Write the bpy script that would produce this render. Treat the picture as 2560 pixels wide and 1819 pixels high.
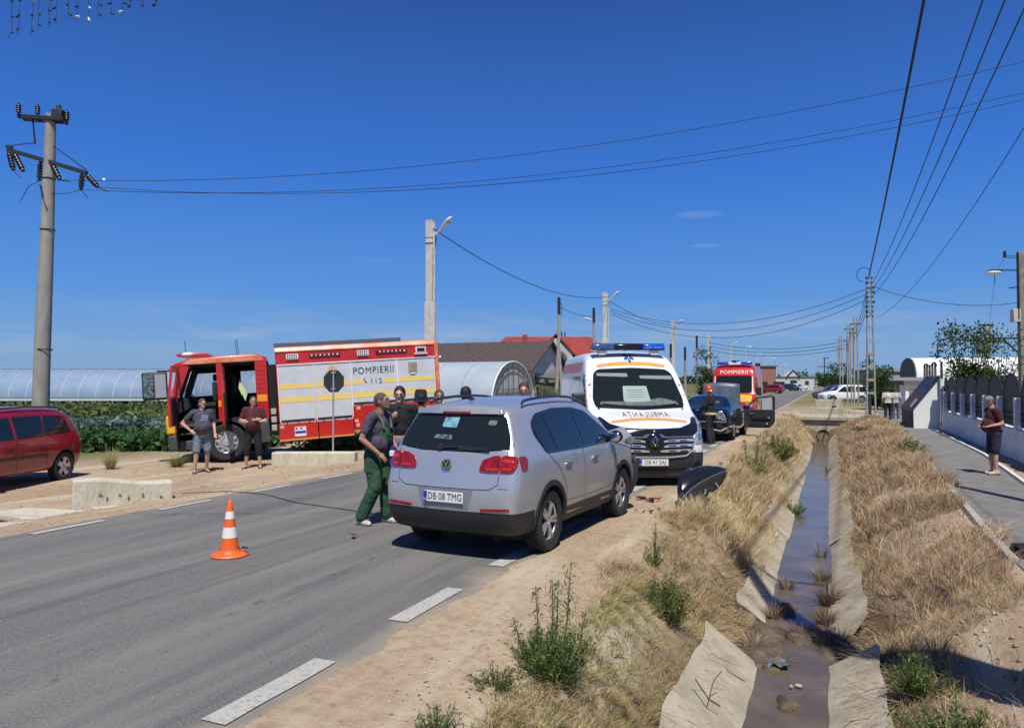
import bpy, bmesh, math, random
import numpy as np
from mathutils import Vector, Matrix, Euler
from mathutils.bvhtree import BVHTree
from mathutils.geometry import delaunay_2d_cdt
R = math.radians; DBG = False
random.seed(7); rng = np.random.default_rng(11)
for o in list(bpy.data.objects): bpy.data.objects.remove(o)
sc = bpy.context.scene; col = sc.collection

# ------------------------------------------------------------------ camera, sky, sun, exposure
# Axes: +Y runs along the road, +X to its right, z up; road surface z = 0.
EYE = 1.87; YAW = 23.4
cam = bpy.data.cameras.new('camera'); camo = bpy.data.objects.new('camera', cam); col.objects.link(camo)
cam.lens = 25.67; cam.sensor_width = 36; cam.clip_end = 9000; cam.clip_start = .05
camo.location = (0, 0, EYE); camo.rotation_euler = (R(90 + 1.44), 0, R(YAW)); sc.camera = camo
SUN_EL, SUN_AZ = 60.5, 26.5      # the sun stands behind the camera, right of the road
sd = Vector((math.sin(R(SUN_AZ)) * math.cos(R(SUN_EL)), -math.cos(R(SUN_AZ)) * math.cos(R(SUN_EL)), math.sin(R(SUN_EL))))
sl = bpy.data.lights.new('sun', 'SUN'); sl.energy = 5.0; sl.angle = R(.53); sl.color = (1, .95, .87)
so = bpy.data.objects.new('sun', sl); col.objects.link(so); so.location = (20, -30, 60)
so.rotation_euler = (-sd).to_track_quat('-Z', 'Y').to_euler()
w = bpy.data.worlds.new('World'); sc.world = w; w.use_nodes = True
nt = w.node_tree; nt.nodes.clear()
def wn(t, **k):
    n = nt.nodes.new(t)
    for a, b in k.items(): setattr(n, a, b)
    return n
def wl(a, b): nt.links.new(a, b)
sky = wn('ShaderNodeTexSky', sky_type='NISHITA', sun_disc=False, sun_elevation=R(SUN_EL), sun_rotation=math.pi - R(SUN_AZ))
sky.air_density = 1.0; sky.dust_density = .25; sky.ozone_density = 2.6; sky.altitude = 100
# the Nishita sky's hue graded by height to the clear deep blue of the day (same all round the compass)
tc = wn('ShaderNodeTexCoord'); sx = wn('ShaderNodeSeparateXYZ'); wl(tc.outputs['Generated'], sx.inputs[0])
gr = wn('ShaderNodeValToRGB'); wl(sx.outputs[2], gr.inputs[0]); e = gr.color_ramp.elements; KK = 1 / .105 / 10
for k, (p_, c_) in enumerate([(0, (.22, .37, .60)), (.05, (.18, .36, .66)), (.12, (.095, .29, .72)), (.27, (.040, .180, .64)), (.47, (.024, .090, .35)), (1, (.014, .050, .21))]):
    q_ = e[k] if k < 2 else e.new(p_)
    q_.position = p_; q_.color = (*[v_ * KK for v_ in c_], 1)
gm = wn('ShaderNodeVectorMath', operation='SCALE'); wl(gr.outputs[0], gm.inputs[0]); gm.inputs['Scale'].default_value = 10
hs = wn('ShaderNodeMix', data_type='RGBA'); hs.inputs[0].default_value = .96; wl(sky.outputs[0], hs.inputs[6]); wl(gm.outputs[0], hs.inputs[7])
# thin cirrus: stretched noise, a band low over the horizon and a few wisps
mp = wn('ShaderNodeMapping'); mp.inputs['Scale'].default_value = (3, 3, 26); mp.inputs['Location'].default_value = (.3, .1, 2.2); wl(tc.outputs['Generated'], mp.inputs[0])
nz = wn('ShaderNodeTexNoise'); nz.inputs['Scale'].default_value = 1.6; nz.inputs['Detail'].default_value = 7; nz.inputs['Roughness'].default_value = .6; wl(mp.outputs[0], nz.inputs[0])
cr = wn('ShaderNodeMapRange'); cr.inputs[1].default_value = .47; cr.inputs[2].default_value = .72; wl(nz.outputs[0], cr.inputs[0])
bnd = wn('ShaderNodeMapRange'); bnd.inputs[1].default_value = .11; bnd.inputs[2].default_value = .06; wl(sx.outputs[2], bnd.inputs[0])
bn2 = wn('ShaderNodeMapRange'); bn2.inputs[1].default_value = .02; bn2.inputs[2].default_value = .06; wl(sx.outputs[2], bn2.inputs[0])
m1 = wn('ShaderNodeMath', operation='MULTIPLY'); wl(cr.outputs[0], m1.inputs[0]); wl(bnd.outputs[0], m1.inputs[1])
m2 = wn('ShaderNodeMath', operation='MULTIPLY'); wl(m1.outputs[0], m2.inputs[0]); wl(bn2.outputs[0], m2.inputs[1])
def wisp(d, wide, tall, prev, amp=1.):
    d = Vector(d).normalized(); side = Vector((d.y, -d.x, 0)).normalized(); up = side.cross(d)
    out = []
    for v, s in ((side, wide), (up, tall)):
        dp = wn('ShaderNodeVectorMath', operation='DOT_PRODUCT'); wl(tc.outputs['Generated'], dp.inputs[0]); dp.inputs[1].default_value = v
        q = wn('ShaderNodeMath', operation='DIVIDE'); wl(dp.outputs['Value'], q.inputs[0]); q.inputs[1].default_value = s
        p = wn('ShaderNodeMath', operation='POWER'); a = wn('ShaderNodeMath', operation='ABSOLUTE'); wl(q.outputs[0], a.inputs[0]); wl(a.outputs[0], p.inputs[0]); p.inputs[1].default_value = 2
        out.append(p)
    fw = wn('ShaderNodeVectorMath', operation='DOT_PRODUCT'); wl(tc.outputs['Generated'], fw.inputs[0]); fw.inputs[1].default_value = d
    g = wn('ShaderNodeMath', operation='GREATER_THAN'); wl(fw.outputs['Value'], g.inputs[0]); g.inputs[1].default_value = 0
    s = wn('ShaderNodeMath', operation='ADD'); wl(out[0].outputs[0], s.inputs[0]); wl(out[1].outputs[0], s.inputs[1])
    r = wn('ShaderNodeMapRange'); r.inputs[1].default_value = 1; r.inputs[2].default_value = 0; r.inputs[4].default_value = amp; wl(s.outputs[0], r.inputs[0])
    t = wn('ShaderNodeMath', operation='MULTIPLY'); wl(r.outputs[0], t.inputs[0]); wl(g.outputs[0], t.inputs[1])
    t2 = wn('ShaderNodeMath', operation='MULTIPLY'); wl(t.outputs[0], t2.inputs[0]); wl(nz.outputs[0], t2.inputs[1])
    u = wn('ShaderNodeMath', operation='MAXIMUM'); wl(t2.outputs[0], u.inputs[0]); wl(prev, u.inputs[1])
    return u.outputs[0]
def skydir(ax, el):      # degrees right of the road, degrees up
    return (math.sin(R(ax)) * math.cos(R(el)), math.cos(R(ax)) * math.cos(R(el)), math.sin(R(el)))
cl = m2.outputs[0]
cl = wisp(skydir(-9, 12.6), .035, .0055, cl, .85); cl = wisp(skydir(-8.6, 10.3), .022, .003, cl, .6); cl = wisp(skydir(-34, 9.4), .04, .004, cl, .22)
cm = wn('ShaderNodeMath', operation='MULTIPLY'); wl(cl, cm.inputs[0]); cm.inputs[1].default_value = .42; cm.use_clamp = True
mx = wn('ShaderNodeMix', data_type='RGBA'); wl(cm.outputs[0], mx.inputs[0]); wl(hs.outputs[2], mx.inputs[6]); mx.inputs[7].default_value = (5.2, 5.7, 6.6, 1)
bg = wn('ShaderNodeBackground'); bg.inputs['Strength'].default_value = .105; wl(mx.outputs[2], bg.inputs['Color'])
wo = wn('ShaderNodeOutputWorld'); wl(bg.outputs[0], wo.inputs[0])
vs = sc.view_settings; vs.view_transform = 'Standard'; vs.look = 'None'; vs.gamma = 1; vs.exposure = 0; vs.use_curve_mapping = False

# ------------------------------------------------------------------ materials
MT = {}
def mat(name, c, rough=.6, metal=0., noise=0., nscale=8., bump=0., bscale=60., coat=0., trans=0., alpha=1., spec=.5, c2=None, stretch=None, detail=5, emis=None, lo=.4, hi=.62, attr=False):
    if name in MT: return MT[name]
    m = bpy.data.materials.new(name); m.use_nodes = True; t = m.node_tree; p = t.nodes['Principled BSDF']
    p.inputs['Base Color'].default_value = (*c, 1); p.inputs['Roughness'].default_value = rough; p.inputs['Metallic'].default_value = metal
    p.inputs['Specular IOR Level'].default_value = spec
    if coat: p.inputs['Coat Weight'].default_value = coat; p.inputs['Coat Roughness'].default_value = .04
    if trans: p.inputs['Transmission Weight'].default_value = trans
    if alpha < 1: p.inputs['Alpha'].default_value = alpha
    if emis: p.inputs['Emission Color'].default_value = (*emis[:3], 1); p.inputs['Emission Strength'].default_value = emis[3]
    tcn = t.nodes.new('ShaderNodeTexCoord'); src = tcn.outputs['Object']
    if stretch:
        mm = t.nodes.new('ShaderNodeMapping'); mm.inputs['Scale'].default_value = stretch; t.links.new(src, mm.inputs[0]); src = mm.outputs[0]
    colout = None
    if attr:
        at = t.nodes.new('ShaderNodeAttribute'); at.attribute_name = 'Col'; colout = at.outputs['Color']; t.links.new(colout, p.inputs['Base Color'])
    elif noise or c2:
        n = t.nodes.new('ShaderNodeTexNoise'); n.inputs['Scale'].default_value = nscale; n.inputs['Detail'].default_value = detail; n.inputs['Roughness'].default_value = .62; t.links.new(src, n.inputs[0])
        r = t.nodes.new('ShaderNodeMapRange'); r.inputs[1].default_value = lo; r.inputs[2].default_value = hi; t.links.new(n.outputs[0], r.inputs[0])
        x = t.nodes.new('ShaderNodeMix'); x.data_type = 'RGBA'; t.links.new(r.outputs[0], x.inputs[0])
        a = tuple(max(0, v * (1 - noise)) for v in c); b = c2 if c2 else tuple(v * (1 + noise) for v in c)
        x.inputs[6].default_value = (*a, 1); x.inputs[7].default_value = (*b, 1); t.links.new(x.outputs[2], p.inputs['Base Color'])
    if bump:
        n = t.nodes.new('ShaderNodeTexNoise'); n.inputs['Scale'].default_value = bscale; n.inputs['Detail'].default_value = 6; t.links.new(src, n.inputs[0])
        b = t.nodes.new('ShaderNodeBump'); b.inputs['Strength'].default_value = min(1, bump * 3); b.inputs['Distance'].default_value = bump * .05; t.links.new(n.outputs[0], b.inputs['Height']); t.links.new(b.outputs[0], p.inputs['Normal'])
    MT[name] = m; return m

# ------------------------------------------------------------------ mesh helpers
class MB:
    def __init__(s): s.v = []; s.f = []
    def add(s, vs, fs):
        n = len(s.v); s.v += [tuple(a) for a in vs]; s.f += [tuple(i + n for i in f) for f in fs]; return s
    def box(s, x0, x1, y0, y1, z0, z1, M=None):
        v = [Vector((x, y, z)) for z in (z0, z1) for y in (y0, y1) for x in (x0, x1)]
        if M: v = [M @ a for a in v]
        return s.add(v, [(0, 2, 3, 1), (4, 5, 7, 6), (0, 1, 5, 4), (2, 6, 7, 3), (0, 4, 6, 2), (1, 3, 7, 5)])
    def bar(s, p, q, w, h=None, up=(0, 0, 1)):
        p, q = Vector(p), Vector(q); h = h or w; d = (q - p).normalized(); u = Vector(up)
        if abs(d.dot(u)) > .98: u = Vector((0, 1, 0))
        a = d.cross(u).normalized() * (w / 2); b = a.cross(d).normalized() * (h / 2)
        v = [e + i * a + j * b for e in (p, q) for i, j in ((-1, -1), (1, -1), (1, 1), (-1, 1))]
        return s.add(v, [(0, 1, 2, 3), (7, 6, 5, 4), (0, 4, 5, 1), (1, 5, 6, 2), (2, 6, 7, 3), (3, 7, 4, 0)])
    def tube(s, pts, r, n=8, cap=True):
        pts = [Vector(p) for p in pts]; rs = r if isinstance(r, (list, tuple)) else [r] * len(pts)
        rings = []; pa = None
        for i, p in enumerate(pts):
            d = (pts[min(i + 1, len(pts) - 1)] - pts[max(i - 1, 0)]).normalized()
            if pa is None:
                u = Vector((0, 0, 1)) if abs(d.z) < .9 else Vector((1, 0, 0)); pa = d.cross(u).normalized()
            a = (pa - d * pa.dot(d)).normalized(); pa = a; b = d.cross(a)
            rings.append([p + rs[i] * (math.cos(t) * a + math.sin(t) * b) for t in [2 * math.pi * k / n for k in range(n)]])
        v = [x for g in rings for x in g]; f = []
        for i in range(len(pts) - 1):
            for k in range(n): k2 = (k + 1) % n; f.append((i * n + k, i * n + k2, (i + 1) * n + k2, (i + 1) * n + k))
        if cap: f.append(tuple(range(n))[::-1]); f.append(tuple((len(pts) - 1) * n + k for k in range(n)))
        return s.add(v, f)
    def cyl(s, c, axis, r, h, n=20, r2=None):
        c = Vector(c); d = Vector(axis).normalized(); return s.tube([c - d * h / 2, c + d * h / 2], [r, r if r2 is None else r2], n)
    def prism(s, poly, axis, a, b):
        # poly of 2D points; axis 'x': (y,z)  'y': (x,z)  'z': (x,y)
        def P(p, t): return {'x': (t, p[0], p[1]), 'y': (p[0], t, p[1]), 'z': (p[0], p[1], t)}[axis]
        n = len(poly); v = [P(p, a) for p in poly] + [P(p, b) for p in poly]
        f = [tuple(range(n))[::-1], tuple(range(n, 2 * n))] + [(k, (k + 1) % n, n + (k + 1) % n, n + k) for k in range(n)]
        return s.add(v, f)
    def lathe(s, prof, c=(0, 0, 0), axis='z', n=24):
        # prof [(r, t)] along axis
        v = []; f = []; m = len(prof)
        for k in range(n):
            a = 2 * math.pi * k / n
            for r, t in prof:
                x, y = r * math.cos(a), r * math.sin(a)
                q = {'z': (x, y, t), 'x': (t, x, y), 'y': (y, t, x)}[axis]; v.append((q[0] + c[0], q[1] + c[1], q[2] + c[2]))
        for k in range(n):
            k2 = (k + 1) % n
            for j in range(m - 1): f.append((k * m + j, k2 * m + j, k2 * m + j + 1, k * m + j + 1))
        return s.add(v, f)
    def ell(s, c, r, M=None, nu=16, nv=10):
        r = r if isinstance(r, (tuple, list)) else (r, r, r); v = []; f = []
        c = Vector(c)
        for j in range(1, nv):
            ph = math.pi * j / nv
            for k in range(nu):
                th = 2 * math.pi * k / nu; q = Vector((r[0] * math.sin(ph) * math.cos(th), r[1] * math.sin(ph) * math.sin(th), r[2] * math.cos(ph)))
                v.append(c + (M @ q if M else q))
        a = len(v); q = Vector((0, 0, r[2])); v += [c + (M @ q if M else q), c - (M @ q if M else q)]
        for j in range(nv - 2):
            for k in range(nu): k2 = (k + 1) % nu; f.append((j * nu + k, (j + 1) * nu + k, (j + 1) * nu + k2, j * nu + k2))
        for k in range(nu): k2 = (k + 1) % nu; f.append((a, k, k2)); f.append((a + 1, (nv - 2) * nu + k2, (nv - 2) * nu + k))
        return s.add(v, f)
    def cap(s, p, r1, q, r2, n=12):
        p, q = Vector(p), Vector(q); d = (q - p); L = d.length
        if L < 1e-5: return s.ell(p, r1)
        d /= L; pts = []; rs = []
        for a in (-80, -55, -28, 0): pts.append(p + d * r1 * math.sin(R(a))); rs.append(r1 * math.cos(R(a)))
        for a in (0, 28, 55, 80): pts.append(q + d * r2 * math.sin(R(a))); rs.append(r2 * math.cos(R(a)))
        return s.tube(pts, rs, n)
def shade(me, ang=None):
    me.polygons.foreach_set('use_smooth', [True] * len(me.polygons))
    if ang: me.set_sharp_from_angle(angle=R(ang))
def link(name, me, m=None, parent=None):
    o = bpy.data.objects.new(name, me); col.objects.link(o)
    if m is not None:
        for k in (m if isinstance(m, (list, tuple)) else [m]): me.materials.append(k)
    if parent is not None: o.parent = parent
    return o
def obj(name, mb, m, parent=None, smooth=None, bevel=0, kind=None):
    me = bpy.data.meshes.new(name); me.from_pydata(mb.v, [], mb.f); me.update()
    if smooth: shade(me, smooth)
    o = link(name, me, m, parent)
    if bevel:
        b = o.modifiers.new('bevel', 'BEVEL'); b.width = bevel; b.segments = 2; b.limit_method = 'ANGLE'; b.angle_limit = R(40)
        if not smooth: shade(me, 40)
    if kind: o['kind'] = kind
    return o
def evalmesh(o, name=None):
    dg = bpy.context.evaluated_depsgraph_get(); me = bpy.data.meshes.new_from_object(o.evaluated_get(dg), depsgraph=dg)
    if name: me.name = name
    return me
def thing(name, label, cat, loc=(0, 0, 0), rotz=0., group=None, rot=None):
    o = bpy.data.objects.new(name, None); col.objects.link(o); o.empty_display_size = .3
    o.location = loc; o.rotation_euler = rot if rot else (0, 0, R(rotz)); o['label'] = label; o['category'] = cat
    if group: o['group'] = group
    return o
def tag(o, label, cat, group=None):
    o['label'] = label; o['category'] = cat
    if group: o['group'] = group
    return o
def copy_tree(o, parent=None, loc=None, rotz=None, label=None):
    c = o.copy(); col.objects.link(c)
    if parent is not None: c.parent = parent
    if loc is not None: c.location = loc
    if rotz is not None: c.rotation_euler = (0, 0, R(rotz))
    if label: c['label'] = label
    for ch in list(o.children): copy_tree(ch, c)
    return c
def interp(tab, x):
    return float(np.interp(x, [a for a, b in tab], [b for a, b in tab]))
def sstep(a, b, x):
    t = min(1, max(0, (x - a) / (b - a))); return t * t * (3 - 2 * t)
def site(a, b):      # a metres right, b metres ahead of the standpoint -> road axes
    c, s = math.cos(R(YAW)), math.sin(R(YAW)); return (a * c - b * s, a * s + b * c)
def text_mb(txt, size, spacing=1.):
    cu = bpy.data.curves.new('t', 'FONT'); cu.body = txt; cu.size = size; cu.align_x = 'CENTER'; cu.align_y = 'CENTER'; cu.space_character = spacing; cu.resolution_u = 3
    o = bpy.data.objects.new('t', cu); col.objects.link(o); me = evalmesh(o); bpy.data.objects.remove(o); bpy.data.curves.remove(cu)
    v = [tuple(a.co) for a in me.vertices]; f = [tuple(p.vertices) for p in me.polygons]; bpy.data.meshes.remove(me); return v, f
# flat print/lettering on a plane: local (u,v) mapped by fn(u,v)->xyz
def lettering(name, txt, size, fn, m, parent, sx=1., bold=0, spacing=1.):
    v, f = text_mb(txt, size, spacing); me = bpy.data.meshes.new(name)
    V = [fn(a[0] * sx, a[1]) for a in v]
    me.from_pydata(V, [], f); me.update(); return link(name, me, m, parent)
# ------------------------------------------------------------------ surface decals (real panels laid on curved bodies)
def rp(pts, r=.05, n=4):
    out = []; N = len(pts)
    for i in range(N):
        p = Vector(pts[i]).to_2d(); a = Vector(pts[i - 1]).to_2d(); b = Vector(pts[(i + 1) % N]).to_2d()
        ra = r[i] if isinstance(r, (list, tuple)) else r
        da = min(ra, (a - p).length * .48); db = min(ra, (b - p).length * .48)
        s = p + (a - p).normalized() * da; e = p + (b - p).normalized() * db
        for k in range(n + 1):
            t = k / n; out.append(tuple(s * (1 - t) ** 2 + p * 2 * t * (1 - t) + e * t * t))
    return out
def ring(c, r, n=28, sx=1., a0=0, a1=360): return [(c[0] + sx * r * math.cos(R(a0 + (a1 - a0) * k / n)), c[1] + r * math.sin(R(a0 + (a1 - a0) * k / n))) for k in range(n + (a1 - a0 != 360))]
def band(pts, wd):
    P = [Vector(p).to_2d() for p in pts]; L = []; Rr = []
    for i, p in enumerate(P):
        d = (P[min(i + 1, len(P) - 1)] - P[max(0, i - 1)]).normalized(); n = Vector((-d.y, d.x)) * wd / 2
        L.append(tuple(p + n)); Rr.append(tuple(p - n))
    return L + Rr[::-1]
DIRS = {'side+': (Vector((4, 0, 0)), Vector((-1, 0, 0)), 0), 'side-': (Vector((-4, 0, 0)), Vector((1, 0, 0)), 0),
        'rear': (Vector((0, -5, 0)), Vector((0, 1, 0)), 1), 'front': (Vector((0, 12, 0)), Vector((0, -1, 0)), 1), 'top': (Vector((0, 0, 7)), Vector((0, 0, -1)), 2)}
def lay(bvh, plane, p, off):
    base, d, ax = DIRS[plane]
    q = Vector((0, p[0], p[1])) if ax == 0 else Vector((p[0], 0, p[1])) if ax == 1 else Vector((p[0], p[1], 0))
    hit = bvh.ray_cast(q + base, d)
    if hit[0] is None:
        h = bvh.find_nearest(q + base * .2); return h[0] - d * off
    n = hit[1]
    if n.dot(d) > 0: n = -n
    return hit[0] - d * (off / max(.4, abs(n.dot(d))))
def decal(name, bvh, plane, poly, m, parent, off=.004, res=.09, skirt=.012, smooth=30):
    P = []
    for i in range(len(poly)):
        a = Vector(poly[i]); b = Vector(poly[(i + 1) % len(poly)]); n = max(1, int((b - a).length / res + .5))
        P += [a + (b - a) * k / n for k in range(n)]
    N = len(P); xs = [p[0] for p in P]; ys = [p[1] for p in P]; inner = []
    nx = int((max(xs) - min(xs)) / res); ny = int((max(ys) - min(ys)) / res)
    for i in range(1, nx):
        for j in range(1, ny):
            q = Vector((min(xs) + (i + (j % 2) * .5) * (max(xs) - min(xs)) / nx, min(ys) + j * (max(ys) - min(ys)) / ny))
            ins = False
            for k in range(N):
                a, b = P[k], P[k - 1]
                if (a[1] > q[1]) != (b[1] > q[1]) and q[0] < (b[0] - a[0]) * (q[1] - a[1]) / (b[1] - a[1]) + a[0]: ins = not ins
            if ins and min((q - p).length for p in P) > res * .35: inner.append(q)
    vs, es, fs, ov, oe, of = delaunay_2d_cdt([Vector(p).to_2d() for p in P] + inner, [(i, (i + 1) % N) for i in range(N)], [], 1, 1e-5)
    V = [lay(bvh, plane, p, off) for p in vs]; F = [tuple(f) for f in fs]
    cnt = {}
    for f in F:
        for a, b in zip(f, f[1:] + f[:1]): cnt[(a, b)] = 1
    d = DIRS[plane][1]; flip = False
    if F:
        a, b, c = [V[i] for i in F[0][:3]]
        if (b - a).cross(c - a).dot(d) > 0: flip = True
    if skirt:
        low = {}
        for (a, b) in list(cnt):
            if (b, a) in cnt: continue
            for k in (a, b):
                if k not in low: low[k] = len(V); V.append(V[k] + d * skirt)
            F.append((b, a, low[a], low[b]))
    if flip: F = [f[::-1] for f in F]
    me = bpy.data.meshes.new(name); me.from_pydata([tuple(v) for v in V], [], F); me.update(); shade(me, smooth)
    return link(name, me, m, parent)
def decal_text(name, bvh, plane, txt, size, c, m, parent, mirror=False, off=.006, sx=1., spacing=1.):
    v, f = text_mb(txt, size, spacing); k = -1 if mirror else 1
    me = bpy.data.meshes.new(name); me.from_pydata([tuple(lay(bvh, plane, (c[0] + k * sx * a[0], c[1] + a[1]), off)) for a in v], [], f); me.update(); return link(name, me, m, parent)

# ------------------------------------------------------------------ foliage helpers (numpy)
def rawmesh(name, V, faces_flat, sizes, cols=None):
    me = bpy.data.meshes.new(name); me.vertices.add(len(V)); me.vertices.foreach_set('co', np.asarray(V, 'f').ravel())
    me.loops.add(len(faces_flat)); me.loops.foreach_set('vertex_index', np.asarray(faces_flat, 'i').ravel())
    me.polygons.add(len(sizes)); st = np.concatenate([[0], np.cumsum(sizes)[:-1]]); me.polygons.foreach_set('loop_start', st.astype('i'))
    me.update(calc_edges=True)
    if cols is not None:
        a = me.attributes.new('Col', 'FLOAT_COLOR', 'POINT'); c4 = np.ones((len(V), 4), 'f'); c4[:, :3] = cols; a.data.foreach_set('color', c4.ravel())
    return me
def blades(name, P, h, lean, width, cols, m, parent=None, droop=.35):
    """P (N,3) roots, h (N,), lean (N,2) sideways offset of the tip, width (N,), cols (N,3)"""
    N = len(P); a = rng.uniform(0, np.pi, N); side = np.stack([np.cos(a), np.sin(a), np.zeros(N)], 1) * (width / 2)[:, None]
    mid = P + np.stack([lean[:, 0] * droop, lean[:, 1] * droop, h * .55], 1); tip = P + np.stack([lean[:, 0], lean[:, 1], h], 1)
    V = np.stack([P - side, P + side, mid - side * .8, mid + side * .8, tip], 1).reshape(-1, 3)
    b = np.arange(N)[:, None] * 5; q = (b + np.array([0, 1, 3, 2])); t = (b + np.array([2, 3, 4]))
    flat = np.concatenate([q, t], 1).ravel(); sizes = np.tile([4, 3], N)
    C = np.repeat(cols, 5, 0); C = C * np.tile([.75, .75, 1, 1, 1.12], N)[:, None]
    return link(name, rawmesh(name, V, flat, sizes, C), m, parent)
def leaves(name, P, size, cols, m, parent=None, up=0., aspect=.5):
    N = len(P); d = rng.normal(size=(N, 3)); d[:, 2] += up; d /= np.linalg.norm(d, axis=1)[:, None]
    e = np.cross(d, rng.normal(size=(N, 3))); e /= np.linalg.norm(e, axis=1)[:, None]
    s = np.asarray(size).reshape(-1, 1) * np.ones((N, 1)); a = d * s; b = e * s * aspect
    V = np.stack([P - a, P + b, P + a, P - b], 1).reshape(-1, 3)
    flat = (np.arange(N)[:, None] * 4 + np.array([0, 1, 2, 3])).ravel()
    return link(name, rawmesh(name, V, flat, np.full(N, 4), np.repeat(cols, 4, 0)), m, parent)
def pal(cs, n, jit=.18):
    cs = np.array(cs); k = rng.integers(0, len(cs), n); return np.clip(cs[k] * rng.uniform(1 - jit, 1 + jit, (n, 1)), 0, 1)
# ------------------------------------------------------------------ terrain
PROF = [(-2.0, 0), (-1.65, -.15), (-1.24, -.60), (-.72, -.97), (-.68, -1.06), (.02, -1.06), (.06, -.97), (.50, -.66), (.82, -.42), (1.3, -.15), (1.75, 0)]
YC = 42.0      # face of the culvert
def zw(y): return -.84 - .0095 * (min(max(y, 0), 42) - 3)
def vn(x, y):   # cheap smooth noise
    return (math.sin(x * 2.1 + 1.7 * math.sin(y * 1.3)) + math.sin(y * 2.7 + 1.3 * math.sin(x * 1.9 + 2)) + .6 * math.sin(x * 5.3 + y * 4.1)) / 2.6
def gz(x, y):
    z = 0.
    if -2.0 < x < 1.75 and y < YC:
        z = interp(PROF, x)
        if z < -.60: z = -.60 + (z + .60) * (zw(y) - .2 + .60) / (-1.06 + .60)
        if z > zw(y) - .1: z += .045 * vn(x * 1.5, y * 1.1) * min(1, abs(z) * 4)
        if 7.3 < y < 8.9 and -1.5 < x < -.75: z -= .12 * math.sin((y - 7.3) / 1.6 * math.pi)
        if 7.9 < y < 9.3 and .0 < x < 1.1: z -= .22 * math.sin((y - 7.9) / 1.4 * math.pi)
    elif x < -9.25:
        z = -.26 * sstep(-9.4, -12.2, x) + .02 * vn(x * .7, y * .7) * sstep(-9.4, -11, x)
        z += .30 * math.exp(-((x + 11.9) ** 2 + (y - 18.9) ** 2) / 5.5)
        if x < -18: z += .04 * vn(x * .3, y * .3)
    elif x > 2.2: z = .0
    return z
xs = [-3000, -1500, -800, -400, -200, -120, -90, -70, -55, -45, -38, -32, -28, -25, -22.5, -20.5, -19] + list(np.arange(-18, -9.2, .4)) + [-9.25, -9.2, -6, -3.0, -2.84, -2.7, -2.5, -2.25] + list(np.arange(-2.05, 1.86, .1)) + [2.0, 2.4, 3.5, 4.1, 6, 9, 14, 22, 40, 80, 160, 400, 900, 1800, 3000]
ys = [-30, -15, -8, -5, -3] + list(np.arange(-2, 16, .2)) + list(np.arange(16, YC - .1, .4)) + [YC - .02, YC + .02, 43, 45, 48, 52, 58, 66, 80, 100, 130, 170, 230, 320, 450, 700, 1100, 1800, 3200, 6000]
V = []; F = []
for y in ys:
    for x in xs: V.append((x, y, gz(x, y) + (-.03 if -8 < x < -4 else -.006 + .006 * vn(x * 3, y * 2.2) if -3.1 < x < -2.9 else .007 + .006 * vn(x * 3, y * 3.1) if -2.9 < x < -2.6 else -.006 if -9.22 < x < -9 else 0)))
nx = len(xs)
for j in range(len(ys) - 1):
    for i in range(nx - 1): F.append((j * nx + i, j * nx + i + 1, (j + 1) * nx + i + 1, (j + 1) * nx + i))
me = bpy.data.meshes.new('ground'); me.from_pydata(V, [], F); me.update(); shade(me)
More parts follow.
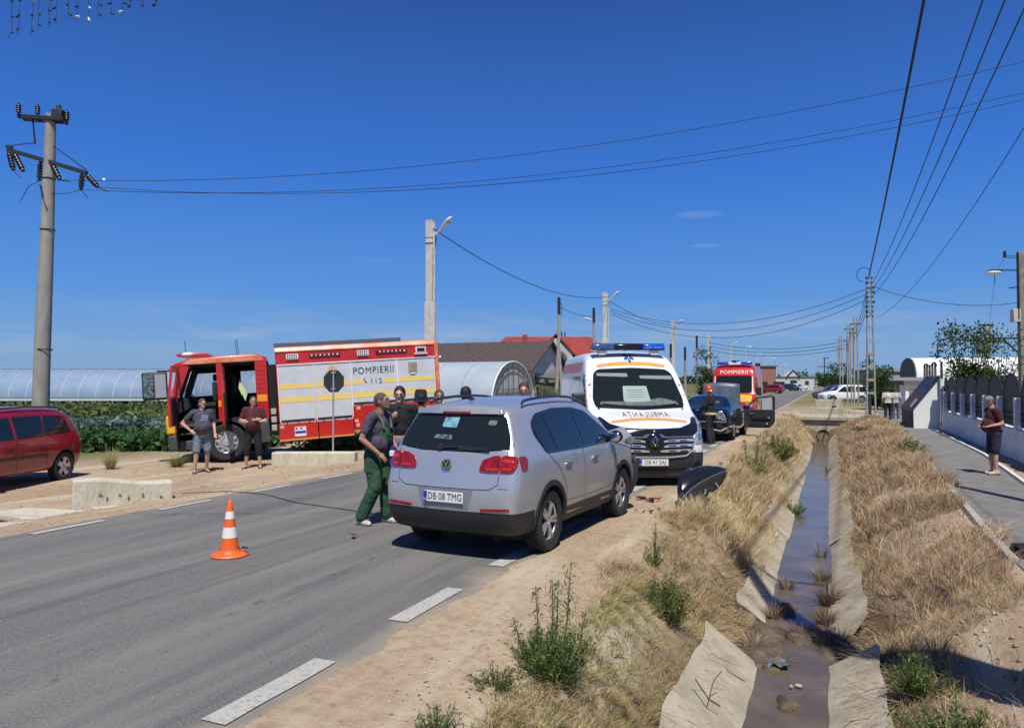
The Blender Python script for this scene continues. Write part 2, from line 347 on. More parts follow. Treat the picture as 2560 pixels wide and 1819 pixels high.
# soil: dusty tan, darker damp patches, pebbles; green fields further off
def soil():
    m = bpy.data.materials.new('soil'); m.use_nodes = True; t = m.node_tree; p = t.nodes['Principled BSDF']; p.inputs['Roughness'].default_value = .95; p.inputs['Specular IOR Level'].default_value = .15
    N = lambda k: t.nodes.new(k); L = t.links.new
    g = N('ShaderNodeNewGeometry'); sp = N('ShaderNodeSeparateXYZ'); L(g.outputs['Position'], sp.inputs[0])
    def noise(s, d=6, sc3=None):
        n = N('ShaderNodeTexNoise'); n.inputs['Scale'].default_value = s; n.inputs['Detail'].default_value = d; n.inputs['Roughness'].default_value = .65
        if sc3: mm = N('ShaderNodeMapping'); mm.inputs['Scale'].default_value = sc3; L(g.outputs['Position'], mm.inputs[0]); L(mm.outputs[0], n.inputs[0])
        else: L(g.outputs['Position'], n.inputs[0])
        return n.outputs[0]
    def rng_(a, lo, hi):
        r = N('ShaderNodeMapRange'); r.inputs[1].default_value = lo; r.inputs[2].default_value = hi; L(a, r.inputs[0]); return r.outputs[0]
    def mixc(f, a, b):
        x = N('ShaderNodeMix'); x.data_type = 'RGBA'; L(f, x.inputs[0])
        for k, c in ((6, a), (7, b)):
            if isinstance(c, tuple): x.inputs[k].default_value = (*c, 1)
            else: L(c, x.inputs[k])
        return x.outputs[2]
    dust = mixc(rng_(noise(.55), .38, .62), (.36, .265, .175), (.445, .355, .245))
    dust = mixc(rng_(noise(9, 8), .45, .72), dust, (.27, .20, .135))
    dust = mixc(rng_(noise(70, 3), .64, .72), dust, (.21, .17, .125))
    tracks = mixc(rng_(noise(1.2, 5, (1.6, .22, 1)), .52, .66), dust, (.47, .40, .30))
    far = mixc(rng_(noise(.05, 5), .42, .58), (.16, .15, .055), (.09, .12, .035))
    yy = rng_(sp.outputs[1], 48, 70); xx = rng_(sp.outputs[0], -17, -21); xr = rng_(sp.outputs[0], 8, 14)
    mxx = N('ShaderNodeMath'); mxx.operation = 'MAXIMUM'; L(xx, mxx.inputs[0]); L(xr, mxx.inputs[1])
    xn = rng_(sp.outputs[0], -4, -1.5); inv = N('ShaderNodeMath'); inv.operation = 'MAXIMUM'; L(mxx.outputs[0], inv.inputs[0])
    ym = N('ShaderNodeMath'); ym.operation = 'MULTIPLY'; L(yy, ym.inputs[0]); ym.inputs[1].default_value = .75; L(ym.outputs[0], inv.inputs[1])
    c = mixc(inv.outputs[0], tracks, far)
    # damp brown earth down in the ditch
    c = mixc(rng_(sp.outputs[2], -.3, -.7), c, (.13, .09, .055))
    L(c, p.inputs['Base Color'])
    b = N('ShaderNodeBump'); b.inputs['Strength'].default_value = .7; b.inputs['Distance'].default_value = .02; L(noise(26, 8), b.inputs['Height']); L(b.outputs[0], p.inputs['Normal'])
    return m
o = link('ground', me, soil()); o['kind'] = 'structure'

# ------------------------------------------------------------------ road
def asphalt():
    m = bpy.data.materials.new('asphalt'); m.use_nodes = True; t = m.node_tree; p = t.nodes['Principled BSDF']; p.inputs['Roughness'].default_value = .82; p.inputs['Specular IOR Level'].default_value = .3
    N = lambda k: t.nodes.new(k); L = t.links.new
    g = N('ShaderNodeNewGeometry'); sp = N('ShaderNodeSeparateXYZ'); L(g.outputs['Position'], sp.inputs[0])
    def noise(s, d=6, sc3=(1, 1, 1), ro=.62):
        n = N('ShaderNodeTexNoise'); n.inputs['Scale'].default_value = s; n.inputs['Detail'].default_value = d; n.inputs['Roughness'].default_value = ro
        mm = N('ShaderNodeMapping'); mm.inputs['Scale'].default_value = sc3; L(g.outputs['Position'], mm.inputs[0]); L(mm.outputs[0], n.inputs[0]); return n.outputs[0]
    def rr(a, lo, hi, o=1.):
        r = N('ShaderNodeMapRange'); r.inputs[1].default_value = lo; r.inputs[2].default_value = hi; r.inputs[4].default_value = o; L(a, r.inputs[0]); return r.outputs[0]
    def mixc(f, a, b):
        x = N('ShaderNodeMix'); x.data_type = 'RGBA'; L(f, x.inputs[0])
        for k, c in ((6, a), (7, b)):
            if isinstance(c, tuple): x.inputs[k].default_value = (*c, 1)
            else: L(c, x.inputs[k])
        return x.outputs[2]
    c = mixc(rr(noise(55, 5), .35, .7), (.098, .096, .092), (.212, .206, .196))       # aggregate
    c = mixc(rr(noise(.8, 6, (2.6, .16, 1)), .44, .66, .75), c, (.225, .215, .19))      # pale worn lanes along the road
    c = mixc(rr(noise(1.1, 6, (2.2, .13, 1)), .52, .64, .55), c, (.082, .087, .098))    # dark wheel lanes
    c = mixc(rr(noise(240, 2), .66, .74, .8), c, (.30, .29, .26))                       # pale chips
    c = mixc(rr(noise(150, 2), .65, .72, .7), c, (.03, .03, .032))
    # dust swept on from the verges
    ed = N('ShaderNodeMath'); ed.operation = 'ADD'; L(sp.outputs[0], ed.inputs[0]); e2 = N('ShaderNodeMath'); e2.operation = 'MULTIPLY'; L(noise(1.3, 7), e2.inputs[0]); e2.inputs[1].default_value = .9; L(e2.outputs[0], ed.inputs[1])
    c = mixc(rr(ed.outputs[0], -2.72, -2.38, .8), c, (.37, .30, .21))
    c = mixc(rr(ed.outputs[0], -8.55, -8.9, .45), c, (.33, .28, .2))
    # old longitudinal seam crack
    sw = N('ShaderNodeMath'); sw.operation = 'MULTIPLY'; L(noise(.9, 6), sw.inputs[0]); sw.inputs[1].default_value = .5
    s1 = N('ShaderNodeMath'); s1.operation = 'ADD'; L(sp.outputs[0], s1.inputs[0]); L(sw.outputs[0], s1.inputs[1])
    s2 = N('ShaderNodeMath'); s2.operation = 'ADD'; L(s1.outputs[0], s2.inputs[0]); s2.inputs[1].default_value = 4.22
    s3 = N('ShaderNodeMath'); s3.operation = 'ABSOLUTE'; L(s2.outputs[0], s3.inputs[0])
    cf = N('ShaderNodeMath'); cf.operation = 'MULTIPLY'; L(rr(s3.outputs[0], .035, .008), cf.inputs[0]); L(rr(noise(6, 4), .50, .66, .6), cf.inputs[1])
    c = mixc(cf.outputs[0], c, (.06, .058, .055))
    L(c, p.inputs['Base Color'])
    b = N('ShaderNodeBump'); b.inputs['Strength'].default_value = .55; b.inputs['Distance'].default_value = .006; L(noise(120, 4), b.inputs['Height']); L(b.outputs[0], p.inputs['Normal'])
    return m
V = []; F = []; yl = [-30, -15] + list(np.arange(-6, 30, .35)) + list(np.arange(30, 70, 2)) + [75, 90, 120, 170, 250, 400, 700, 1200, 2500, 5000]
for i, y in enumerate(yl):
    e = (-2.86 + .06 * vn(3, y * 1.3) + .03 * math.sin(y * 9)) if y < 30 else -2.86
    V += [(-9.22 + (.04 * vn(9, y * 2) if y < 30 else 0), y, .0), (-6, y, .004), (e, y, 0)]
    if i: k = 3 * i; F += [(k - 3, k - 2, k + 1, k), (k - 2, k - 1, k + 2, k + 1)]
me = bpy.data.meshes.new('road'); me.from_pydata(V, [], F); me.update()
road = link('road', me, asphalt()); road['kind'] = 'structure'
paint = mat('road_paint', (.43, .42, .375), .8, c2=(.27, .262, .24), nscale=30, lo=.5, hi=.66)
def mark(x0, x1, y0, y1, name='edge_dash', sk=.0):
    n = max(1, int((y1 - y0) / .25)) if y1 - y0 < 5 else 1; mb = MB(); v = []; f = []
    for i in range(n + 1):
        y = y0 + (y1 - y0) * i / n; v += [(x0 + random.uniform(-.005, .005), y + sk, .009), (x1 + random.uniform(-.005, .005), y, .009)]
        if i: k = 2 * i; f.append((k - 2, k - 1, k + 1, k))
    mb.add(v, f); return obj(name, mb, paint, road)
for y in np.arange(1.25, 30, 1.86): mark(-3.2, -3.03, y - .04, y + .94)
for y in np.arange(2.2, 26, 1.87): mark(-9.08, -8.95, y, y + .98)
for y in [-8.4, .7, 12.6, 24.6] + [36.6 + 12 * k for k in range(18)]: mark(-6.07, -5.95, y, y + 3, 'centre_dash')
mark(-3.2, -3.06, 31, 900, 'edge_line'); mark(-9.08, -8.95, 30, 900, 'edge_line')

# ------------------------------------------------------------------ pavement, kerbs, water, ditch lining
conc = mat('concrete', (.40, .365, .29), .9, c2=(.50, .46, .37), nscale=3.2, bump=.5, bscale=30, detail=9)
pavem = mat('pavement_asphalt', (.19, .185, .175), .9, c2=(.245, .24, .225), nscale=2.5, bump=.35, bscale=120, detail=10)
def walk(x, y): return x + .02 * math.sin(y * .9)
mb = MB(); v = []; f = []; pyl = list(np.arange(-4, 31, .8)) + [32, 36, 41, 50, 70, 120, 250]
for i, y in enumerate(pyl):
    x0 = interp([(5, 1.72), (10, 1.78), (17, 2.05), (34, 2.65), (60, 2.9)], y); x1 = interp([(5, 2.75), (14, 3.12), (22, 3.6), (33, 3.72)], y)
    v += [(x0, y, .014), (x1, y, .016)]
    if i: k = 2 * i; f.append((k - 2, k - 1, k + 1, k))
mb.add(v, f); pv = obj('pavement', mb, pavem, kind='structure')
kerbm = mat('kerb_concrete', (.45, .43, .37), .9, c2=(.33, .31, .26), nscale=9, bump=.3)
for i in range(34):
    y = -3 + i * 1.0
    if y > 30: break
    xa = interp([(5, 1.69), (10, 1.75), (17, 2.02), (34, 2.6)], y); xb = interp([(5, 1.69), (10, 1.75), (17, 2.02), (34, 2.6)], y + 1)
    if y < 8.7 and y > 7.9: continue
    if random.random() < .12: continue
    mb = MB().bar((xa, y + .01, .0), (xb, y + .985, random.uniform(-.01, .008)), .09, .14); obj('kerbstone', mb, kerbm, pv, bevel=.012)
wk = mat('white_kerb', (.66, .65, .6), .85, noise=.12, nscale=12)
for i in range(30):
    y = 3 + i; xa = interp([(5, 2.79), (14, 3.16), (22, 3.64), (33, 3.76)], y); xb = interp([(5, 2.79), (14, 3.16), (22, 3.64), (33, 3.76)], y + 1)
    obj('kerbstone', MB().bar((xa, y + .01, .02), (xb, y + .99, .02), .07, .1), wk, pv, bevel=.01)
def watermat():
    m = mat('ditch_water', (.10, .075, .048), .12, c2=(.15, .115, .075), nscale=1.5, spec=.22)
    t = m.node_tree; p = t.nodes['Principled BSDF']; n = t.nodes.new('ShaderNodeTexNoise'); n.inputs['Scale'].default_value = 9; n.inputs['Detail'].default_value = 3
    tcn = t.nodes.new('ShaderNodeTexCoord'); mm = t.nodes.new('ShaderNodeMapping'); mm.inputs['Scale'].default_value = (1, .5, 1); t.links.new(tcn.outputs['Object'], mm.inputs[0]); t.links.new(mm.outputs[0], n.inputs[0])
    b = t.nodes.new('ShaderNodeBump'); b.inputs['Strength'].default_value = .3; b.inputs['Distance'].default_value = .03; t.links.new(n.outputs[0], b.inputs['Height']); t.links.new(b.outputs[0], p.inputs['Normal']); return m
mb = MB(); v = []; f = []
for i, y in enumerate(np.arange(-3, YC + .3, .6)):
    v += [(-1.0, y, zw(y)), (.3, y, zw(y))]
    if i: k = 2 * i; f.append((k - 2, k - 1, k + 1, k))
mb.add(v, f); obj('ditch_water', mb, watermat(), kind='structure')
lin = mat('lining_concrete', (.30, .262, .195), .92, c2=(.44, .395, .305), nscale=2.2, bump=.3, bscale=14, detail=10)
lining = thing('ditch_lining', '', '', (0, 0, 0)); del lining['label']; del lining['category']; lining['kind'] = 'structure'
def slab(side, y0, y1, tilt=0., lift=0., top=1., lo=0.):
    # inclined slab, ragged upper and lower edges
    if side < 0: A = Vector((-.67 - .001 * y0, 0, 0)); B = Vector((-1.25, 0, -.56))
    else: A = Vector((.0, 0, 0)); B = Vector((.52, 0, -.62))
    n = max(2, int((y1 - y0) / .16)); nrm = Vector((-(B.z - zw(y0)), 0, (B - A).x)).normalized(); nrm = nrm if nrm.z > 0 else -nrm
    V = []; F = []; K = 5
    for i in range(n + 1):
        y = y0 + (y1 - y0) * i / n; e1 = top + .05 * vn(y0, y * 2.3) + random.uniform(-.012, .012); e0 = lo + random.uniform(-.01, .015)
        yy = y + (random.uniform(-.04, .04) if i in (0, n) else 0)
        for k in range(K):
            t = e0 + (e1 - e0) * k / (K - 1); P = Vector((A.x, 0, zw(y) - .07)).lerp(B, t) + nrm * (.05 + lift + tilt * t + .008 * vn(t * 5, y * 3)); P.y = yy + (random.uniform(-.03, .03) if i in (0, n) else 0); V.append(tuple(P))
        for k in (0, K - 1): Q = Vector(V[-K:][k]) - nrm * .11; V.append(tuple(Q))
        if i:
            a = (i - 1) * (K + 2); b = i * (K + 2)
            for k in range(K - 1): F.append((a + k, a + k + 1, b + k + 1, b + k))
            F += [(a, b, b + K, a + K), (a + K - 1, a + K + 1, b + K + 1, b + K - 1)]
    for i in (0, n): a = i * (K + 2); F.append((a + K, a, a + 1, a + 2, a + 3, a + 4, a + K + 1))
    mb = MB().add(V, F); return obj('lining_slab', mb, lin, lining, smooth=35)
slab(-1, -2, 1.9, top=.8); slab(-1, 1.93, 4.6, .02, .0, .80); slab(-1, 4.64, 7.6, .03, .02, .86, -.04)
slab(-1, 8.9, 11.3, .0, .0, .62); y = 11.34
while y < YC - .5: e = min(YC, y + random.uniform(2.3, 2.9)); slab(-1, y, e, random.uniform(-.01, .03), random.uniform(-.01, .02), random.uniform(.68, .85)); y = e + .03
slab(1, -2, 2.2); slab(1, 2.24, 4.9, .0, .01, .9); slab(1, 4.94, 7.8, .02, .02, .85)
slab(1, 8.75, 11.0, .03, .02, .8); y = 11.04
while y < YC - .5: e = min(YC, y + random.uniform(2.3, 2.9)); slab(1, y, e, random.uniform(-.02, .03), random.uniform(-.01, .02), random.uniform(.66, .85)); y = e + .03

for (pts, sd_) in (([(-.76, 6.95), (-.90, 6.88), (-1.02, 7.02), (-1.14, 6.98)], -1), ([(.06, 6.2), (.18, 6.32), (.30, 6.25), (.42, 6.45)], 1), ([(-.72, 4.3), (-.9, 4.45), (-1.1, 4.35)], -1), ([(.08, 10.1), (.2, 10.3), (.36, 10.2)], 1)):
    P = []
    for x, y in pts:
        if sd_ < 0: A_ = Vector((-.67 - .001 * y, 0, zw(y) - .07)); B_ = Vector((-1.25, 0, -.56))
        else: A_ = Vector((.0, 0, zw(y) - .07)); B_ = Vector((.52, 0, -.62))
        q = (x - A_.x) / (B_.x - A_.x); n_ = Vector((-(B_ - A_).z, 0, (B_ - A_).x)).normalized(); n_ = n_ if n_.z > 0 else -n_; c_ = A_.lerp(B_, q) + n_ * .078; P.append((c_.x, y, c_.z))
    obj('crack', MB().tube(P, .006, 4), mat('crack_earth', (.07, .055, .04), .95), lining)
# ------------------------------------------------------------------ vehicle kit
tyrem = mat('tyre_rubber', (.022, .022, .023), .85, noise=.3, nscale=20, bump=.2, bscale=90)
alloy = mat('alloy', (.62, .63, .65), .32, .85)
dkalloy = mat('dark_alloy', (.05, .05, .055), .5, .5)
blk = mat('black_plastic', (.022, .023, .025), .55, noise=.2, nscale=5)
blkg = mat('gloss_black', (.012, .012, .014), .15, coat=.6)
chrome = mat('chrome', (.75, .76, .78), .12, 1.)
glassd = mat('tinted_glass', (.012, .017, .016), .04, spec=.6, coat=.12)
rubber = mat('seal_rubber', (.012, .012, .012), .7)
seam = mat('panel_gap', (.01, .01, .011), .9)
redl = mat('red_lens', (.20, .005, .008), .14, coat=.5, c2=(.32, .012, .012), nscale=14)
redl2 = mat('red_lens_bright', (.48, .035, .02), .2, coat=.5)
clear = mat('clear_lens', (.55, .60, .62), .1, .3, coat=.8, c2=(.2, .23, .25), nscale=22)
amber = mat('amber_reflector', (.85, .32, .03), .4)
whitep = mat('plate_white', (.72, .72, .70), .5)
bluep = mat('plate_blue', (.01, .05, .42), .45)
inkm = mat('plate_black', (.012, .012, .012), .6)
clearglass = mat('window_glass', (.85, .92, .92), .02, alpha=.16, spec=.8)
silverp = mat('silver_paint', (.50, .51, .53), .30, .55, coat=.6, noise=.03, nscale=3)
def carbody(L, zb, ztop, yr, yf, W, taper, ys, nv=12, na=10, smooth=5, wells=(), wellw=.34, crown=.05, jit=None, name='body', scale_w=1.):
    """deformed box: ys nominal stations along the length (0 rear .. L front)"""
    mb = MB(); vs = {}; V = []; F = []
    nt_ = len(ys)
    def P(a, i, v):
        y0 = ys[i]; t = y0 / L; zt = interp(ztop, y0); z0 = interp(zb, y0); z = z0 + v * (zt - z0)
        y = interp(yr, z) + t * (interp(yf, z) - interp(yr, z)); hw = interp(W, z) * interp(taper, y0)
        z += crown * (1 - a * a) * v * v - .0
        y += (-.06 if t < .5 else .10) * (1 - a * a) * -1 * (abs(t - .5) * 2) ** 6 * -1 * (1 if t < .5 else 1)
        q = Vector((a * hw, y, z)); 
        if jit: q = jit(q)
        return q
    A = [-1 + 2 * k / na for k in range(na + 1)]
    def vid(ia, it, iv):
        k = (ia, it, iv)
        if k not in vs: vs[k] = len(V); V.append(P(A[ia], it, iv / nv))
        return vs[k]
    for it in range(nt_ - 1):
        for ia in range(na):
            F.append([vid(ia, it, nv), vid(ia + 1, it, nv), vid(ia + 1, it + 1, nv), vid(ia, it + 1, nv)])
            F.append([vid(ia, it, 0), vid(ia, it + 1, 0), vid(ia + 1, it + 1, 0), vid(ia + 1, it, 0)])
        for iv in range(nv):
            F.append([vid(na, it, iv), vid(na, it + 1, iv), vid(na, it + 1, iv + 1), vid(na, it, iv + 1)])
            F.append([vid(0, it, iv), vid(0, it, iv + 1), vid(0, it + 1, iv + 1), vid(0, it + 1, iv)])
    for ia in range(na):
        for iv in range(nv):
            F.append([vid(ia, 0, iv), vid(ia + 1, 0, iv), vid(ia + 1, 0, iv + 1), vid(ia, 0, iv + 1)])
            j = nt_ - 1; F.append([vid(ia, j, iv), vid(ia, j, iv + 1), vid(ia + 1, j, iv + 1), vid(ia + 1, j, iv)])
    mb.add(V, F); o = obj(name + '_tmp', mb, None)
    m = o.modifiers.new('s', 'SMOOTH'); m.factor = .5; m.iterations = smooth
    m = o.modifiers.new('ss', 'SUBSURF'); m.levels = 1
    cut = []
    hwmax = max(b for a, b in W)
    if wells:
        cm = MB()
        for (wy, wz, wr) in wells:
            for s in (-1, 1): cm.cyl((s * (hwmax - wellw / 2 + .15), wy, wz), (1, 0, 0), wr, wellw + .3, 40)
        co = obj('cut', cm, None); bm_ = o.modifiers.new('b', 'BOOLEAN'); bm_.operation = 'DIFFERENCE'; bm_.object = co; bm_.solver = 'EXACT'; cut.append(co)
    me = evalmesh(o, name); bpy.data.objects.remove(o)
    for c in cut: bpy.data.objects.remove(c)
    me.materials.clear(); shade(me, 35)
    bm = bmesh.new(); bm.from_mesh(me); bm.normal_update(); bvh = BVHTree.FromBMesh(bm); bm.free()
    return me, bvh
def split_mesh(me, planes, classes):
    """cut me along planes [(co,no)] then sort faces by classes(center)->key; returns {key: mesh}"""
    bm = bmesh.new(); bm.from_mesh(me)
    for co, no in planes: bmesh.ops.bisect_plane(bm, geom=bm.verts[:] + bm.edges[:] + bm.faces[:], plane_co=co, plane_no=no, dist=1e-5)
    keys = {}
    for f in bm.faces: keys.setdefault(classes(f.calc_center_median(), f.normal), []).append(f.index)
    bm.faces.ensure_lookup_table(); bm.faces.index_update()
    keys = {}
    for f in bm.faces: keys.setdefault(classes(f.calc_center_median(), f.normal), set()).add(f.index)
    out = {}
    for k, ids in keys.items():
        b2 = bm.copy(); bmesh.ops.delete(b2, geom=[f for f in b2.faces if f.index not in ids], context='FACES')
        m2 = bpy.data.meshes.new('part'); b2.to_mesh(m2); b2.free(); m2.materials.clear(); shade(m2, 35); out[k] = m2
    bm.free(); return out
WC = {}
def wheel(parent, x, y, r, side, rimr=None, w=.215, spokes=5, style='twin', rm=None, z=None, steer=0.):
    key = (r, rimr, w, spokes, style)
    rimr = rimr or r * .66; z = r if z is None else z; rm = rm or alloy
    if key not in WC:
        t = MB(); hw = w / 2
        t.lathe([(rimr * .98, -hw * .7), (rimr * 1.02, -hw * .86), (r * .9, -hw), (r * .975, -hw * .82), (r, -hw * .55), (r, hw * .55), (r * .975, hw * .82), (r * .9, hw), (rimr * 1.02, hw * .86), (rimr * .98, hw * .7)], axis='x', n=40)
        for k in range(48):      # tread blocks
            a = 2 * math.pi * k / 48
            for s, off in ((-1, 0), (1, .06)):
                c_ = math.cos(a + off); s_ = math.sin(a + off); M = Matrix.Translation((s * hw * .42, r * c_, r * s_)) @ Matrix.Rotation(a + off, 4, 'X') @ Matrix.Rotation(s * .3, 4, 'Y')
                t.box(-hw * .36, hw * .36, -.008, .007, -r * .028, r * .028, M)
        rim = MB(); f = hw * .62
        rim.lathe([(rimr * .99, -hw * .7), (rimr * .93, -hw * .6), (rimr * .93, f * .2), (rimr * .9, f), (rimr * .97, f * 1.12), (rimr, f * 1.05), (rimr * 1.0, f * .9)], axis='x', n=40)
        hub = r * .13
        for k in range(spokes):
            a = 2 * math.pi * k / spokes + .3
            offs = (-.13, .13) if style == 'twin' else (0,)
            for q in offs:
                p0 = Vector((f * .86, hub * .9 * math.cos(a + q * 2.5), hub * .9 * math.sin(a + q * 2.5))); p1 = Vector((f * 1.02, rimr * .95 * math.cos(a + q), rimr * .95 * math.sin(a + q)))
                rim.bar(p0, p1, .034 if style == 'twin' else (.10 if style == 'star' else .055), .035, up=(1, 0, 0))
        rim.lathe([(.001, f * 1.0), (hub * .5, f * .99), (hub * .95, f * .9), (hub * 1.15, f * .6)], axis='x', n=16)
        if style == 'truck':
            rim.lathe([(.001, f * .6), (rimr * .86, f * .5)], axis='x', n=30); rim.lathe([(.001, f * 1.5), (hub * 1.5, f * 1.45), (hub * 1.7, f * .5)], axis='x', n=20)
            for k in range(10):
                a = 2 * math.pi * k / 10; rim.cyl((f * .72, rimr * .52 * math.cos(a), rimr * .52 * math.sin(a)), (1, 0, 0), .03, .12, 8)
        disc = MB().lathe([(.01, -f * .1), (rimr * .93, -f * .1)], axis='x', n=30); disc.lathe([(rimr * .2, f * .15), (rimr * .62, f * .15), (rimr * .62, -f * .05)], axis='x', n=30)
        to = obj('wheel', t, tyrem, None, smooth=30); ro = obj('rim', rim, rm, None, smooth=30, bevel=.004); do = obj('brake_disc', disc, dkalloy, None, smooth=30)
        WC[key] = (to.data, ro.data, do.data)
        for q in (to, ro, do): bpy.data.objects.remove(q)
    tm, rme, dm = WC[key]
    o = bpy.data.objects.new('wheel', tm); col.objects.link(o); o.parent = parent; o.location = (x, y, z); o.rotation_euler = (random.uniform(0, 6), 0, R((180 if side < 0 else 0) + steer))
    if side < 0: o.rotation_euler[0] = -o.rotation_euler[0]
    for n_, m_ in (('rim', rme), ('brake_disc', dm)):
        q = bpy.data.objects.new(n_, m_); col.objects.link(q); q.parent = o
        if n_ == 'rim': b = q.modifiers.new('bevel', 'BEVEL'); b.width = .004; b.limit_method = 'ANGLE'
    return o
def mirror_unit(parent, x, y, z, s, m, sz=(.11, .09, .08), back='rear'):
    mb = MB().ell((x + s * sz[0], y, z), sz, nu=14, nv=8); mb.bar((x - s * .02, y + .02, z - sz[2] * .6), (x + s * sz[0] * .6, y, z - sz[2] * .4), .04, .03)
    o = obj('side_mirror', mb, m, parent, smooth=50)
    g = MB().ell((x + s * sz[0], y - sz[1] * .82, z), (sz[0] * .8, .012, sz[2] * .75), nu=14, nv=6); obj('mirror_glass', g, chrome, o, smooth=60)
def plate(parent, c, wd, ht, txt, axis_dir=-1, extra=None, tilt=0.):
    """plate lying in the xz plane facing -y (axis_dir -1) or +y (+1)"""
    s = axis_dir; y = c[1]
    mb = MB().box(c[0] - wd / 2, c[0] + wd / 2, y - .006, y + .006, c[2] - ht / 2, c[2] + ht / 2); o = obj('number_plate', mb, whitep, parent, bevel=.002)
    lx = c[0] - wd / 2 if s < 0 else c[0] + wd / 2
    bl = MB().box(min(lx, lx - s * .045), max(lx, lx - s * .045), y + s * .0095 - .002, y + s * .0095 + .002, c[2] - ht / 2 + .004, c[2] + ht / 2 - .004); obj('country_band', bl, bluep, o)
    sg = 1 if s < 0 else -1
    pl_ = lettering('plate_lettering', txt, ht * .92, lambda u, v: (c[0] + sg * (u + .022), y + s * .0085, c[2] + v), inkm, o, sx=.86); pl_['kind'] = 'stuff'
    lettering('country_letters', 'RO', .035, lambda u, v: (lx - s * .0225 * 1 + sg * u, y + s * .0125, c[2] - ht * .3 + v), whitep, o)
    return o
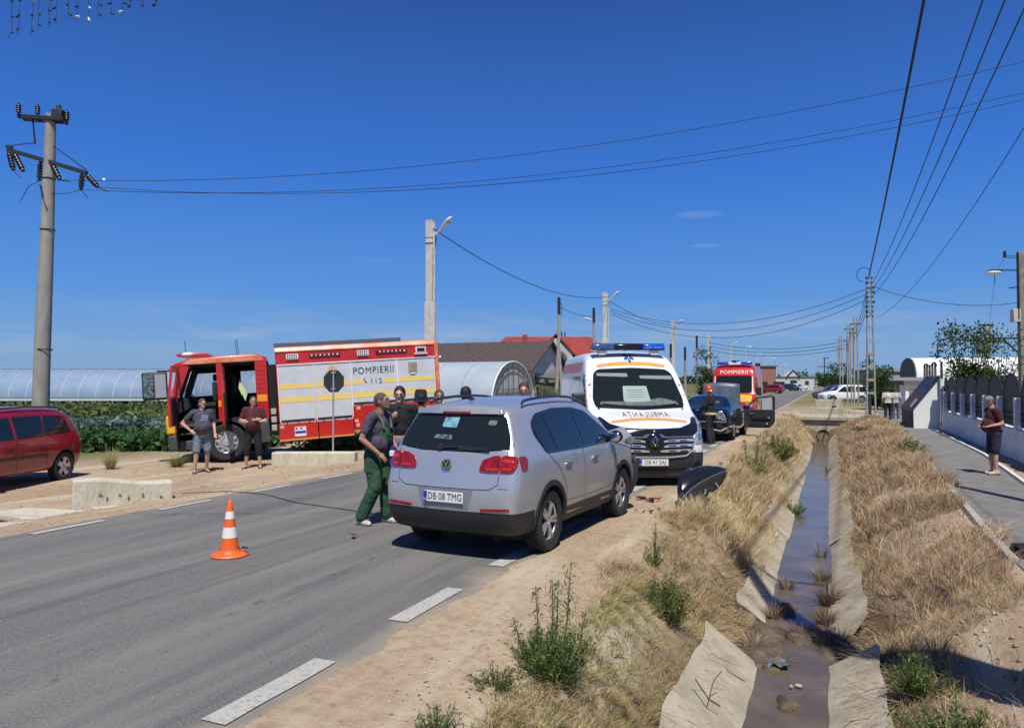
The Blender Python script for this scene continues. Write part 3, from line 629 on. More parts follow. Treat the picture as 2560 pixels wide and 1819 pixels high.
# ------------------------------------------------------------------ silver SUV in the road
def build_suv():
    t = thing('silver_car', 'silver SUV standing in the road with its damaged front towards the ambulance', 'car', (-3.735, 6.885, 0), -4.0); t.scale = (.935, .93, .985)
    L = 4.40
    zb = [(0, .27), (.3, .25), (4.0, .24), (4.4, .27)]
    ztop = [(0, 1.60), (.3, 1.63), (.8, 1.665), (1.6, 1.68), (2.2, 1.66), (2.6, 1.60), (3.35, 1.12), (3.5, 1.07), (3.9, 1.02), (4.25, .93), (4.4, .84)]
    yr = [(.25, .13), (.40, .03), (.55, .0), (.78, .0), (.95, .05), (1.10, .09), (1.45, .27), (1.60, .34), (1.7, .36)]
    yf = [(.25, 4.28), (.5, 4.4), (.8, 4.40), (1.0, 4.32), (1.7, 4.2)]
    W = [(.24, .86), (.35, .905), (.55, .925), (.75, .93), (.95, .915), (1.08, .895), (1.14, .875), (1.5, .715), (1.66, .64)]
    taper = [(0, .93), (.12, .965), (.45, 1), (3.8, 1), (4.2, .95), (4.4, .86)]
    ys = [0, .06, .15, .3] + [round(.5 + .14 * k, 3) for k in range(27)] + [4.25, 4.34, 4.4]
    def jit(q):
        if q.y > 3.95 and q.x > -.2:
            k = min(1, (q.y - 3.95) / .4); q = q + Vector((-.05 * k * math.sin(q.z * 9), -.22 * k * (.6 + .4 * math.sin(q.x * 7 + q.z * 11)), .05 * k * math.sin(q.x * 13 + 1)))
        return q
    wr = .335
    me, bvh = carbody(L, zb, ztop, yr, yf, W, taper, ys, nv=16, na=14, smooth=4, wells=((.87, .35, .395), (3.45, .35, .395)), jit=jit)
    AX = ((.87, .35), (3.45, .35))
    def cls(c, n):
        for wy, wz in AX:
            if math.hypot(c.y - wy, c.z - wz) < .399 and abs(c.x) < .96: return 'well'
        if c.z < .355 or (c.y < .42 and c.z < .535): return 'low'
        return 'body'
    parts = split_mesh(me, [(Vector((0, 0, .535)), Vector((0, 0, 1))), (Vector((0, 0, .355)), Vector((0, 0, 1))), (Vector((0, .42, 0)), Vector((0, 1, 0)))], cls)
    link('body', parts['body'], silverp, t); link('lower_cladding', parts['low'], blk, t); wa = link('wheel_arch', parts['well'], seam, t); wa['kind'] = 'stuff'
    S = 'side+'
    for sd_, sg in (('side+', 1), ('side-', -1)):
        win = [(.92, 1.125), (.74, 1.30), (.72, 1.40), (.86, 1.515), (1.4, 1.56), (2.0, 1.555), (2.36, 1.50), (3.0, 1.18), (3.1, 1.115), (2.0, 1.105)]
        decal('window_frame', bvh, sd_, rp([(.80, 1.10), (.62, 1.32), (.66, 1.45), (.86, 1.545), (1.4, 1.592), (2.0, 1.587), (2.42, 1.53), (3.12, 1.17), (3.22, 1.09), (2.0, 1.08)], .06), blkg, t, off=.003, skirt=.01)
        for nm, pg in (('rear_side_window', [(.80, 1.13), (.68, 1.32), (.73, 1.44), (.98, 1.53), (1.01, 1.53), (1.10, 1.12)]), ('rear_door_window', [(1.13, 1.12), (1.04, 1.53), (1.45, 1.565), (1.86, 1.565), (1.90, 1.12)]), ('front_door_window', [(1.98, 1.12), (1.95, 1.565), (2.2, 1.545), (2.42, 1.50), (3.0, 1.19), (3.08, 1.12)])):
            decal(nm, bvh, sd_, rp(pg, .04), glassd, t, off=.008, skirt=.005)
        # arch trim, side sill
        for wy, wz in AX:
            a = ring((wy, wz), .455, 26, a0=-14, a1=194); b = ring((wy, wz), .396, 26, a0=-14, a1=194)
            decal('arch_trim', bvh, sd_, a + b[::-1], blk, t, off=.012, skirt=.05)
        decal('sill_trim', bvh, sd_, [(1.30, .44), (3.02, .44), (3.02, .27), (1.30, .27)], blk, t, off=.014, skirt=.02)
        for pts in ([(1.93, 1.09), (1.95, .80), (1.93, .45)], [(3.16, 1.09), (3.12, .8), (3.05, .47)], [(.86, 1.09), (1.12, .92), (1.30, .70), (1.33, .47)]):
            decal('door_gap', bvh, sd_, band(pts, .008), seam, t, off=.003, skirt=0)
        decal('waist_crease', bvh, sd_, band([(1.3, .52), (2.2, .50), (3.02, .52)], .012), mat('crease', (.30, .31, .33), .4, .6), t, off=.003, skirt=0)
        for y0 in (1.28, 2.20):
            h = decal('door_handle', bvh, sd_, rp([(y0, .955), (y0 + .19, .96), (y0 + .19, .925), (y0, .92)], .015), chrome if sg > 0 else silverp, t, off=.028, skirt=.03)
        wheel(t, sg * .80, .87, wr + .015, sg, rimr=.225, w=.235); wheel(t, sg * .80, 3.45, wr + .015, sg, rimr=.225, w=.235, steer=-3)
        mirror_unit(t, sg * .87, 2.98, 1.16, sg, blkg, (.11, .07, .085))
        # roof rails
        pts = [Vector((sg * .64, .62, 1.655)), Vector((sg * .62, .70, 1.685)), Vector((sg * .625, .85, 1.705)), Vector((sg * .63, 1.2, 1.722)), Vector((sg * .63, 1.6, 1.728)), Vector((sg * .63, 2.0, 1.715)), Vector((sg * .625, 2.3, 1.685)), Vector((sg * .61, 2.5, 1.645)), Vector((sg * .61, 2.6, 1.61))]
        rr_ = MB().tube(pts, [.012, .017, .017, .017, .017, .017, .017, .015, .012], 8); obj('roof_rail', rr_, blkg, t, smooth=50)
    # rear screen
    T = [(-.74, 1.20), (-.72, 1.30), (-.61, 1.535), (-.40, 1.565), (.40, 1.565), (.61, 1.535), (.72, 1.30), (.74, 1.20), (.35, 1.165), (-.35, 1.165)]
    decal('rear_window', bvh, 'rear', rp([(x * 1.0, z - .005) for x, z in T], .05), glassd, t, off=.006, skirt=.02)
    decal('window_seal', bvh, 'rear', rp([(x * 1.05, 1.36 + (z - 1.36) * 1.07) for x, z in T], .05), blkg, t, off=.001, skirt=.0)
    decal('spoiler', bvh, 'rear', rp([(-.60, 1.555), (-.55, 1.61), (.55, 1.61), (.60, 1.555)], .03), silverp, t, off=.035, skirt=.04)
    decal('brake_light', bvh, 'rear', rp([(-.19, 1.56), (.19, 1.56), (.19, 1.578), (-.19, 1.578)], .006), redl, t, off=.04, skirt=.01)
    yy = lay(bvh, 'rear', (.2, 1.2), .02).y; wp = MB().bar((-.12, yy, 1.195), (.26, yy, 1.21), .02, .02); wp.bar((.12, yy - .005, 1.185), (.52, yy, 1.19), .012, .03); wp.cyl((-.12, yy + .01, 1.195), (0, 1, 0), .035, .06, 12); obj('rear_wiper', wp, blk, t)
    # things seen through the rear screen: sticker, mirror, light panel
    decal('window_sticker', bvh, 'rear', rp([(-.17, 1.41), (-.15, 1.51), (.05, 1.515), (.03, 1.40)], .01), mat('sticker_blue', (.20, .42, .50), .5, c2=(.08, .22, .28), nscale=9), t, off=.010, skirt=0)
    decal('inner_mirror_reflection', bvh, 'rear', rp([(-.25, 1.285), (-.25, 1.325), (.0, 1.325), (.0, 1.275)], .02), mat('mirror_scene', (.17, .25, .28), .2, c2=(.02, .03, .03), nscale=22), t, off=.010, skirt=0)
    decal('headrest_shape', bvh, 'rear', rp([(.42, 1.44), (.43, 1.49), (.53, 1.485), (.52, 1.435)], .02), mat('pale_trim', (.13, .14, .13), .6), t, off=.010, skirt=0)
    # tail lights (outer half wraps round the corner)
    for sg, sd_ in ((1, 'side+'), (-1, 'side-')):
        mk = lambda P: [(sg * x, z) for x, z in P]
        a = decal('tail_light', bvh, 'rear', rp(mk([(.42, .965), (.45, 1.075), (.58, 1.125), (.665, 1.13), (.665, .955), (.50, .955)]), .03), redl, t, off=.016, skirt=.03, res=.05)
        b = decal('tail_light', bvh, 'rear', rp(mk([(.675, .955), (.675, 1.13), (.76, 1.13), (.83, 1.115), (.845, 1.06), (.84, .99), (.81, .955)]), .03), redl, t, off=.016, skirt=.03, res=.05)
        decal('lens_band', bvh, 'rear', rp(mk([(.70, 1.06), (.70, 1.095), (.81, 1.095), (.81, 1.06)]), .012), redl2, b, off=.019, skirt=0)
        decal('lens_band', bvh, 'rear', rp(mk([(.70, .985), (.70, 1.005), (.80, 1.005), (.80, .985)]), .008), redl2, b, off=.019, skirt=0)
        decal('lens_band', bvh, 'rear', rp(mk([(.50, .98), (.50, 1.0), (.65, 1.0), (.65, .98)]), .008), redl2, a, off=.019, skirt=0)
        decal('tail_light', bvh, sd_, rp([(.17, .965), (.17, 1.115), (.26, 1.12), (.32, 1.08), (.29, 1.0), (.24, .965)], .03), redl, t, off=.010, skirt=.012, res=.05)
        decal('fog_light', bvh, 'rear', rp([(sg * .46, .545), (sg * .46, .575), (sg * .80, .588), (sg * .80, .557)], .01), redl, t, off=.012, skirt=.01)
    # tailgate gaps
    g = band([(-.72, 1.17), (-.73, 1.10), (-.665, .93), (-.66, .83), (-.56, .775), (-.36, .77), (.36, .77), (.56, .775), (.66, .83), (.665, .93), (.73, 1.10), (.72, 1.17)], .007)
    decal('tailgate_gap', bvh, 'rear', g, seam, t, off=.003, skirt=0)
    decal('bumper_crease', bvh, 'rear', band([(-.88, .785), (-.66, .79)], .006), seam, t, off=.003, skirt=0); decal('bumper_crease', bvh, 'rear', band([(.88, .785), (.66, .79)], .006), seam, t, off=.003, skirt=0)
    # recessed number plate
    decal('plate_recess', bvh, 'rear', rp([(-.37, .765), (-.30, .56), (.30, .56), (.37, .765)], .02), mat('recess_silver', (.30, .31, .33), .45, .5), t, off=.004, skirt=0)
    plate(t, (0, lay(bvh, 'rear', (0, .675), .02).y - .0, .675), .52, .115, 'DB 08 TMG', -1)
    # badge
    bz = 1.00; hit = lay(bvh, 'rear', (0, bz), .0); by = hit.y - .012
    bd = MB().lathe([(.001, 0), (.062, -.002), (.066, .01)], (0, by, bz), 'y', 28); bo = obj('badge', bd, mat('badge_dark', (.05, .055, .065), .3, .6), t, smooth=30)
    rg = MB().lathe([(.060, .004), (.060, -.008), (.070, -.010), (.074, .004)], (0, by, bz), 'y', 28); obj('badge_ring', rg, chrome, bo, smooth=30)
    vw = MB()
    for (x0, z0), (x1, z1) in (((-.026, .050), (0, .006)), ((0, .006), (.026, .050)), ((-.052, .022), (-.024, -.046)), ((-.024, -.046), (0, .0)), ((0, .0), (.024, -.046)), ((.024, -.046), (.052, .022))):
        vw.bar((x0, by - .007, bz + z0), (x1, by - .007, bz + z1), .010, .008, up=(0, 1, 0))
    obj('badge_letters', vw, chrome, bo)
    lettering('model_script', '4MOTION', .03, lambda u, v: (.72 - 0 + u * 0 - .16 + u, lay(bvh, 'rear', (.56 + u, .70), .003).y, .70 + v), chrome, t) if False else None
    # exhaust, underside
    ub = MB().box(-.72, .72, .35, 4.0, .2, .30); ub.box(-.35, .25, .5, .9, .16, .3); ub.tube([(.55, .16, .24), (.5, .5, .24)], .03, 10); ub.bar((-.7, .87, .3), (.7, .87, .3), .09, .09); ub.bar((-.7, 3.45, .3), (.7, 3.45, .3), .09, .09); obj('underbody', ub, seam, t)
    # roof aerial and windscreen
    mb = MB().ell((0, .55, 1.71), (.03, .07, .02), nu=12, nv=6); mb.ell((0, .53, 1.735), (.014, .03, .02), nu=10, nv=6); obj('aerial', mb, blkg, t, smooth=50)
    decal('windscreen', bvh, 'front', rp([(-.62, 1.56), (.62, 1.56), (.78, 1.16), (-.78, 1.16)], .08), glassd, t, off=.006)
    decal('bonnet_gap', bvh, 'side+', band([(3.18, 1.06), (3.7, .98), (4.1, .90)], .009), seam, t, off=.004, skirt=0)
    # crushed right front corner: torn wing edge, hanging liner, bared lamp shell
    rr2 = random.Random(5); sh = MB()
    for k in range(14):
        c = Vector((.55 + rr2.random() * .35, 3.95 + rr2.random() * .3, .55 + rr2.random() * .55)); a, b, d = [Vector((rr2.uniform(-.1, .1), rr2.uniform(-.12, .12), rr2.uniform(-.10, .10))) for _ in range(3)]
        n = (b - a).cross(d - a).normalized() * .006; sh.add([c + a, c + b, c + d, c + a + n, c + b + n, c + d + n], [(0, 1, 2), (5, 4, 3), (0, 3, 4, 1), (1, 4, 5, 2), (2, 5, 3, 0)])
    obj('torn_wing', sh, silverp, t)
    sh = MB()
    for k in range(9):
        c = Vector((.66 + rr2.random() * .25, 4.0 + rr2.random() * .22, .35 + rr2.random() * .45)); a, b, d = [Vector((rr2.uniform(-.09, .09), rr2.uniform(-.1, .1), rr2.uniform(-.15, .15))) for _ in range(3)]
        n = (b - a).cross(d - a).normalized() * .006; sh.add([c + a, c + b, c + d, c + a + n, c + b + n, c + d + n], [(0, 1, 2), (5, 4, 3), (0, 3, 4, 1), (1, 4, 5, 2), (2, 5, 3, 0)])
    sh.tube([(.82, 4.02, .85), (.93, 4.06, .72), (.92, 4.03, .45), (.86, 3.98, .25)], [.03, .05, .05, .02], 8)
    obj('hanging_liner', sh, blk, t)
    # raised crumpled bonnet corner
    bo_ = MB(); P0 = [(.42, 3.62, 1.06), (.80, 3.60, 1.02), (.90, 3.95, 1.12), (.70, 4.10, 1.24), (.40, 3.98, 1.13)]
    bo_.add(P0 + [(x, y, z - .02) for x, y, z in P0] + [(.62, 3.85, 1.14)], [(0, 1, 10), (1, 2, 10), (2, 3, 10), (3, 4, 10), (4, 0, 10), (9, 8, 7, 6, 5), (0, 5, 6, 1), (1, 6, 7, 2), (2, 7, 8, 3), (3, 8, 9, 4)]); obj('crumpled_bonnet', bo_, silverp, t)
    return t
build_suv()

if DBG:
    bpy.context.view_layer.update()
    for o in bpy.data.objects:
        if o.name.split('.')[0] in ('tail_light', 'lens_band', 'fog_light', 'brake_light'):
            c = [v.co for v in o.data.vertices]; print('DBG', o.name, [round(min(v[i] for v in c), 2) for i in range(3)], [round(max(v[i] for v in c), 2) for i in range(3)])
# ------------------------------------------------------------------ ambulance
vanw = mat('van_white', (.74, .76, .76), .3, coat=.5, noise=.04, nscale=2)
vanblk = mat('bonnet_guard_black', (.010, .011, .014), .12, coat=.7)
grey = mat('bumper_grey', (.030, .032, .035), .5, noise=.2, nscale=4)
orange = mat('orange_stripe', (.72, .30, .07), .45); orange2 = mat('side_stripe', (.50, .17, .10), .4)
bluebar = mat('blue_light_lens', (.01, .05, .42), .12, coat=.7, c2=(.02, .12, .75), nscale=6)
def build_ambulance():
    fx, fy = -2.88, 13.03; ph = 206.6; L = 5.6
    d = (-math.sin(R(ph)), math.cos(R(ph)))
    t = thing('ambulance', 'white ambulance van with orange stripes, nose up against the silver car', 'ambulance', (fx - L * d[0], fy - L * d[1], 0), ph)
    zb = [(0, .38), (4.2, .34), (5.0, .22), (5.6, .15)]
    ztop = [(0, 2.42), (.2, 2.47), (2.8, 2.49), (3.3, 2.46), (3.7, 2.36), (3.95, 2.16), (4.72, 1.36), (4.9, 1.29), (5.3, 1.17), (5.5, 1.06), (5.6, .98)]
    yr = [(.2, .02), (2.3, .03), (2.5, .1)]; yf = [(.2, 5.5), (.45, 5.6), (.7, 5.6), (.95, 5.54), (1.2, 5.42), (2.5, 5.3)]
    W = [(.15, 1.0), (.4, 1.04), (.8, 1.03), (1.4, 1.03), (2.0, .965), (2.45, .88)]
    taper = [(0, .97), (.1, 1), (4.3, 1), (5.0, .985), (5.35, .955), (5.6, .86)]
    ys = [0, .08, .25] + [round(.5 + .25 * k, 3) for k in range(11)] + [round(3.15 + .13 * k, 3) for k in range(17)] + [5.33, 5.43, 5.52, 5.6]
    me, bvh = carbody(L, zb, ztop, yr, yf, W, taper, ys, nv=18, na=14, smooth=3, wells=((1.05, .36, .40), (4.75, .36, .40)), crown=.06)
    AX = ((1.05, .36), (4.75, .36))
    def cls(c, n):
        for wy, wz in AX:
            if math.hypot(c.y - wy, c.z - wz) < .404 and abs(c.x) < 1.1: return 'well'
        if c.y > 4.9 and c.z < .62 or c.z < .42: return 'low'
        return 'body'
    p = split_mesh(me, [(Vector((0, 0, .62)), Vector((0, 0, 1))), (Vector((0, 0, .42)), Vector((0, 0, 1))), (Vector((0, 4.9, 0)), Vector((0, 1, 0)))], cls)
    link('body', p['body'], vanw, t); link('bumper', p['low'], grey, t); wa = link('wheel_arch', p['well'], seam, t); wa['kind'] = 'stuff'
    # windscreen
    ws = [(-.84, 1.40), (-.87, 1.56), (-.78, 2.04), (-.68, 2.12), (0, 2.15), (.68, 2.12), (.78, 2.04), (.87, 1.56), (.84, 1.40), (0, 1.365)]
    decal('windscreen_seal', bvh, 'front', rp([(x * 1.025, 1.75 + (z - 1.75) * 1.05) for x, z in ws], .06), blkg, t, off=.003, skirt=.01)
    g = decal('windscreen', bvh, 'front', rp(ws, .06), glassd, t, off=.008, skirt=.005, res=.05)
    # grab rails, paper on the dashboard, dash seen through the glass
    decal('dashboard_shape', bvh, 'front', rp([(-.78, 1.44), (-.74, 1.50), (-.45, 1.57), (-.12, 1.52), (.2, 1.50), (.75, 1.50), (.78, 1.44), (0, 1.42)], .04), mat('dash_grey', (.13, .16, .16), .5, c2=(.07, .09, .09), nscale=7), t, off=.011, skirt=0)
    for x0, x1, z0 in ((-.78, -.12, 1.93), (.12, .74, 1.98)): decal('sun_visor', bvh, 'front', rp([(x0, z0), (x0, z0 + .075), (x1, z0 + .08), (x1, z0 + .02)], .02), mat('visor_pale', (.19, .21, .21), .6), t, off=.011, skirt=0)
    b = decal('paper_notice', bvh, 'front', rp([(-.23, 1.50), (-.21, 1.80), (.26, 1.80), (.30, 1.53), (.28, 1.49)], .02), mat('notice', (.27, .35, .32), .5), t, off=.014, skirt=0)
    for k in range(4): decal('print_line', bvh, 'front', band([(-.13, 1.72 - k * .045), (.20, 1.722 - k * .045)], .012), mat('notice_ink', (.13, .18, .17), .6), b, off=.017, skirt=0)
    for s in (-1, 1):
        wp = MB(); P = [lay(bvh, 'front', (s * .1, 1.40), .03), lay(bvh, 'front', (s * .72, 1.455), .025)]; wp.bar(P[0], P[1], .022, .02); obj('wiper', wp, blk, t)
    # bonnet guard, bonnet stripe, lettering
    decal('bonnet_guard', bvh, 'front', rp([(-.92, 1.22), (-.86, 1.235), (-.74, 1.12), (-.5, 1.055), (0, 1.04), (.5, 1.055), (.74, 1.12), (.86, 1.235), (.92, 1.22), (.82, .99), (.70, .915), (0, .90), (-.70, .915), (-.82, .99)], .03), vanblk, t, off=.02, skirt=.03)
    decal('screen_washer', bvh, 'front', ring((0, 1.0), .012, 10), whitep, t, off=.03)
    decal('bonnet_stripe', bvh, 'front', [(-.70, 1.165), (-.35, 1.21), (0, 1.225), (.35, 1.21), (.70, 1.165), (.70, 1.128), (.35, 1.168), (0, 1.18), (-.35, 1.168), (-.70, 1.128)], orange, t, off=.005, skirt=0)
    decal_text('bonnet_lettering', bvh, 'front', 'AMBULANȚA', .11, (0, 1.268), mat('dark_red_ink', (.20, .035, .02), .5), t, mirror=False, sx=1.15, spacing=1.25)
    decal('roof_stripe', bvh, 'front', [(-.70, 2.235), (-.35, 2.285), (0, 2.30), (.35, 2.285), (.70, 2.235), (.70, 2.175), (.35, 2.215), (0, 2.225), (-.35, 2.215), (-.70, 2.175)], orange, t, off=.005, skirt=0)
    star = MB()
    so_ = []
    for a in (90, 30, 150):
        da = Vector((math.cos(R(a)), math.sin(R(a)))); na_ = Vector((-da.y, da.x)); hh = .10; ww = .026
        poly = [tuple(Vector((0, 2.405)) + da * i * hh * 1.1 + na_ * j * ww) for i, j in ((-1, -1), (1, -1), (1, 1), (-1, 1))]
        so_.append(decal('life_star_arm', bvh, 'front', [(x, max(2.33, min(2.46, z)) if False else z) for x, z in poly], mat('star_blue', (.01, .12, .38), .4), t, off=.006 + .002 * len(so_), skirt=0))
    decal('star_staff', bvh, 'front', band([(-.004, 2.335), (.006, 2.37), (-.006, 2.40), (.004, 2.45)], .012), whitep, t, off=.014, skirt=0)
    gchrome = mat('grille_chrome', (.62, .63, .65), .25, .55)
    # grille
    decal('grille_panel', bvh, 'front', rp([(-.76, .885), (.76, .885), (.72, .66), (.60, .535), (-.60, .535), (-.72, .66)], .06), seam, t, off=.006, skirt=.01)
    def chromebar(z, xo, dip, h=.035, x0=.17):
        for s in (-1, 1):
            o = decal('grille_bar', bvh, 'front', rp([(s * x0, z - dip), (s * x0, z - dip + h * .6), (s * (x0 + .1), z + h / 2), (s * xo, z + h / 2 + .012), (s * xo, z - h / 2 + .012), (s * (x0 + .1), z - h / 2)], .01), gchrome, t, off=.022, skirt=.02)
            for q in (.32, .53): decal('bar_slot', bvh, 'front', [(s * (q - .07), z - .008), (s * (q - .07), z + .012), (s * (q + .07), z + .014), (s * (q + .07), z - .004)], seam, o, off=.026, skirt=0)
    chromebar(.83, .73, .03, .045); chromebar(.74, .70, .03, .045); chromebar(.65, .66, .02, .045, x0=.10)
    decal('grille_surround', bvh, 'front', band([(-.76, .87), (-.70, .66), (-.58, .565), (-.3, .543), (.3, .543), (.58, .565), (.70, .66), (.76, .87)], .028), gchrome, t, off=.025, skirt=.02)
    decal('grille_strip', bvh, 'front', rp([(-.72, .915), (-.2, .905), (-.13, .95), (.13, .95), (.2, .905), (.72, .915), (.72, .885), (.18, .88), (0, .91), (-.18, .88), (-.72, .885)], .02), mat('satin_grey', (.16, .165, .17), .35, .4), t, off=.028, skirt=.02)
    yb = lay(bvh, 'front', (0, .82), 0).y
    bz = .835; db = MB().ell((0, yb + .02, bz), (.15, .05, .135), nu=24, nv=12); bo = obj('badge_mount', db, vanblk, t, smooth=60)
    dm = MB(); O = [(0, .115), (.062, 0), (0, -.115), (-.062, 0)]; I = [(0, .062), (.030, 0), (0, -.062), (-.030, 0)]
    V_ = [(x, yb + .062, bz + z) for x, z in O] + [(x, yb + .082, bz + z) for x, z in [(a[0] * .75, a[1] * .78) for a in O]] + [(x, yb + .066, bz + z) for x, z in I]
    F_ = []
    for k in range(4): k2 = (k + 1) % 4; F_ += [(k, k2, 4 + k2, 4 + k), (4 + k, 4 + k2, 8 + k2, 8 + k)]
    dm.add(V_, F_); obj('badge', dm, chrome, bo)
    # headlights
    for s in (-1, 1):
        hp = [(.775, .755), (.73, .83), (.80, .99), (.90, 1.20), (.955, 1.25), (.985, 1.05), (.985, .86), (.93, .775)]
        h = decal('headlight', bvh, 'front', rp([(s * x, z) for x, z in hp], .02), clear, t, off=.012, skirt=.02, res=.05)
        rr = random.Random(3 + s)
        if s < 0:      # broken lamp, cracked into shards
            for k in range(13):
                x = rr.uniform(.79, .94); z = rr.uniform(.80, 1.12); a = rr.uniform(0, 3.1); l = rr.uniform(.03, .08)
                decal('crack', bvh, 'front', band([(s * (x - l * math.cos(a)), z - l * math.sin(a)), (s * x, z + .01), (s * (x + l * math.cos(a)), z + l * math.sin(a))], .007), mat('crack_dark', (.05, .07, .09), .5), h, off=.016, skirt=0)
        decal('lamp_bulb', bvh, 'front', ring((s * .87, .90), .05, 16), chrome, h, off=.018, skirt=0)
        decal('fog_lamp_pocket', bvh, 'front', rp([(s * .74, .42), (s * .92, .52), (s * .93, .36), (s * .74, .33)], .02), seam, t, off=.006, skirt=0)
        decal('wing_crease', bvh, 'front', band([(s * .74, .66), (s * .76, .50), (s * .66, .30)], .02), mat('grey_hi', (.07, .072, .078), .35), t, off=.006, skirt=.006)
    decal('bumper_slot', bvh, 'front', rp([(-.60, .29), (-.60, .345), (.60, .345), (.60, .29)], .02), seam, t, off=.006, skirt=0)
    decal('bumper_lip', bvh, 'front', band([(-.66, .25), (-.60, .23), (.60, .23), (.66, .25)], .02), mat('grey_hi', (.07, .072, .078), .35), t, off=.008, skirt=.008)
    yp = lay(bvh, 'front', (0, .45), 0).y; plate(t, (0.02, yp + .02, .45), .52, .115, 'DB 41 SAJ', 1)
    # crushed corner: bumper end torn on the right as one looks at it
    # sides
    for sd_, s in (('side+', 1), ('side-', -1)):
        decal('door_window', bvh, sd_, rp([(3.70, 1.42), (3.72, 2.02), (3.98, 2.02), (4.62, 1.42)], .05), glassd, t, off=.006)
        decal('door_frame', bvh, sd_, rp([(3.62, 1.36), (3.64, 2.10), (4.02, 2.10), (4.74, 1.36)], .05), blkg, t, off=.002, skirt=0)
        decal('side_window', bvh, sd_, rp([(2.25, 1.28), (2.25, 2.0), (3.35, 2.0), (3.35, 1.28)], .05), mat('frosted_glass', (.10, .16, .20), .12, coat=.5), t, off=.006)
        for y0 in (2.12, 3.5, 1.95): decal('door_gap', bvh, sd_, band([(y0, .45), (y0, 2.25)], .012), seam, t, off=.003, skirt=0)
        decal('side_stripe', bvh, sd_, [(.2, 2.10), (3.3, 2.10), (3.3, 2.30), (.2, 2.30)], orange2, t, off=.004, skirt=0)
        decal('side_stripe', bvh, sd_, [(.2, .98), (4.9, .98), (5.25, 1.12), (4.9, 1.16), (.2, 1.16)], orange2, t, off=.004, skirt=0)
        wheel(t, s * .86, 1.05, .35, s, rimr=.22, w=.22, spokes=6, style='plain', rm=dkalloy); wheel(t, s * .86, 4.75, .35, s, rimr=.22, w=.22, spokes=6, style='plain', rm=dkalloy)
        if s < 0: continue
        m_ = MB().box(s * 1.03 if s > 0 else s * 1.30, s * 1.30 if s > 0 else s * 1.03, 4.30, 4.44, 1.24, 1.66); mo = obj('side_mirror', m_, blk, t, bevel=.04)
        obj('mirror_glass', MB().box(min(s * 1.07, s * 1.27), max(s * 1.07, s * 1.27), 4.292, 4.298, 1.30, 1.60), chrome, mo)
    ub = MB().box(-.8, .8, .3, 5.3, .28, .42); obj('underbody', ub, seam, t)
    # light bar
    zl = 2.53; lb = MB().box(-.76, .76, 3.32, 3.60, zl, zl + .02); o = obj('light_bar', lb, blkg, t, bevel=.01)
    for x0, x1, m_ in ((-.76, -.30, bluebar), (-.29, .29, blkg), (.30, .76, mat('dim_blue_lens', (.02, .05, .14), .12, coat=.7, c2=(.05, .12, .24), nscale=5))):
        obj('lens', MB().prism([(3.33, zl + .015), (3.35, zl + .12), (3.40, zl + .15), (3.52, zl + .15), (3.57, zl + .12), (3.59, zl + .015)], 'x', x0, x1), m_, o, bevel=.015)
    for x in (-.55, .55): obj('bar_foot', MB().box(x - .08, x + .08, 3.36, 3.56, zl - .09, zl + .005), vanw, o, bevel=.01)
    obj('lens_window', MB().box(-.70, -.52, 3.585, 3.592, zl + .04, zl + .085), mat('pale_blue', (.08, .2, .55), .2), o); obj('lens_window', MB().box(-.48, -.36, 3.585, 3.592, zl + .04, zl + .085), mat('pale_blue', (.08, .2, .55), .2), o)
    obj('aerial', MB().tube([(.45, 3.55, 2.44), (.46, 3.53, 2.72)], .006, 6), blk, t)
    obj('aerial', MB().cyl((-.0, 3.75, 2.42), (0, 0, 1), .02, .06, 10), blk, t)
    obj('roof_lamp', MB().box(.60, .72, 1.6, 1.9, 2.40, 2.47), vanw, t, bevel=.015)
    return t
build_ambulance()

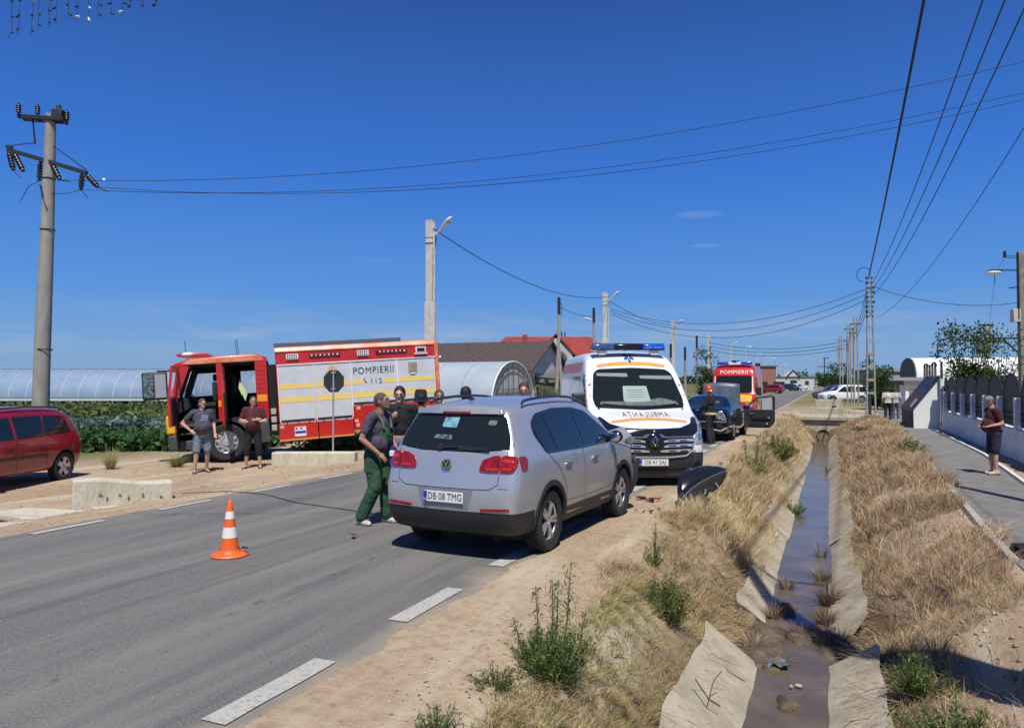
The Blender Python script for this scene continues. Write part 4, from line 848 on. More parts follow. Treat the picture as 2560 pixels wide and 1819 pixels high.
# ------------------------------------------------------------------ dark blue saloon, smashed, bonnet up, door open
navy = mat('navy_paint', (.006, .009, .019), .16, .3, coat=.8, noise=.2, nscale=4)
def build_sedan():
    t = thing('dark_blue_car', 'smashed dark blue saloon with raised bonnet and one door open', 'car', (-3.72, 23.65, 0), -1.5)
    L = 4.5; zb = [(0, .24), (4.5, .22)]
    ztop = [(0, .98), (.2, 1.03), (.75, 1.06), (1.35, 1.36), (1.9, 1.42), (2.4, 1.41), (2.8, 1.33), (3.35, .98), (3.6, .94), (4.2, .84), (4.5, .70)]
    me, bvh = carbody(L, zb, ztop, [(.2, .12), (.45, 0), (.8, 0), (1.4, .15)], [(.2, 4.4), (.5, 4.5), (.8, 4.45), (1.4, 4.3)], [(.2, .84), (.4, .9), (.7, .91), (.9, .88), (1.0, .84), (1.4, .60)], [(0, .88), (.2, .95), (.5, 1), (4, 1), (4.5, .84)],
                      [0, .08, .2, .4] + [round(.6 + .17 * k, 3) for k in range(22)] + [4.36, 4.5], nv=12, na=10, smooth=3, wells=((1.0, .32, .36), (3.72, .32, .36)))
    link('body', me, navy, t)
    for c in t.children:
        if c.name.startswith('body'):
            c.data.materials.append(seam)
            for pl in c.data.polygons:
                for wy in (1.0, 3.72):
                    if math.hypot(pl.center.y - wy, pl.center.z - .32) < .364: pl.material_index = 1
    decal('rear_window', bvh, 'rear', rp([(-.62, 1.07), (-.52, 1.34), (.52, 1.34), (.62, 1.07)], .05), glassd, t, off=.006)
    decal('rear_blind', bvh, 'rear', rp([(.10, 1.13), (.10, 1.27), (.42, 1.26), (.44, 1.13)], .01), mat('blind_grey', (.10, .12, .15), .5), t, off=.01, skirt=0)
    for k in range(4): decal('heater_line', bvh, 'rear', band([(.1, 1.12 + .045 * k), (.46, 1.12 + .045 * k)], .008), seam, t, off=.013, skirt=0)
    rr = random.Random(9)
    for s, sd_ in ((1, 'side+'), (-1, 'side-')):
        decal('side_window', bvh, sd_, rp([(.85, 1.0), (1.25, 1.28), (1.75, 1.34), (1.78, .98)], .04), glassd, t, off=.006)
        decal('side_window', bvh, sd_, rp([(1.84, .98), (1.82, 1.345), (2.4, 1.34), (2.75, 1.24), (3.1, .99)], .04), glassd, t, off=.006)
        decal('tail_light', bvh, 'rear', rp([(s * .48, .72), (s * .50, .86), (s * .60, .98), (s * .70, .90), (s * .80, .74), (s * .78, .68)] if s > 0 else [(s * .48, .72), (s * .5, .86), (s * .85, .86), (s * .85, .72)], .02), mat('broken_lamp', (.42, .42, .44), .3, .3, c2=(.04, .04, .05), nscale=18, lo=.45, hi=.55) if s > 0 else redl, t, off=.012)
        wheel(t, s * .80, 1.0, .32, s, rimr=.21, w=.21, spokes=5, style='plain'); wheel(t, s * .80, 3.72, .32, s, rimr=.21, w=.21, spokes=5, style='plain')
        for y0 in (1.8,): decal('door_gap', bvh, sd_, band([(y0, .98), (y0, .4)], .01), seam, t, off=.003, skirt=0)
    # bumper hanging off: crooked light strip and torn plastic
    mb = MB().tube([(-.80, -.03, .56), (-.2, -.05, .48), (.35, -.06, .40), (.62, -.05, .35), (.86, .05, .47), (.98, .35, .50), (1.0, .9, .40)], .022, 6); obj('torn_trim', mb, mat('torn_plastic', (.35, .35, .35), .5), t, smooth=50)
    mb = MB()
    for k in range(14):
        c = Vector((rr.uniform(.4, .98), rr.uniform(-.08, .9), rr.uniform(.25, .62))); a, b, d = [Vector([rr.uniform(-.14, .14) for _ in range(3)]) for _ in range(3)]; n = (b - a).cross(d - a).normalized() * .006
        mb.add([c + a, c + b, c + d, c + a + n, c + b + n, c + d + n], [(0, 1, 2), (5, 4, 3), (0, 3, 4, 1), (1, 4, 5, 2), (2, 5, 3, 0)])
    obj('crumpled_wing', mb, navy, t)
    decal('bumper_step', bvh, 'rear', rp([(-.1, .61), (.78, .61), (.80, .66), (-.1, .66)], .01), mat('step_grey', (.15, .16, .18), .4), t, off=.02, skirt=.02)
    plate(t, (-.35, -.03, .62), .5, .11, 'DB', -1)
    # raised bonnet: hinged at the scuttle, leaning back
    bm_ = MB(); n = 6; Vb = []; Fb = []
    for i in range(n + 1):
        u = i / n
        for k in range(7):
            a = -1 + 2 * k / 6; y = 3.25 + .14 * u; z = .98 + .88 * u - .05 * a * a; hw = .70 - .06 * u
            Vb.append((a * hw + .10, y - .10 * (1 - a * a) + .06, z)); 
            if i and k: j = i * 7 + k; Fb.append((j - 8, j - 7, j, j - 1))
    bm_.add(Vb, Fb); o = obj('bonnet', bm_, mat('bonnet_underside', (.085, .105, .145), .45, .2, c2=(.13, .16, .21), nscale=3), t, smooth=60); m_ = o.modifiers.new('s', 'SOLIDIFY'); m_.thickness = .03
    obj('bonnet_stay', MB().bar((.70, 3.4, .95), (.66, 3.5, 1.6), .02), blk, t)
    obj('bonnet_rib', MB().bar((.26, 3.34, 1.06), (.24, 3.42, 1.80), .03, .03), mat('bonnet_rib_grey', (.16, .19, .25), .5), t)
    # open front door (right side), standing straight out
    D = thing('x', '', ''); del D['label']; del D['category']; 
    bpy.data.objects.remove(D)
    dx0, dx1, yd = .93, 1.95, 3.05
    outer = rp([(dx0, .30), (dx0, .97), (dx0 + .42, 1.34), (dx1 - .1, 1.40), (dx1, 1.36), (dx1, .50), (dx1 - .16, .30)], .07)
    mb = MB().prism(rp([(dx0, .30), (dx0, .93), (dx1, .93), (dx1, .50), (dx1 - .16, .30)], .05), 'y', yd, yd + .09); dr = obj('front_door', mb, blk, t, bevel=.01)
    fr = MB(); fp = [Vector((dx0 + .03, yd + .05, .93)), Vector((dx0 + .42, yd + .05, 1.33)), Vector((dx1 - .12, yd + .05, 1.40)), Vector((dx1 - .02, yd + .05, 1.36)), Vector((dx1 - .02, yd + .05, .93))]
    for a, b in zip(fp, fp[1:]): fr.bar(a, b, .05, .05)
    fr.bar((dx1 - .04, yd + .05, 1.38), (dx1 - .04, yd + .05, .93), .08, .05); obj('window_frame', fr, blk, dr, bevel=.01)
    obj('door_glass', MB().box(dx1 - .42, dx1 - .08, yd + .05, yd + .055, .93, 1.34), clearglass, dr)
    obj('armrest', MB().box(dx0 + .25, dx1 - .15, yd - .05, yd, .60, .66), blkg, dr, bevel=.01); obj('door_handle', MB().box(dx0 + .2, dx0 + .34, yd - .03, yd, .76, .80), chrome, dr); obj('door_pocket', MB().box(dx0 + .2, dx1 - .2, yd - .06, yd, .36, .46), blkg, dr, bevel=.01)
    obj('door_speaker', MB().cyl((dx1 - .35, yd - .01, .42), (0, 1, 0), .012, .02, 10), chrome, dr)
    obj('dashboard', MB().box(-.7, .7, 2.9, 3.2, .8, .95), blk, t, bevel=.03)
    obj('door_mirror', MB().ell((1.0, 3.15, 1.0), (.12, .06, .08)), navy, t, smooth=50)
build_sedan()

# ------------------------------------------------------------------ red fire van facing the camera, on the road
fred = mat('fire_red', (.52, .018, .012), .25, coat=.6, noise=.05, nscale=3); fyel = mat('fire_yellow', (.78, .42, .02), .4)
def build_firevan():
    t = thing('fire_van', 'red fire brigade van with wide windscreen, behind the dark blue saloon', 'fire truck', (-4.35, 42.6, 0), 180); t.scale = (1, 1, .95)
    L = 5.2
    me, bvh = carbody(L, [(0, .4), (5.2, .32)], [(0, 2.85), (.2, 2.9), (3.2, 2.9), (3.9, 2.88), (4.35, 2.72), (4.5, 2.3), (4.78, 1.35), (4.9, 1.25), (5.2, 1.08)], [(.3, 0), (3, .05)], [(.3, 5.15), (.6, 5.2), (1.0, 5.15), (2.9, 5.1)],
                      [(.3, 1.0), (.6, 1.06), (1.4, 1.06), (2.3, 1.02), (2.9, .93)], [(0, .98), (.1, 1), (4.9, 1), (5.2, .93)], [0, .1, .3] + [round(.6 + .3 * k, 2) for k in range(11)] + [round(3.8 + .12 * k, 2) for k in range(11)] + [5.1, 5.2], nv=16, na=10, smooth=2, wells=((1.1, .4, .44), (4.35, .4, .44)))
    link('body', me, fred, t)
    decal('windscreen', bvh, 'front', rp([(-.88, 1.42), (-.86, 2.32), (.86, 2.32), (.88, 1.42)], .08), glassd, t, off=.01)
    for s in (-1, 1): decal('pillar_trim', bvh, 'front', band([(s * .93, 1.38), (s * .90, 2.28)], .05), whitep, t, off=.006)
    decal('bonnet', bvh, 'front', rp([(-.90, .95), (-.92, 1.30), (0, 1.36), (.92, 1.30), (.90, .95)], .06), fyel, t, off=.012)
    decal('bumper', bvh, 'front', rp([(-.98, .38), (-.98, .62), (.98, .62), (.98, .38)], .05), grey, t, off=.03, skirt=.04)
    decal_text('front_lettering', bvh, 'front', 'POMPIERII', .24, (0.02, 2.50), whitep, t, mirror=True, sx=1.0, spacing=1.12) if False else None
    v, f = text_mb('POMPIERII', .28, 1.1); k = -1
    V_ = [tuple(lay(bvh, 'front', (k * a[0] * 1.0, 2.50 + a[1]), .012)) for a in v]; me2 = bpy.data.meshes.new('front_lettering'); me2.from_pydata(V_, [], f); link('front_lettering', me2, whitep, t)
    for s in (-1, 1):
        decal('headlight', bvh, 'front', rp([(s * .62, .70), (s * .62, .90), (s * .95, .92), (s * .96, .72)], .04), clear, t, off=.012)
        wheel(t, s * .86, 1.1, .39, s, rimr=.24, w=.24, spokes=6, style='plain'); wheel(t, s * .86, 4.35, .39, s, rimr=.24, w=.24, spokes=6, style='plain')
        m_ = obj('side_mirror', MB().box(min(s * 1.08, s * 1.33), max(s * 1.08, s * 1.33), 4.55, 4.68, 1.30, 1.72), blk, t, bevel=.03)
        sd_ = 'side+' if s > 0 else 'side-'
        decal('door_window', bvh, sd_, rp([(3.6, 1.45), (3.6, 2.2), (4.35, 2.2), (4.6, 1.45)], .05), glassd, t, off=.006)
        for y0 in (1.0, 2.1, 3.3): decal('locker_gap', bvh, sd_, band([(y0, .6), (y0, 2.6)], .02), seam, t, off=.004, skirt=0)
        decal('roller_shutter', bvh, sd_, [(.2, .95), (.2, 2.4), (3.2, 2.4), (3.2, .95)], mat('shutter_pink', (.50, .36, .34), .5), t, off=.006)
    lb = obj('light_bar', MB().box(-.85, .85, 4.0, 4.25, 2.90, 3.06), bluebar, t, bevel=.03)
    for x0, x1, m_ in ((-.32, .28, whitep),): obj('bar_centre', MB().box(x0, x1, 3.99, 4.26, 2.895, 3.065), m_, lb, bevel=.02)
    obj('horn', MB().ell((-.03, 4.15, 3.07), (.26, .14, .07)), blkg, lb, smooth=50)
    obj('aerial', MB().tube([(0, 4.2, 2.75), (0, 4.25, 2.98)], .012, 6), blk, t)
    obj('rear_beacon', MB().box(-.95, -.7, .4, .6, 2.92, 3.08), blk, t, bevel=.02)
build_firevan()
# ------------------------------------------------------------------ fire engine with open crew cab
shut = mat('shutter_white', (.62, .65, .68), .4, .15, noise=.05, nscale=3); stripe_y = mat('yellow_stripe', (.80, .60, .16), .5)
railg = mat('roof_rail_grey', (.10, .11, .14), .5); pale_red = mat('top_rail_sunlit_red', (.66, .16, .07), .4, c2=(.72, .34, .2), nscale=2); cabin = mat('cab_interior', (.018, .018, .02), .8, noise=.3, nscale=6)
def build_truck():
    ph = 130.3
    t = thing('fire_engine', 'big red and white fire engine with roller shutters and open cab doors', 'fire engine', (-11.05, 19.55, .165), ph)
    t.rotation_mode = 'ZYX' if False else 'XYZ'
    t.matrix_world = Matrix.Translation((-11.05, 19.55, .165)) @ Matrix.Rotation(R(ph), 4, 'Z') @ Matrix.Rotation(R(-3.8), 4, 'X')
    hw = 1.25
    # equipment box: core, red top band, lower skirts, shutters
    obj('body', MB().box(-hw + .02, hw, .0, 4.45, .90, 2.85), fred, t, bevel=.03)
    obj('body_base', MB().box(-hw + .12, hw - .1, .2, 4.4, .55, .93), seam, t)
    x0 = -hw
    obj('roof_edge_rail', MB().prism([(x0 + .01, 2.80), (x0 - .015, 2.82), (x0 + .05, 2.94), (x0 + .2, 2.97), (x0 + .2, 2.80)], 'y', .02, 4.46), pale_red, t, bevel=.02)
    obj('roof_rail', MB().box(x0 + .10, x0 + .16, 1.0, 4.47, 2.97, 3.07), railg, t, bevel=.01)
    obj('roof_rail', MB().box(hw - .16, hw - .10, 1.0, 4.47, 2.96, 3.04), railg, t, bevel=.01)
    obj('white_ledge', MB().box(x0 - .02, x0 + .02, .03, 4.42, 2.435, 2.475), shut, t, bevel=.006)
    def skirt(y0, y1, z0, z1): return obj('side_panel', MB().box(x0 - .012, x0 + .03, y0 + .006, y1 - .006, z0, z1), fred, t, bevel=.012)
    a = skirt(3.42, 4.46, .41, .88); b = skirt(2.46, 3.41, .41, .88); c = skirt(1.2, 2.45, .50, 1.24); d_ = skirt(.06, 1.19, .50, 1.24)
    for y0, y1, z0 in ((3.42, 4.46, .41), (2.46, 3.41, .41), (1.2, 2.45, .5), (.06, 1.19, .5)): obj('marker_strip', MB().box(x0 - .016, x0 - .004, y0 + .01, y1 - .01, z0 - .012, z0 + .03), orange, t)
    for k, (y, z) in enumerate(((4.42, .83), (2.43, .84), (2.36, 1.19), (2.40, .72))): obj('corner_reflector', MB().box(x0 - .022, x0 - .010, y - .10, y, z - .09, z), mat('pale_reflector', (.62, .38, .3), .4), t)
    nt_ = obj('notice', MB().box(x0 - .022, x0 - .012, 3.75, 4.05, .50, .76), whitep, t)
    obj('notice_band', MB().box(x0 - .026, x0 - .022, 3.76, 4.04, .58, .645), bluep, nt_); obj('notice_mark', MB().box(x0 - .026, x0 - .022, 3.97, 4.03, .69, .74), mat('notice_red', (.5, .03, .03), .5), nt_); obj('notice_mark', MB().box(x0 - .026, x0 - .022, 3.85, 3.90, .69, .74), bluep, nt_)
    shutters = ((3.50, 4.38, .96, 2.42), (2.49, 3.42, .96, 2.42), (1.21, 2.43, 1.30, 2.42), (.12, 1.14, 1.30, 2.42))
    for n_, (y0, y1, z0, z1) in enumerate(shutters):
        prof = []; k = int((z1 - z0) / .09); x_ = x0
        for i in range(k):
            za = z0 + (z1 - z0) * i / k; zb_ = z0 + (z1 - z0) * (i + 1) / k
            prof += [(x_ + .0, za), (x_ - .004, za + .004), (x_ - .004, zb_ - .004), (x_ + .0, zb_)]
        mb = MB(); v = [(p[0], y, p[1]) for p in prof for y in (y0, y1)]; f = [(2 * i, 2 * i + 1, 2 * i + 3, 2 * i + 2) for i in range(len(prof) - 1)]; mb.add(v, f)
        s = obj('roller_shutter', mb, shut, t); s['kind'] = 'stuff'
        fr = obj('shutter_rail', MB().box(x0 - .016, x0 + .01, y0 - .035, y0 - .003, z0 - .05, z1), whitep, t, bevel=.004); obj('shutter_rail', MB().box(x0 - .016, x0 + .01, y1 + .003, y1 + .035, z0 - .05, z1), whitep, t, bevel=.004)
        obj('handle_bar', MB().box(x0 - .03, x0 - .008, y0, y1, z0 - .05, z0 - .028), seam, t); obj('sill_strip', MB().box(x0 - .012, x0 + .01, y0 - .02, y1 + .02, z0 - .10, z0 - .05), whitep, t)
        for q in range(3): obj('latch', MB().box(x0 - .04, x0 - .012, y0 + (y1 - y0) * (q + .5) / 3 - .02, y0 + (y1 - y0) * (q + .5) / 3 + .02, z0 - .075, z0 - .02), blk, t)
        for za, zb_ in ((1.80, 1.93), (1.43, 1.58)):
            segs = [(y0, y1)] if not (n_ == 2 and za > 1.7) else [(y0, 1.60), (2.10, y1)]
            for p, q in segs: obj('yellow_stripe', MB().box(x0 - .009, x0 - .005, p + .01, q - .01, za, zb_), stripe_y, s)
    F = lambda cy, cz, off=.011: (lambda u, v: (x0 - off, cy - u, cz + v))
    lt = lettering('lettering', 'POMPIERII', .27, F(1.83, 2.17), inkm, t, sx=.86, spacing=1.12); lt['kind'] = 'stuff'
    lt = lettering('lettering', '112', .20, F(1.78, 1.86), inkm, t, spacing=1.2); lt['kind'] = 'stuff'
    ph_ = MB(); 
    for k in range(7):
        a0 = R(150 + 16 * k); a1 = R(150 + 16 * (k + 1)); r_ = .085; ph_.bar((x0 - .012, 2.02 - r_ * math.cos(a0), 1.93 + r_ * math.sin(a0)), (x0 - .012, 2.02 - r_ * math.cos(a1), 1.93 + r_ * math.sin(a1)), .022, .004, up=(1, 0, 0))
    obj('telephone_mark', ph_, inkm, t)
    # crest: a small shield with a tower and banner, kept plain
    cr_ = obj('crest', MB().prism([(.60, 2.33), (.84, 2.33), (.84, 2.05), (.79, 1.99), (.72, 1.965), (.65, 1.99), (.60, 2.05)], 'x', x0 - .014, x0 - .009), inkm, t)
    obj('crest_field', MB().prism([(.615, 2.315), (.825, 2.315), (.825, 2.06), (.78, 2.005), (.72, 1.98), (.66, 2.005), (.615, 2.06)], 'x', x0 - .018, x0 - .0142), mat('crest_cream', (.55, .50, .42), .5, c2=(.35, .25, .18), nscale=30), cr_)
    for a_ in (.65, .705, .76): obj('crest_bar', MB().box(x0 - .022, x0 - .0185, a_, a_ + .022, 2.06, 2.29), inkm, cr_)
    obj('crest_banner', MB().box(x0 - .022, x0 - .0185, .63, .81, 2.0, 2.03), whitep, cr_)
    # triangle emblem on second shutter
    tri = obj('emblem', MB().prism([(2.78, 2.17), (3.16, 2.17), (2.97, 2.41)], 'x', x0 - .012, x0 - .009), mat('emblem_tan', (.62, .42, .22), .5), t); obj('emblem_core', MB().prism([(2.90, 2.19), (3.04, 2.19), (2.97, 2.32)], 'x', x0 - .015, x0 - .0122), orange, tri)
    # upper band: vents, lamp strips
    for yc in (4.0, 2.10):
        v_ = obj('vent_plate', MB().box(x0 - .03, x0 + .0, yc - .16, yc + .16, 2.60, 2.75), whitep, t, bevel=.005)
        for i in range(5):
            for j in range(2): obj('vent_slot', MB().box(x0 - .036, x0 - .029, yc - .12 + .055 * i, yc - .09 + .055 * i, 2.62 + .07 * j, 2.665 + .07 * j), seam, v_)
    for ya, yb_ in ((2.72, 3.55), (.86, 1.75)):
        st_ = obj('light_strip', MB().box(x0 - .024, x0 - .0, ya, yb_, 2.66, 2.71), seam, t)
        for i in range(7): obj('strip_lamp', MB().box(x0 - .03, x0 - .022, ya + .05 + i * .115, ya + .10 + i * .115, 2.665, 2.705), mat('strip_lens', (.75, .5, .35), .3) if i % 2 else whitep, st_)
    fl = obj('work_lamp', MB().box(x0 - .08, x0 - .0, .32, .62, 2.60, 2.76), whitep, t, bevel=.008); obj('lamp_face', MB().box(x0 - .086, x0 - .079, .36, .58, 2.63, 2.73), seam, fl); obj('lamp_bracket', MB().box(x0 - .07, x0 - .01, .28, .66, 2.555, 2.59), whitep, fl, bevel=.005)
    # rear end: red steps, ladder rungs, dark post
    obj('rear_corner', MB().box(x0 - .01, x0 + .12, -.04, .06, .5, 2.9), pale_red, t, bevel=.02)
    for k in range(7): obj('rear_rung', MB().box(x0 - .01, x0 + .5, -.12, -.05, .8 + .27 * k, .86 + .27 * k), whitep, t)
    obj('rear_door', MB().box(-1.1, 1.1, -.03, .0, .9, 2.75), shut, t); obj('rear_bumper', MB().box(-1.2, 1.2, -.15, .2, .45, .6), blk, t, bevel=.02)
    # chassis
    obj('chassis', MB().box(-.45, .45, .1, 7.0, .55, .85), seam, t)
    wheel(t, -1.08, 5.80, .50, -1, rimr=.30, w=.30, spokes=10, style='truck', rm=mat('truck_rim', (.55, .55, .56), .4, .5)); wheel(t, 1.08, 5.80, .50, 1, rimr=.30, w=.30, spokes=10, style='truck', rm=mat('truck_rim', (.55, .55, .56), .4, .5))
    wheel(t, -1.0, 1.40, .50, -1, rimr=.30, w=.40, spokes=10, style='truck', rm=mat('truck_rim', (.55, .55, .56), .4, .5)); wheel(t, 1.0, 1.40, .50, 1, rimr=.30, w=.40, spokes=10, style='truck', rm=mat('truck_rim', (.55, .55, .56), .4, .5))
    # --- cab shell
    c0, c1 = 4.68, 7.10; zf = 1.12; zr = 2.80
    roof = MB().prism([(c0, 2.60), (c0, 2.72), (c0 + .25, 2.81), (c1 - .55, 2.78), (c1 - .15, 2.66), (c1, 2.50), (c1, 2.44), (c1 - .1, 2.52), (c1 - .4, 2.60)], 'x', -hw + .04, hw - .04); obj('cab_roof', roof, fred, t, bevel=.03)
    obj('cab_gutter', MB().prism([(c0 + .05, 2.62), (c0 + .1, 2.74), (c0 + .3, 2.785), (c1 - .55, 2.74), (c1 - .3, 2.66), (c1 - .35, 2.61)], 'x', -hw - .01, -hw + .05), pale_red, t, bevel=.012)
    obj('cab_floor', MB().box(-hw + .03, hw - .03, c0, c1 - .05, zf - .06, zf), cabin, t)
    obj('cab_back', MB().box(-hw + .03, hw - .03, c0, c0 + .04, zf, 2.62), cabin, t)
    def pillar(name, y0, y1, z0, z1, x=-hw, m=fred, w_=.07): return obj(name, MB().box(min(x, x + w_ * (1 if x < 0 else -1)), max(x, x + w_ * (1 if x < 0 else -1)), y0, y1, z0, z1), m, t, bevel=.012)
    rp_ = pillar('rear_panel', c0, 4.98, 1.05, 2.64); 
    for k in range(7): obj('panel_groove', MB().box(-hw - .006, -hw - .001, 4.72, 4.94, 1.75 + k * .12, 1.757 + k * .12), mat('groove_red', (.22, .008, .006), .6), rp_)
    obj('amber_reflector', MB().box(-hw - .012, -hw, 4.71, 4.96, 1.52, 1.70), amber, rp_)
    pillar('middle_pillar', 5.78, 5.95, 1.05, 2.60); obj('amber_reflector', MB().box(-hw - .012, -hw, 5.86, 5.94, 1.45, 1.62), amber, t)
    obj('front_pillar', MB().bar((-hw + .04, c1 - .05, 1.1), (-hw + .06, c1 - .10, 1.85), .12, .16).bar((-hw + .06, c1 - .12, 1.85), (-hw + .08, c1 - .40, 2.60), .14, .20), fred, t, bevel=.01)
    obj('front_pillar', MB().bar((hw - .04, c1 - .05, 1.1), (hw - .06, c1 - .10, 1.85), .09, .12).bar((hw - .06, c1 - .10, 1.85), (hw - .08, c1 - .38, 2.60), .10, .12), cabin, t, bevel=.01)
    # off side: panels round two window openings
    for y0, y1, z0, z1 in ((c0, c1 - .1, 1.05, 1.72), (c0, 5.0, 1.72, 2.62), (5.50, 6.12, 1.72, 2.62), (c0, c1 - .4, 2.40, 2.62)): pillar('off_side_panel', y0, y1, z0, z1, x=hw, m=fred)
    obj('off_side_lining', MB().box(hw - .10, hw - .08, c0, c1 - .3, 1.10, 1.74).box(hw - .10, hw - .08, 5.49, 6.13, 1.74, 2.55).box(hw - .10, hw - .08, c0, 5.01, 1.74, 2.55).box(hw - .10, hw - .08, c0, c1 - .4, 2.41, 2.58), cabin, t); obj('headliner', MB().box(-hw + .08, hw - .08, c0 + .05, c1 - .45, 2.56, 2.59), cabin, t); obj('windscreen_trim', MB().bar((hw - .14, c1 - .14, 1.74), (hw - .16, c1 - .42, 2.55), .34, .08).bar((-.35, c1 - .14, 1.74), (-.35, c1 - .42, 2.55), .16, .05).bar((-hw + .25, c1 - .2, 1.74), (-hw + .27, c1 - .45, 2.55), .2, .05).bar((-hw + .1, c1 - .42, 2.50), (hw - .1, c1 - .42, 2.50), .22, .06), cabin, t)
    for y0, y1 in ((5.0, 5.50), (6.12, 6.80)): obj('off_side_window', MB().box(hw - .04, hw - .034, y0, y1, 1.72, 2.40), clearglass, t)
    obj('windscreen', MB().add([(-hw + .1, c1 - .09, 1.72), (hw - .1, c1 - .09, 1.72), (hw - .12, c1 - .35, 2.52), (-hw + .12, c1 - .35, 2.52)], [(0, 1, 2, 3)]), clearglass, t)
    obj('cab_front', MB().prism([(c1 - .1, .75), (c1, .75), (c1 + .04, 1.3), (c1, 1.74), (c1 - .1, 1.74)], 'x', -hw + .03, hw - .03), fred, t, bevel=.02)
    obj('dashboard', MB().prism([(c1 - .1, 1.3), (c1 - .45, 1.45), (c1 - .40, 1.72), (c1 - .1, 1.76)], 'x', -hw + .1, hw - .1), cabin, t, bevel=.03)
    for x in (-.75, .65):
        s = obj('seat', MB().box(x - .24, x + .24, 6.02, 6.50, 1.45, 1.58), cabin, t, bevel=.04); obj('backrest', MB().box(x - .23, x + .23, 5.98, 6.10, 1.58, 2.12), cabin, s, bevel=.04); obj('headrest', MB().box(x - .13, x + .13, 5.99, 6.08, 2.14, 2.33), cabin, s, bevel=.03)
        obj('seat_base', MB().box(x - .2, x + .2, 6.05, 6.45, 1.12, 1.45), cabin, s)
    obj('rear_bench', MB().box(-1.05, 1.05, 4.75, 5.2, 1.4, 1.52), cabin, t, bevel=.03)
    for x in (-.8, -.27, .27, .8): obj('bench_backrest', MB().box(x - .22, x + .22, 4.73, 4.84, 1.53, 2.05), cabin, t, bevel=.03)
    obj('steering_wheel', MB().lathe([(.20, -.015), (.225, 0), (.20, .015), (.18, 0), (.20, -.015)], n=20), seam, t, smooth=50)
    sw = [o for o in t.children if o.name.startswith('steering_wheel')][-1]; sw.location = (-.75, 6.62, 1.78); sw.rotation_euler = (R(50), 0, 0)
    obj('steering_column', MB().tube([(-.75, 6.62, 1.77), (-.75, 6.9, 1.4)], .04, 8), seam, t)
    for x, y, z in ((-.95, 5.3, 1.9), (-1.0, 5.22, 1.75)): obj('hanging_vest', MB().prism([(y, z), (y + .10, z + .25), (y + .14, z + .02), (y + .06, z - .2)], 'x', x, x + .06), mat('vest_lime', (.55, .72, .35), .7), t)
    obj('grab_handle', MB().tube([(-hw + .12, 6.95, 1.5), (-hw + .10, 6.98, 1.75), (-hw + .12, 6.9, 2.0)], .015, 6), mat('handle_grey', (.2, .2, .2), .4), t)
    # lower cab: steps, wheel arch, bumper
    dg = mat('cab_grey', (.055, .06, .065), .6, noise=.2, nscale=4)
    obj('step_box', MB().box(-hw + .02, -.7, 6.36, 6.95, .38, .62), dg, t, bevel=.02); obj('step', MB().box(-hw - .0, -.8, 6.38, 6.93, .78, .82), dg, t, bevel=.01); obj('step', MB().box(-hw + .01, -.8, 6.36, 6.95, .98, 1.05), dg, t, bevel=.01)
    obj('cab_divider', MB().box(-.2, .95, 5.62, 5.70, 1.1, 2.3), cabin, t); obj('console', MB().box(-.35, .35, 6.0, 6.95, 1.1, 1.62), cabin, t, bevel=.04); obj('engine_tunnel', MB().box(-.8, .8, 5.2, 6.95, .85, 1.12), seam, t)
    arch = [(5.02, .42), (5.02, 1.05)] + [(5.8 + .66 * math.cos(R(a)), .50 + .66 * math.sin(R(a))) for a in range(178, 1, -8)][::-1]
    arch = [(4.70, .42), (4.70, 1.06), (6.42, 1.06)] + [(5.8 + .62 * math.cos(R(a)), .46 + .62 * math.sin(R(a))) for a in range(14, 178, 10)] + [(5.18, .42)]
    obj('wheel_arch_panel', MB().prism(arch, 'x', -hw, -hw + .05), dg, t); obj('wheel_arch_panel', MB().prism(arch, 'x', hw - .05, hw), dg, t)
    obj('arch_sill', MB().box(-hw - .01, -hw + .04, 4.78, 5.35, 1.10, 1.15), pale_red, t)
    obj('bumper', MB().box(-hw + .02, hw - .02, 6.96, 7.22, .38, .80), dg, t, bevel=.05); obj('bumper_corner', MB().box(-hw, -hw + .25, 7.0, 7.24, .82, 1.3), amber if False else mat('fire_yellow', (.78, .42, .02), .4), t, bevel=.04)
    for x in (-.95, .95): obj('headlight', MB().cyl((x, 7.225, .6), (0, 1, 0), .10, .03, 16), clear, t)
    obj('air_tank', MB().cyl((-.85, 4.62, .75), (0, 1, 0), .16, .3, 14), dg, t); obj('cab_gap_bellows', MB().box(-1.1, 1.1, 4.47, 4.67, .9, 2.5), seam, t)
    for k in range(3): obj('gap_equipment', MB().box(-hw + .1, -hw + .28, 4.50, 4.64, .7 + k * .22, .86 + k * .22), mat('pale_box', (.4, .42, .4), .5), t, bevel=.01)
    # doors, swung straight out
    xo = -hw - .02
    fd = obj('front_door', MB().box(xo - .92, xo, c1 - .13, c1 - .06, 1.05, 1.80), fred, t, bevel=.012)
    obj('door_frame', MB().bar((xo - .02, c1 - .10, 1.8), (xo - .05, c1 - .22, 2.52), .06).bar((xo - .05, c1 - .22, 2.52), (xo - .86, c1 - .2, 2.56), .06).bar((xo - .86, c1 - .2, 2.56), (xo - .90, c1 - .10, 1.8), .06), fred, fd); obj('door_glass', MB().add([(xo - .05, c1 - .1, 1.8), (xo - .88, c1 - .1, 1.8), (xo - .85, c1 - .2, 2.54), (xo - .07, c1 - .21, 2.5)], [(0, 1, 2, 3)]), clearglass, fd)
    obj('door_lining', MB().box(xo - .88, xo - .04, c1 - .16, c1 - .13, 1.1, 1.75), cabin, fd)
    rd = obj('rear_door', MB().box(xo - .80, xo, 5.74, 5.80, 1.0, 1.86), fred, t, bevel=.012)
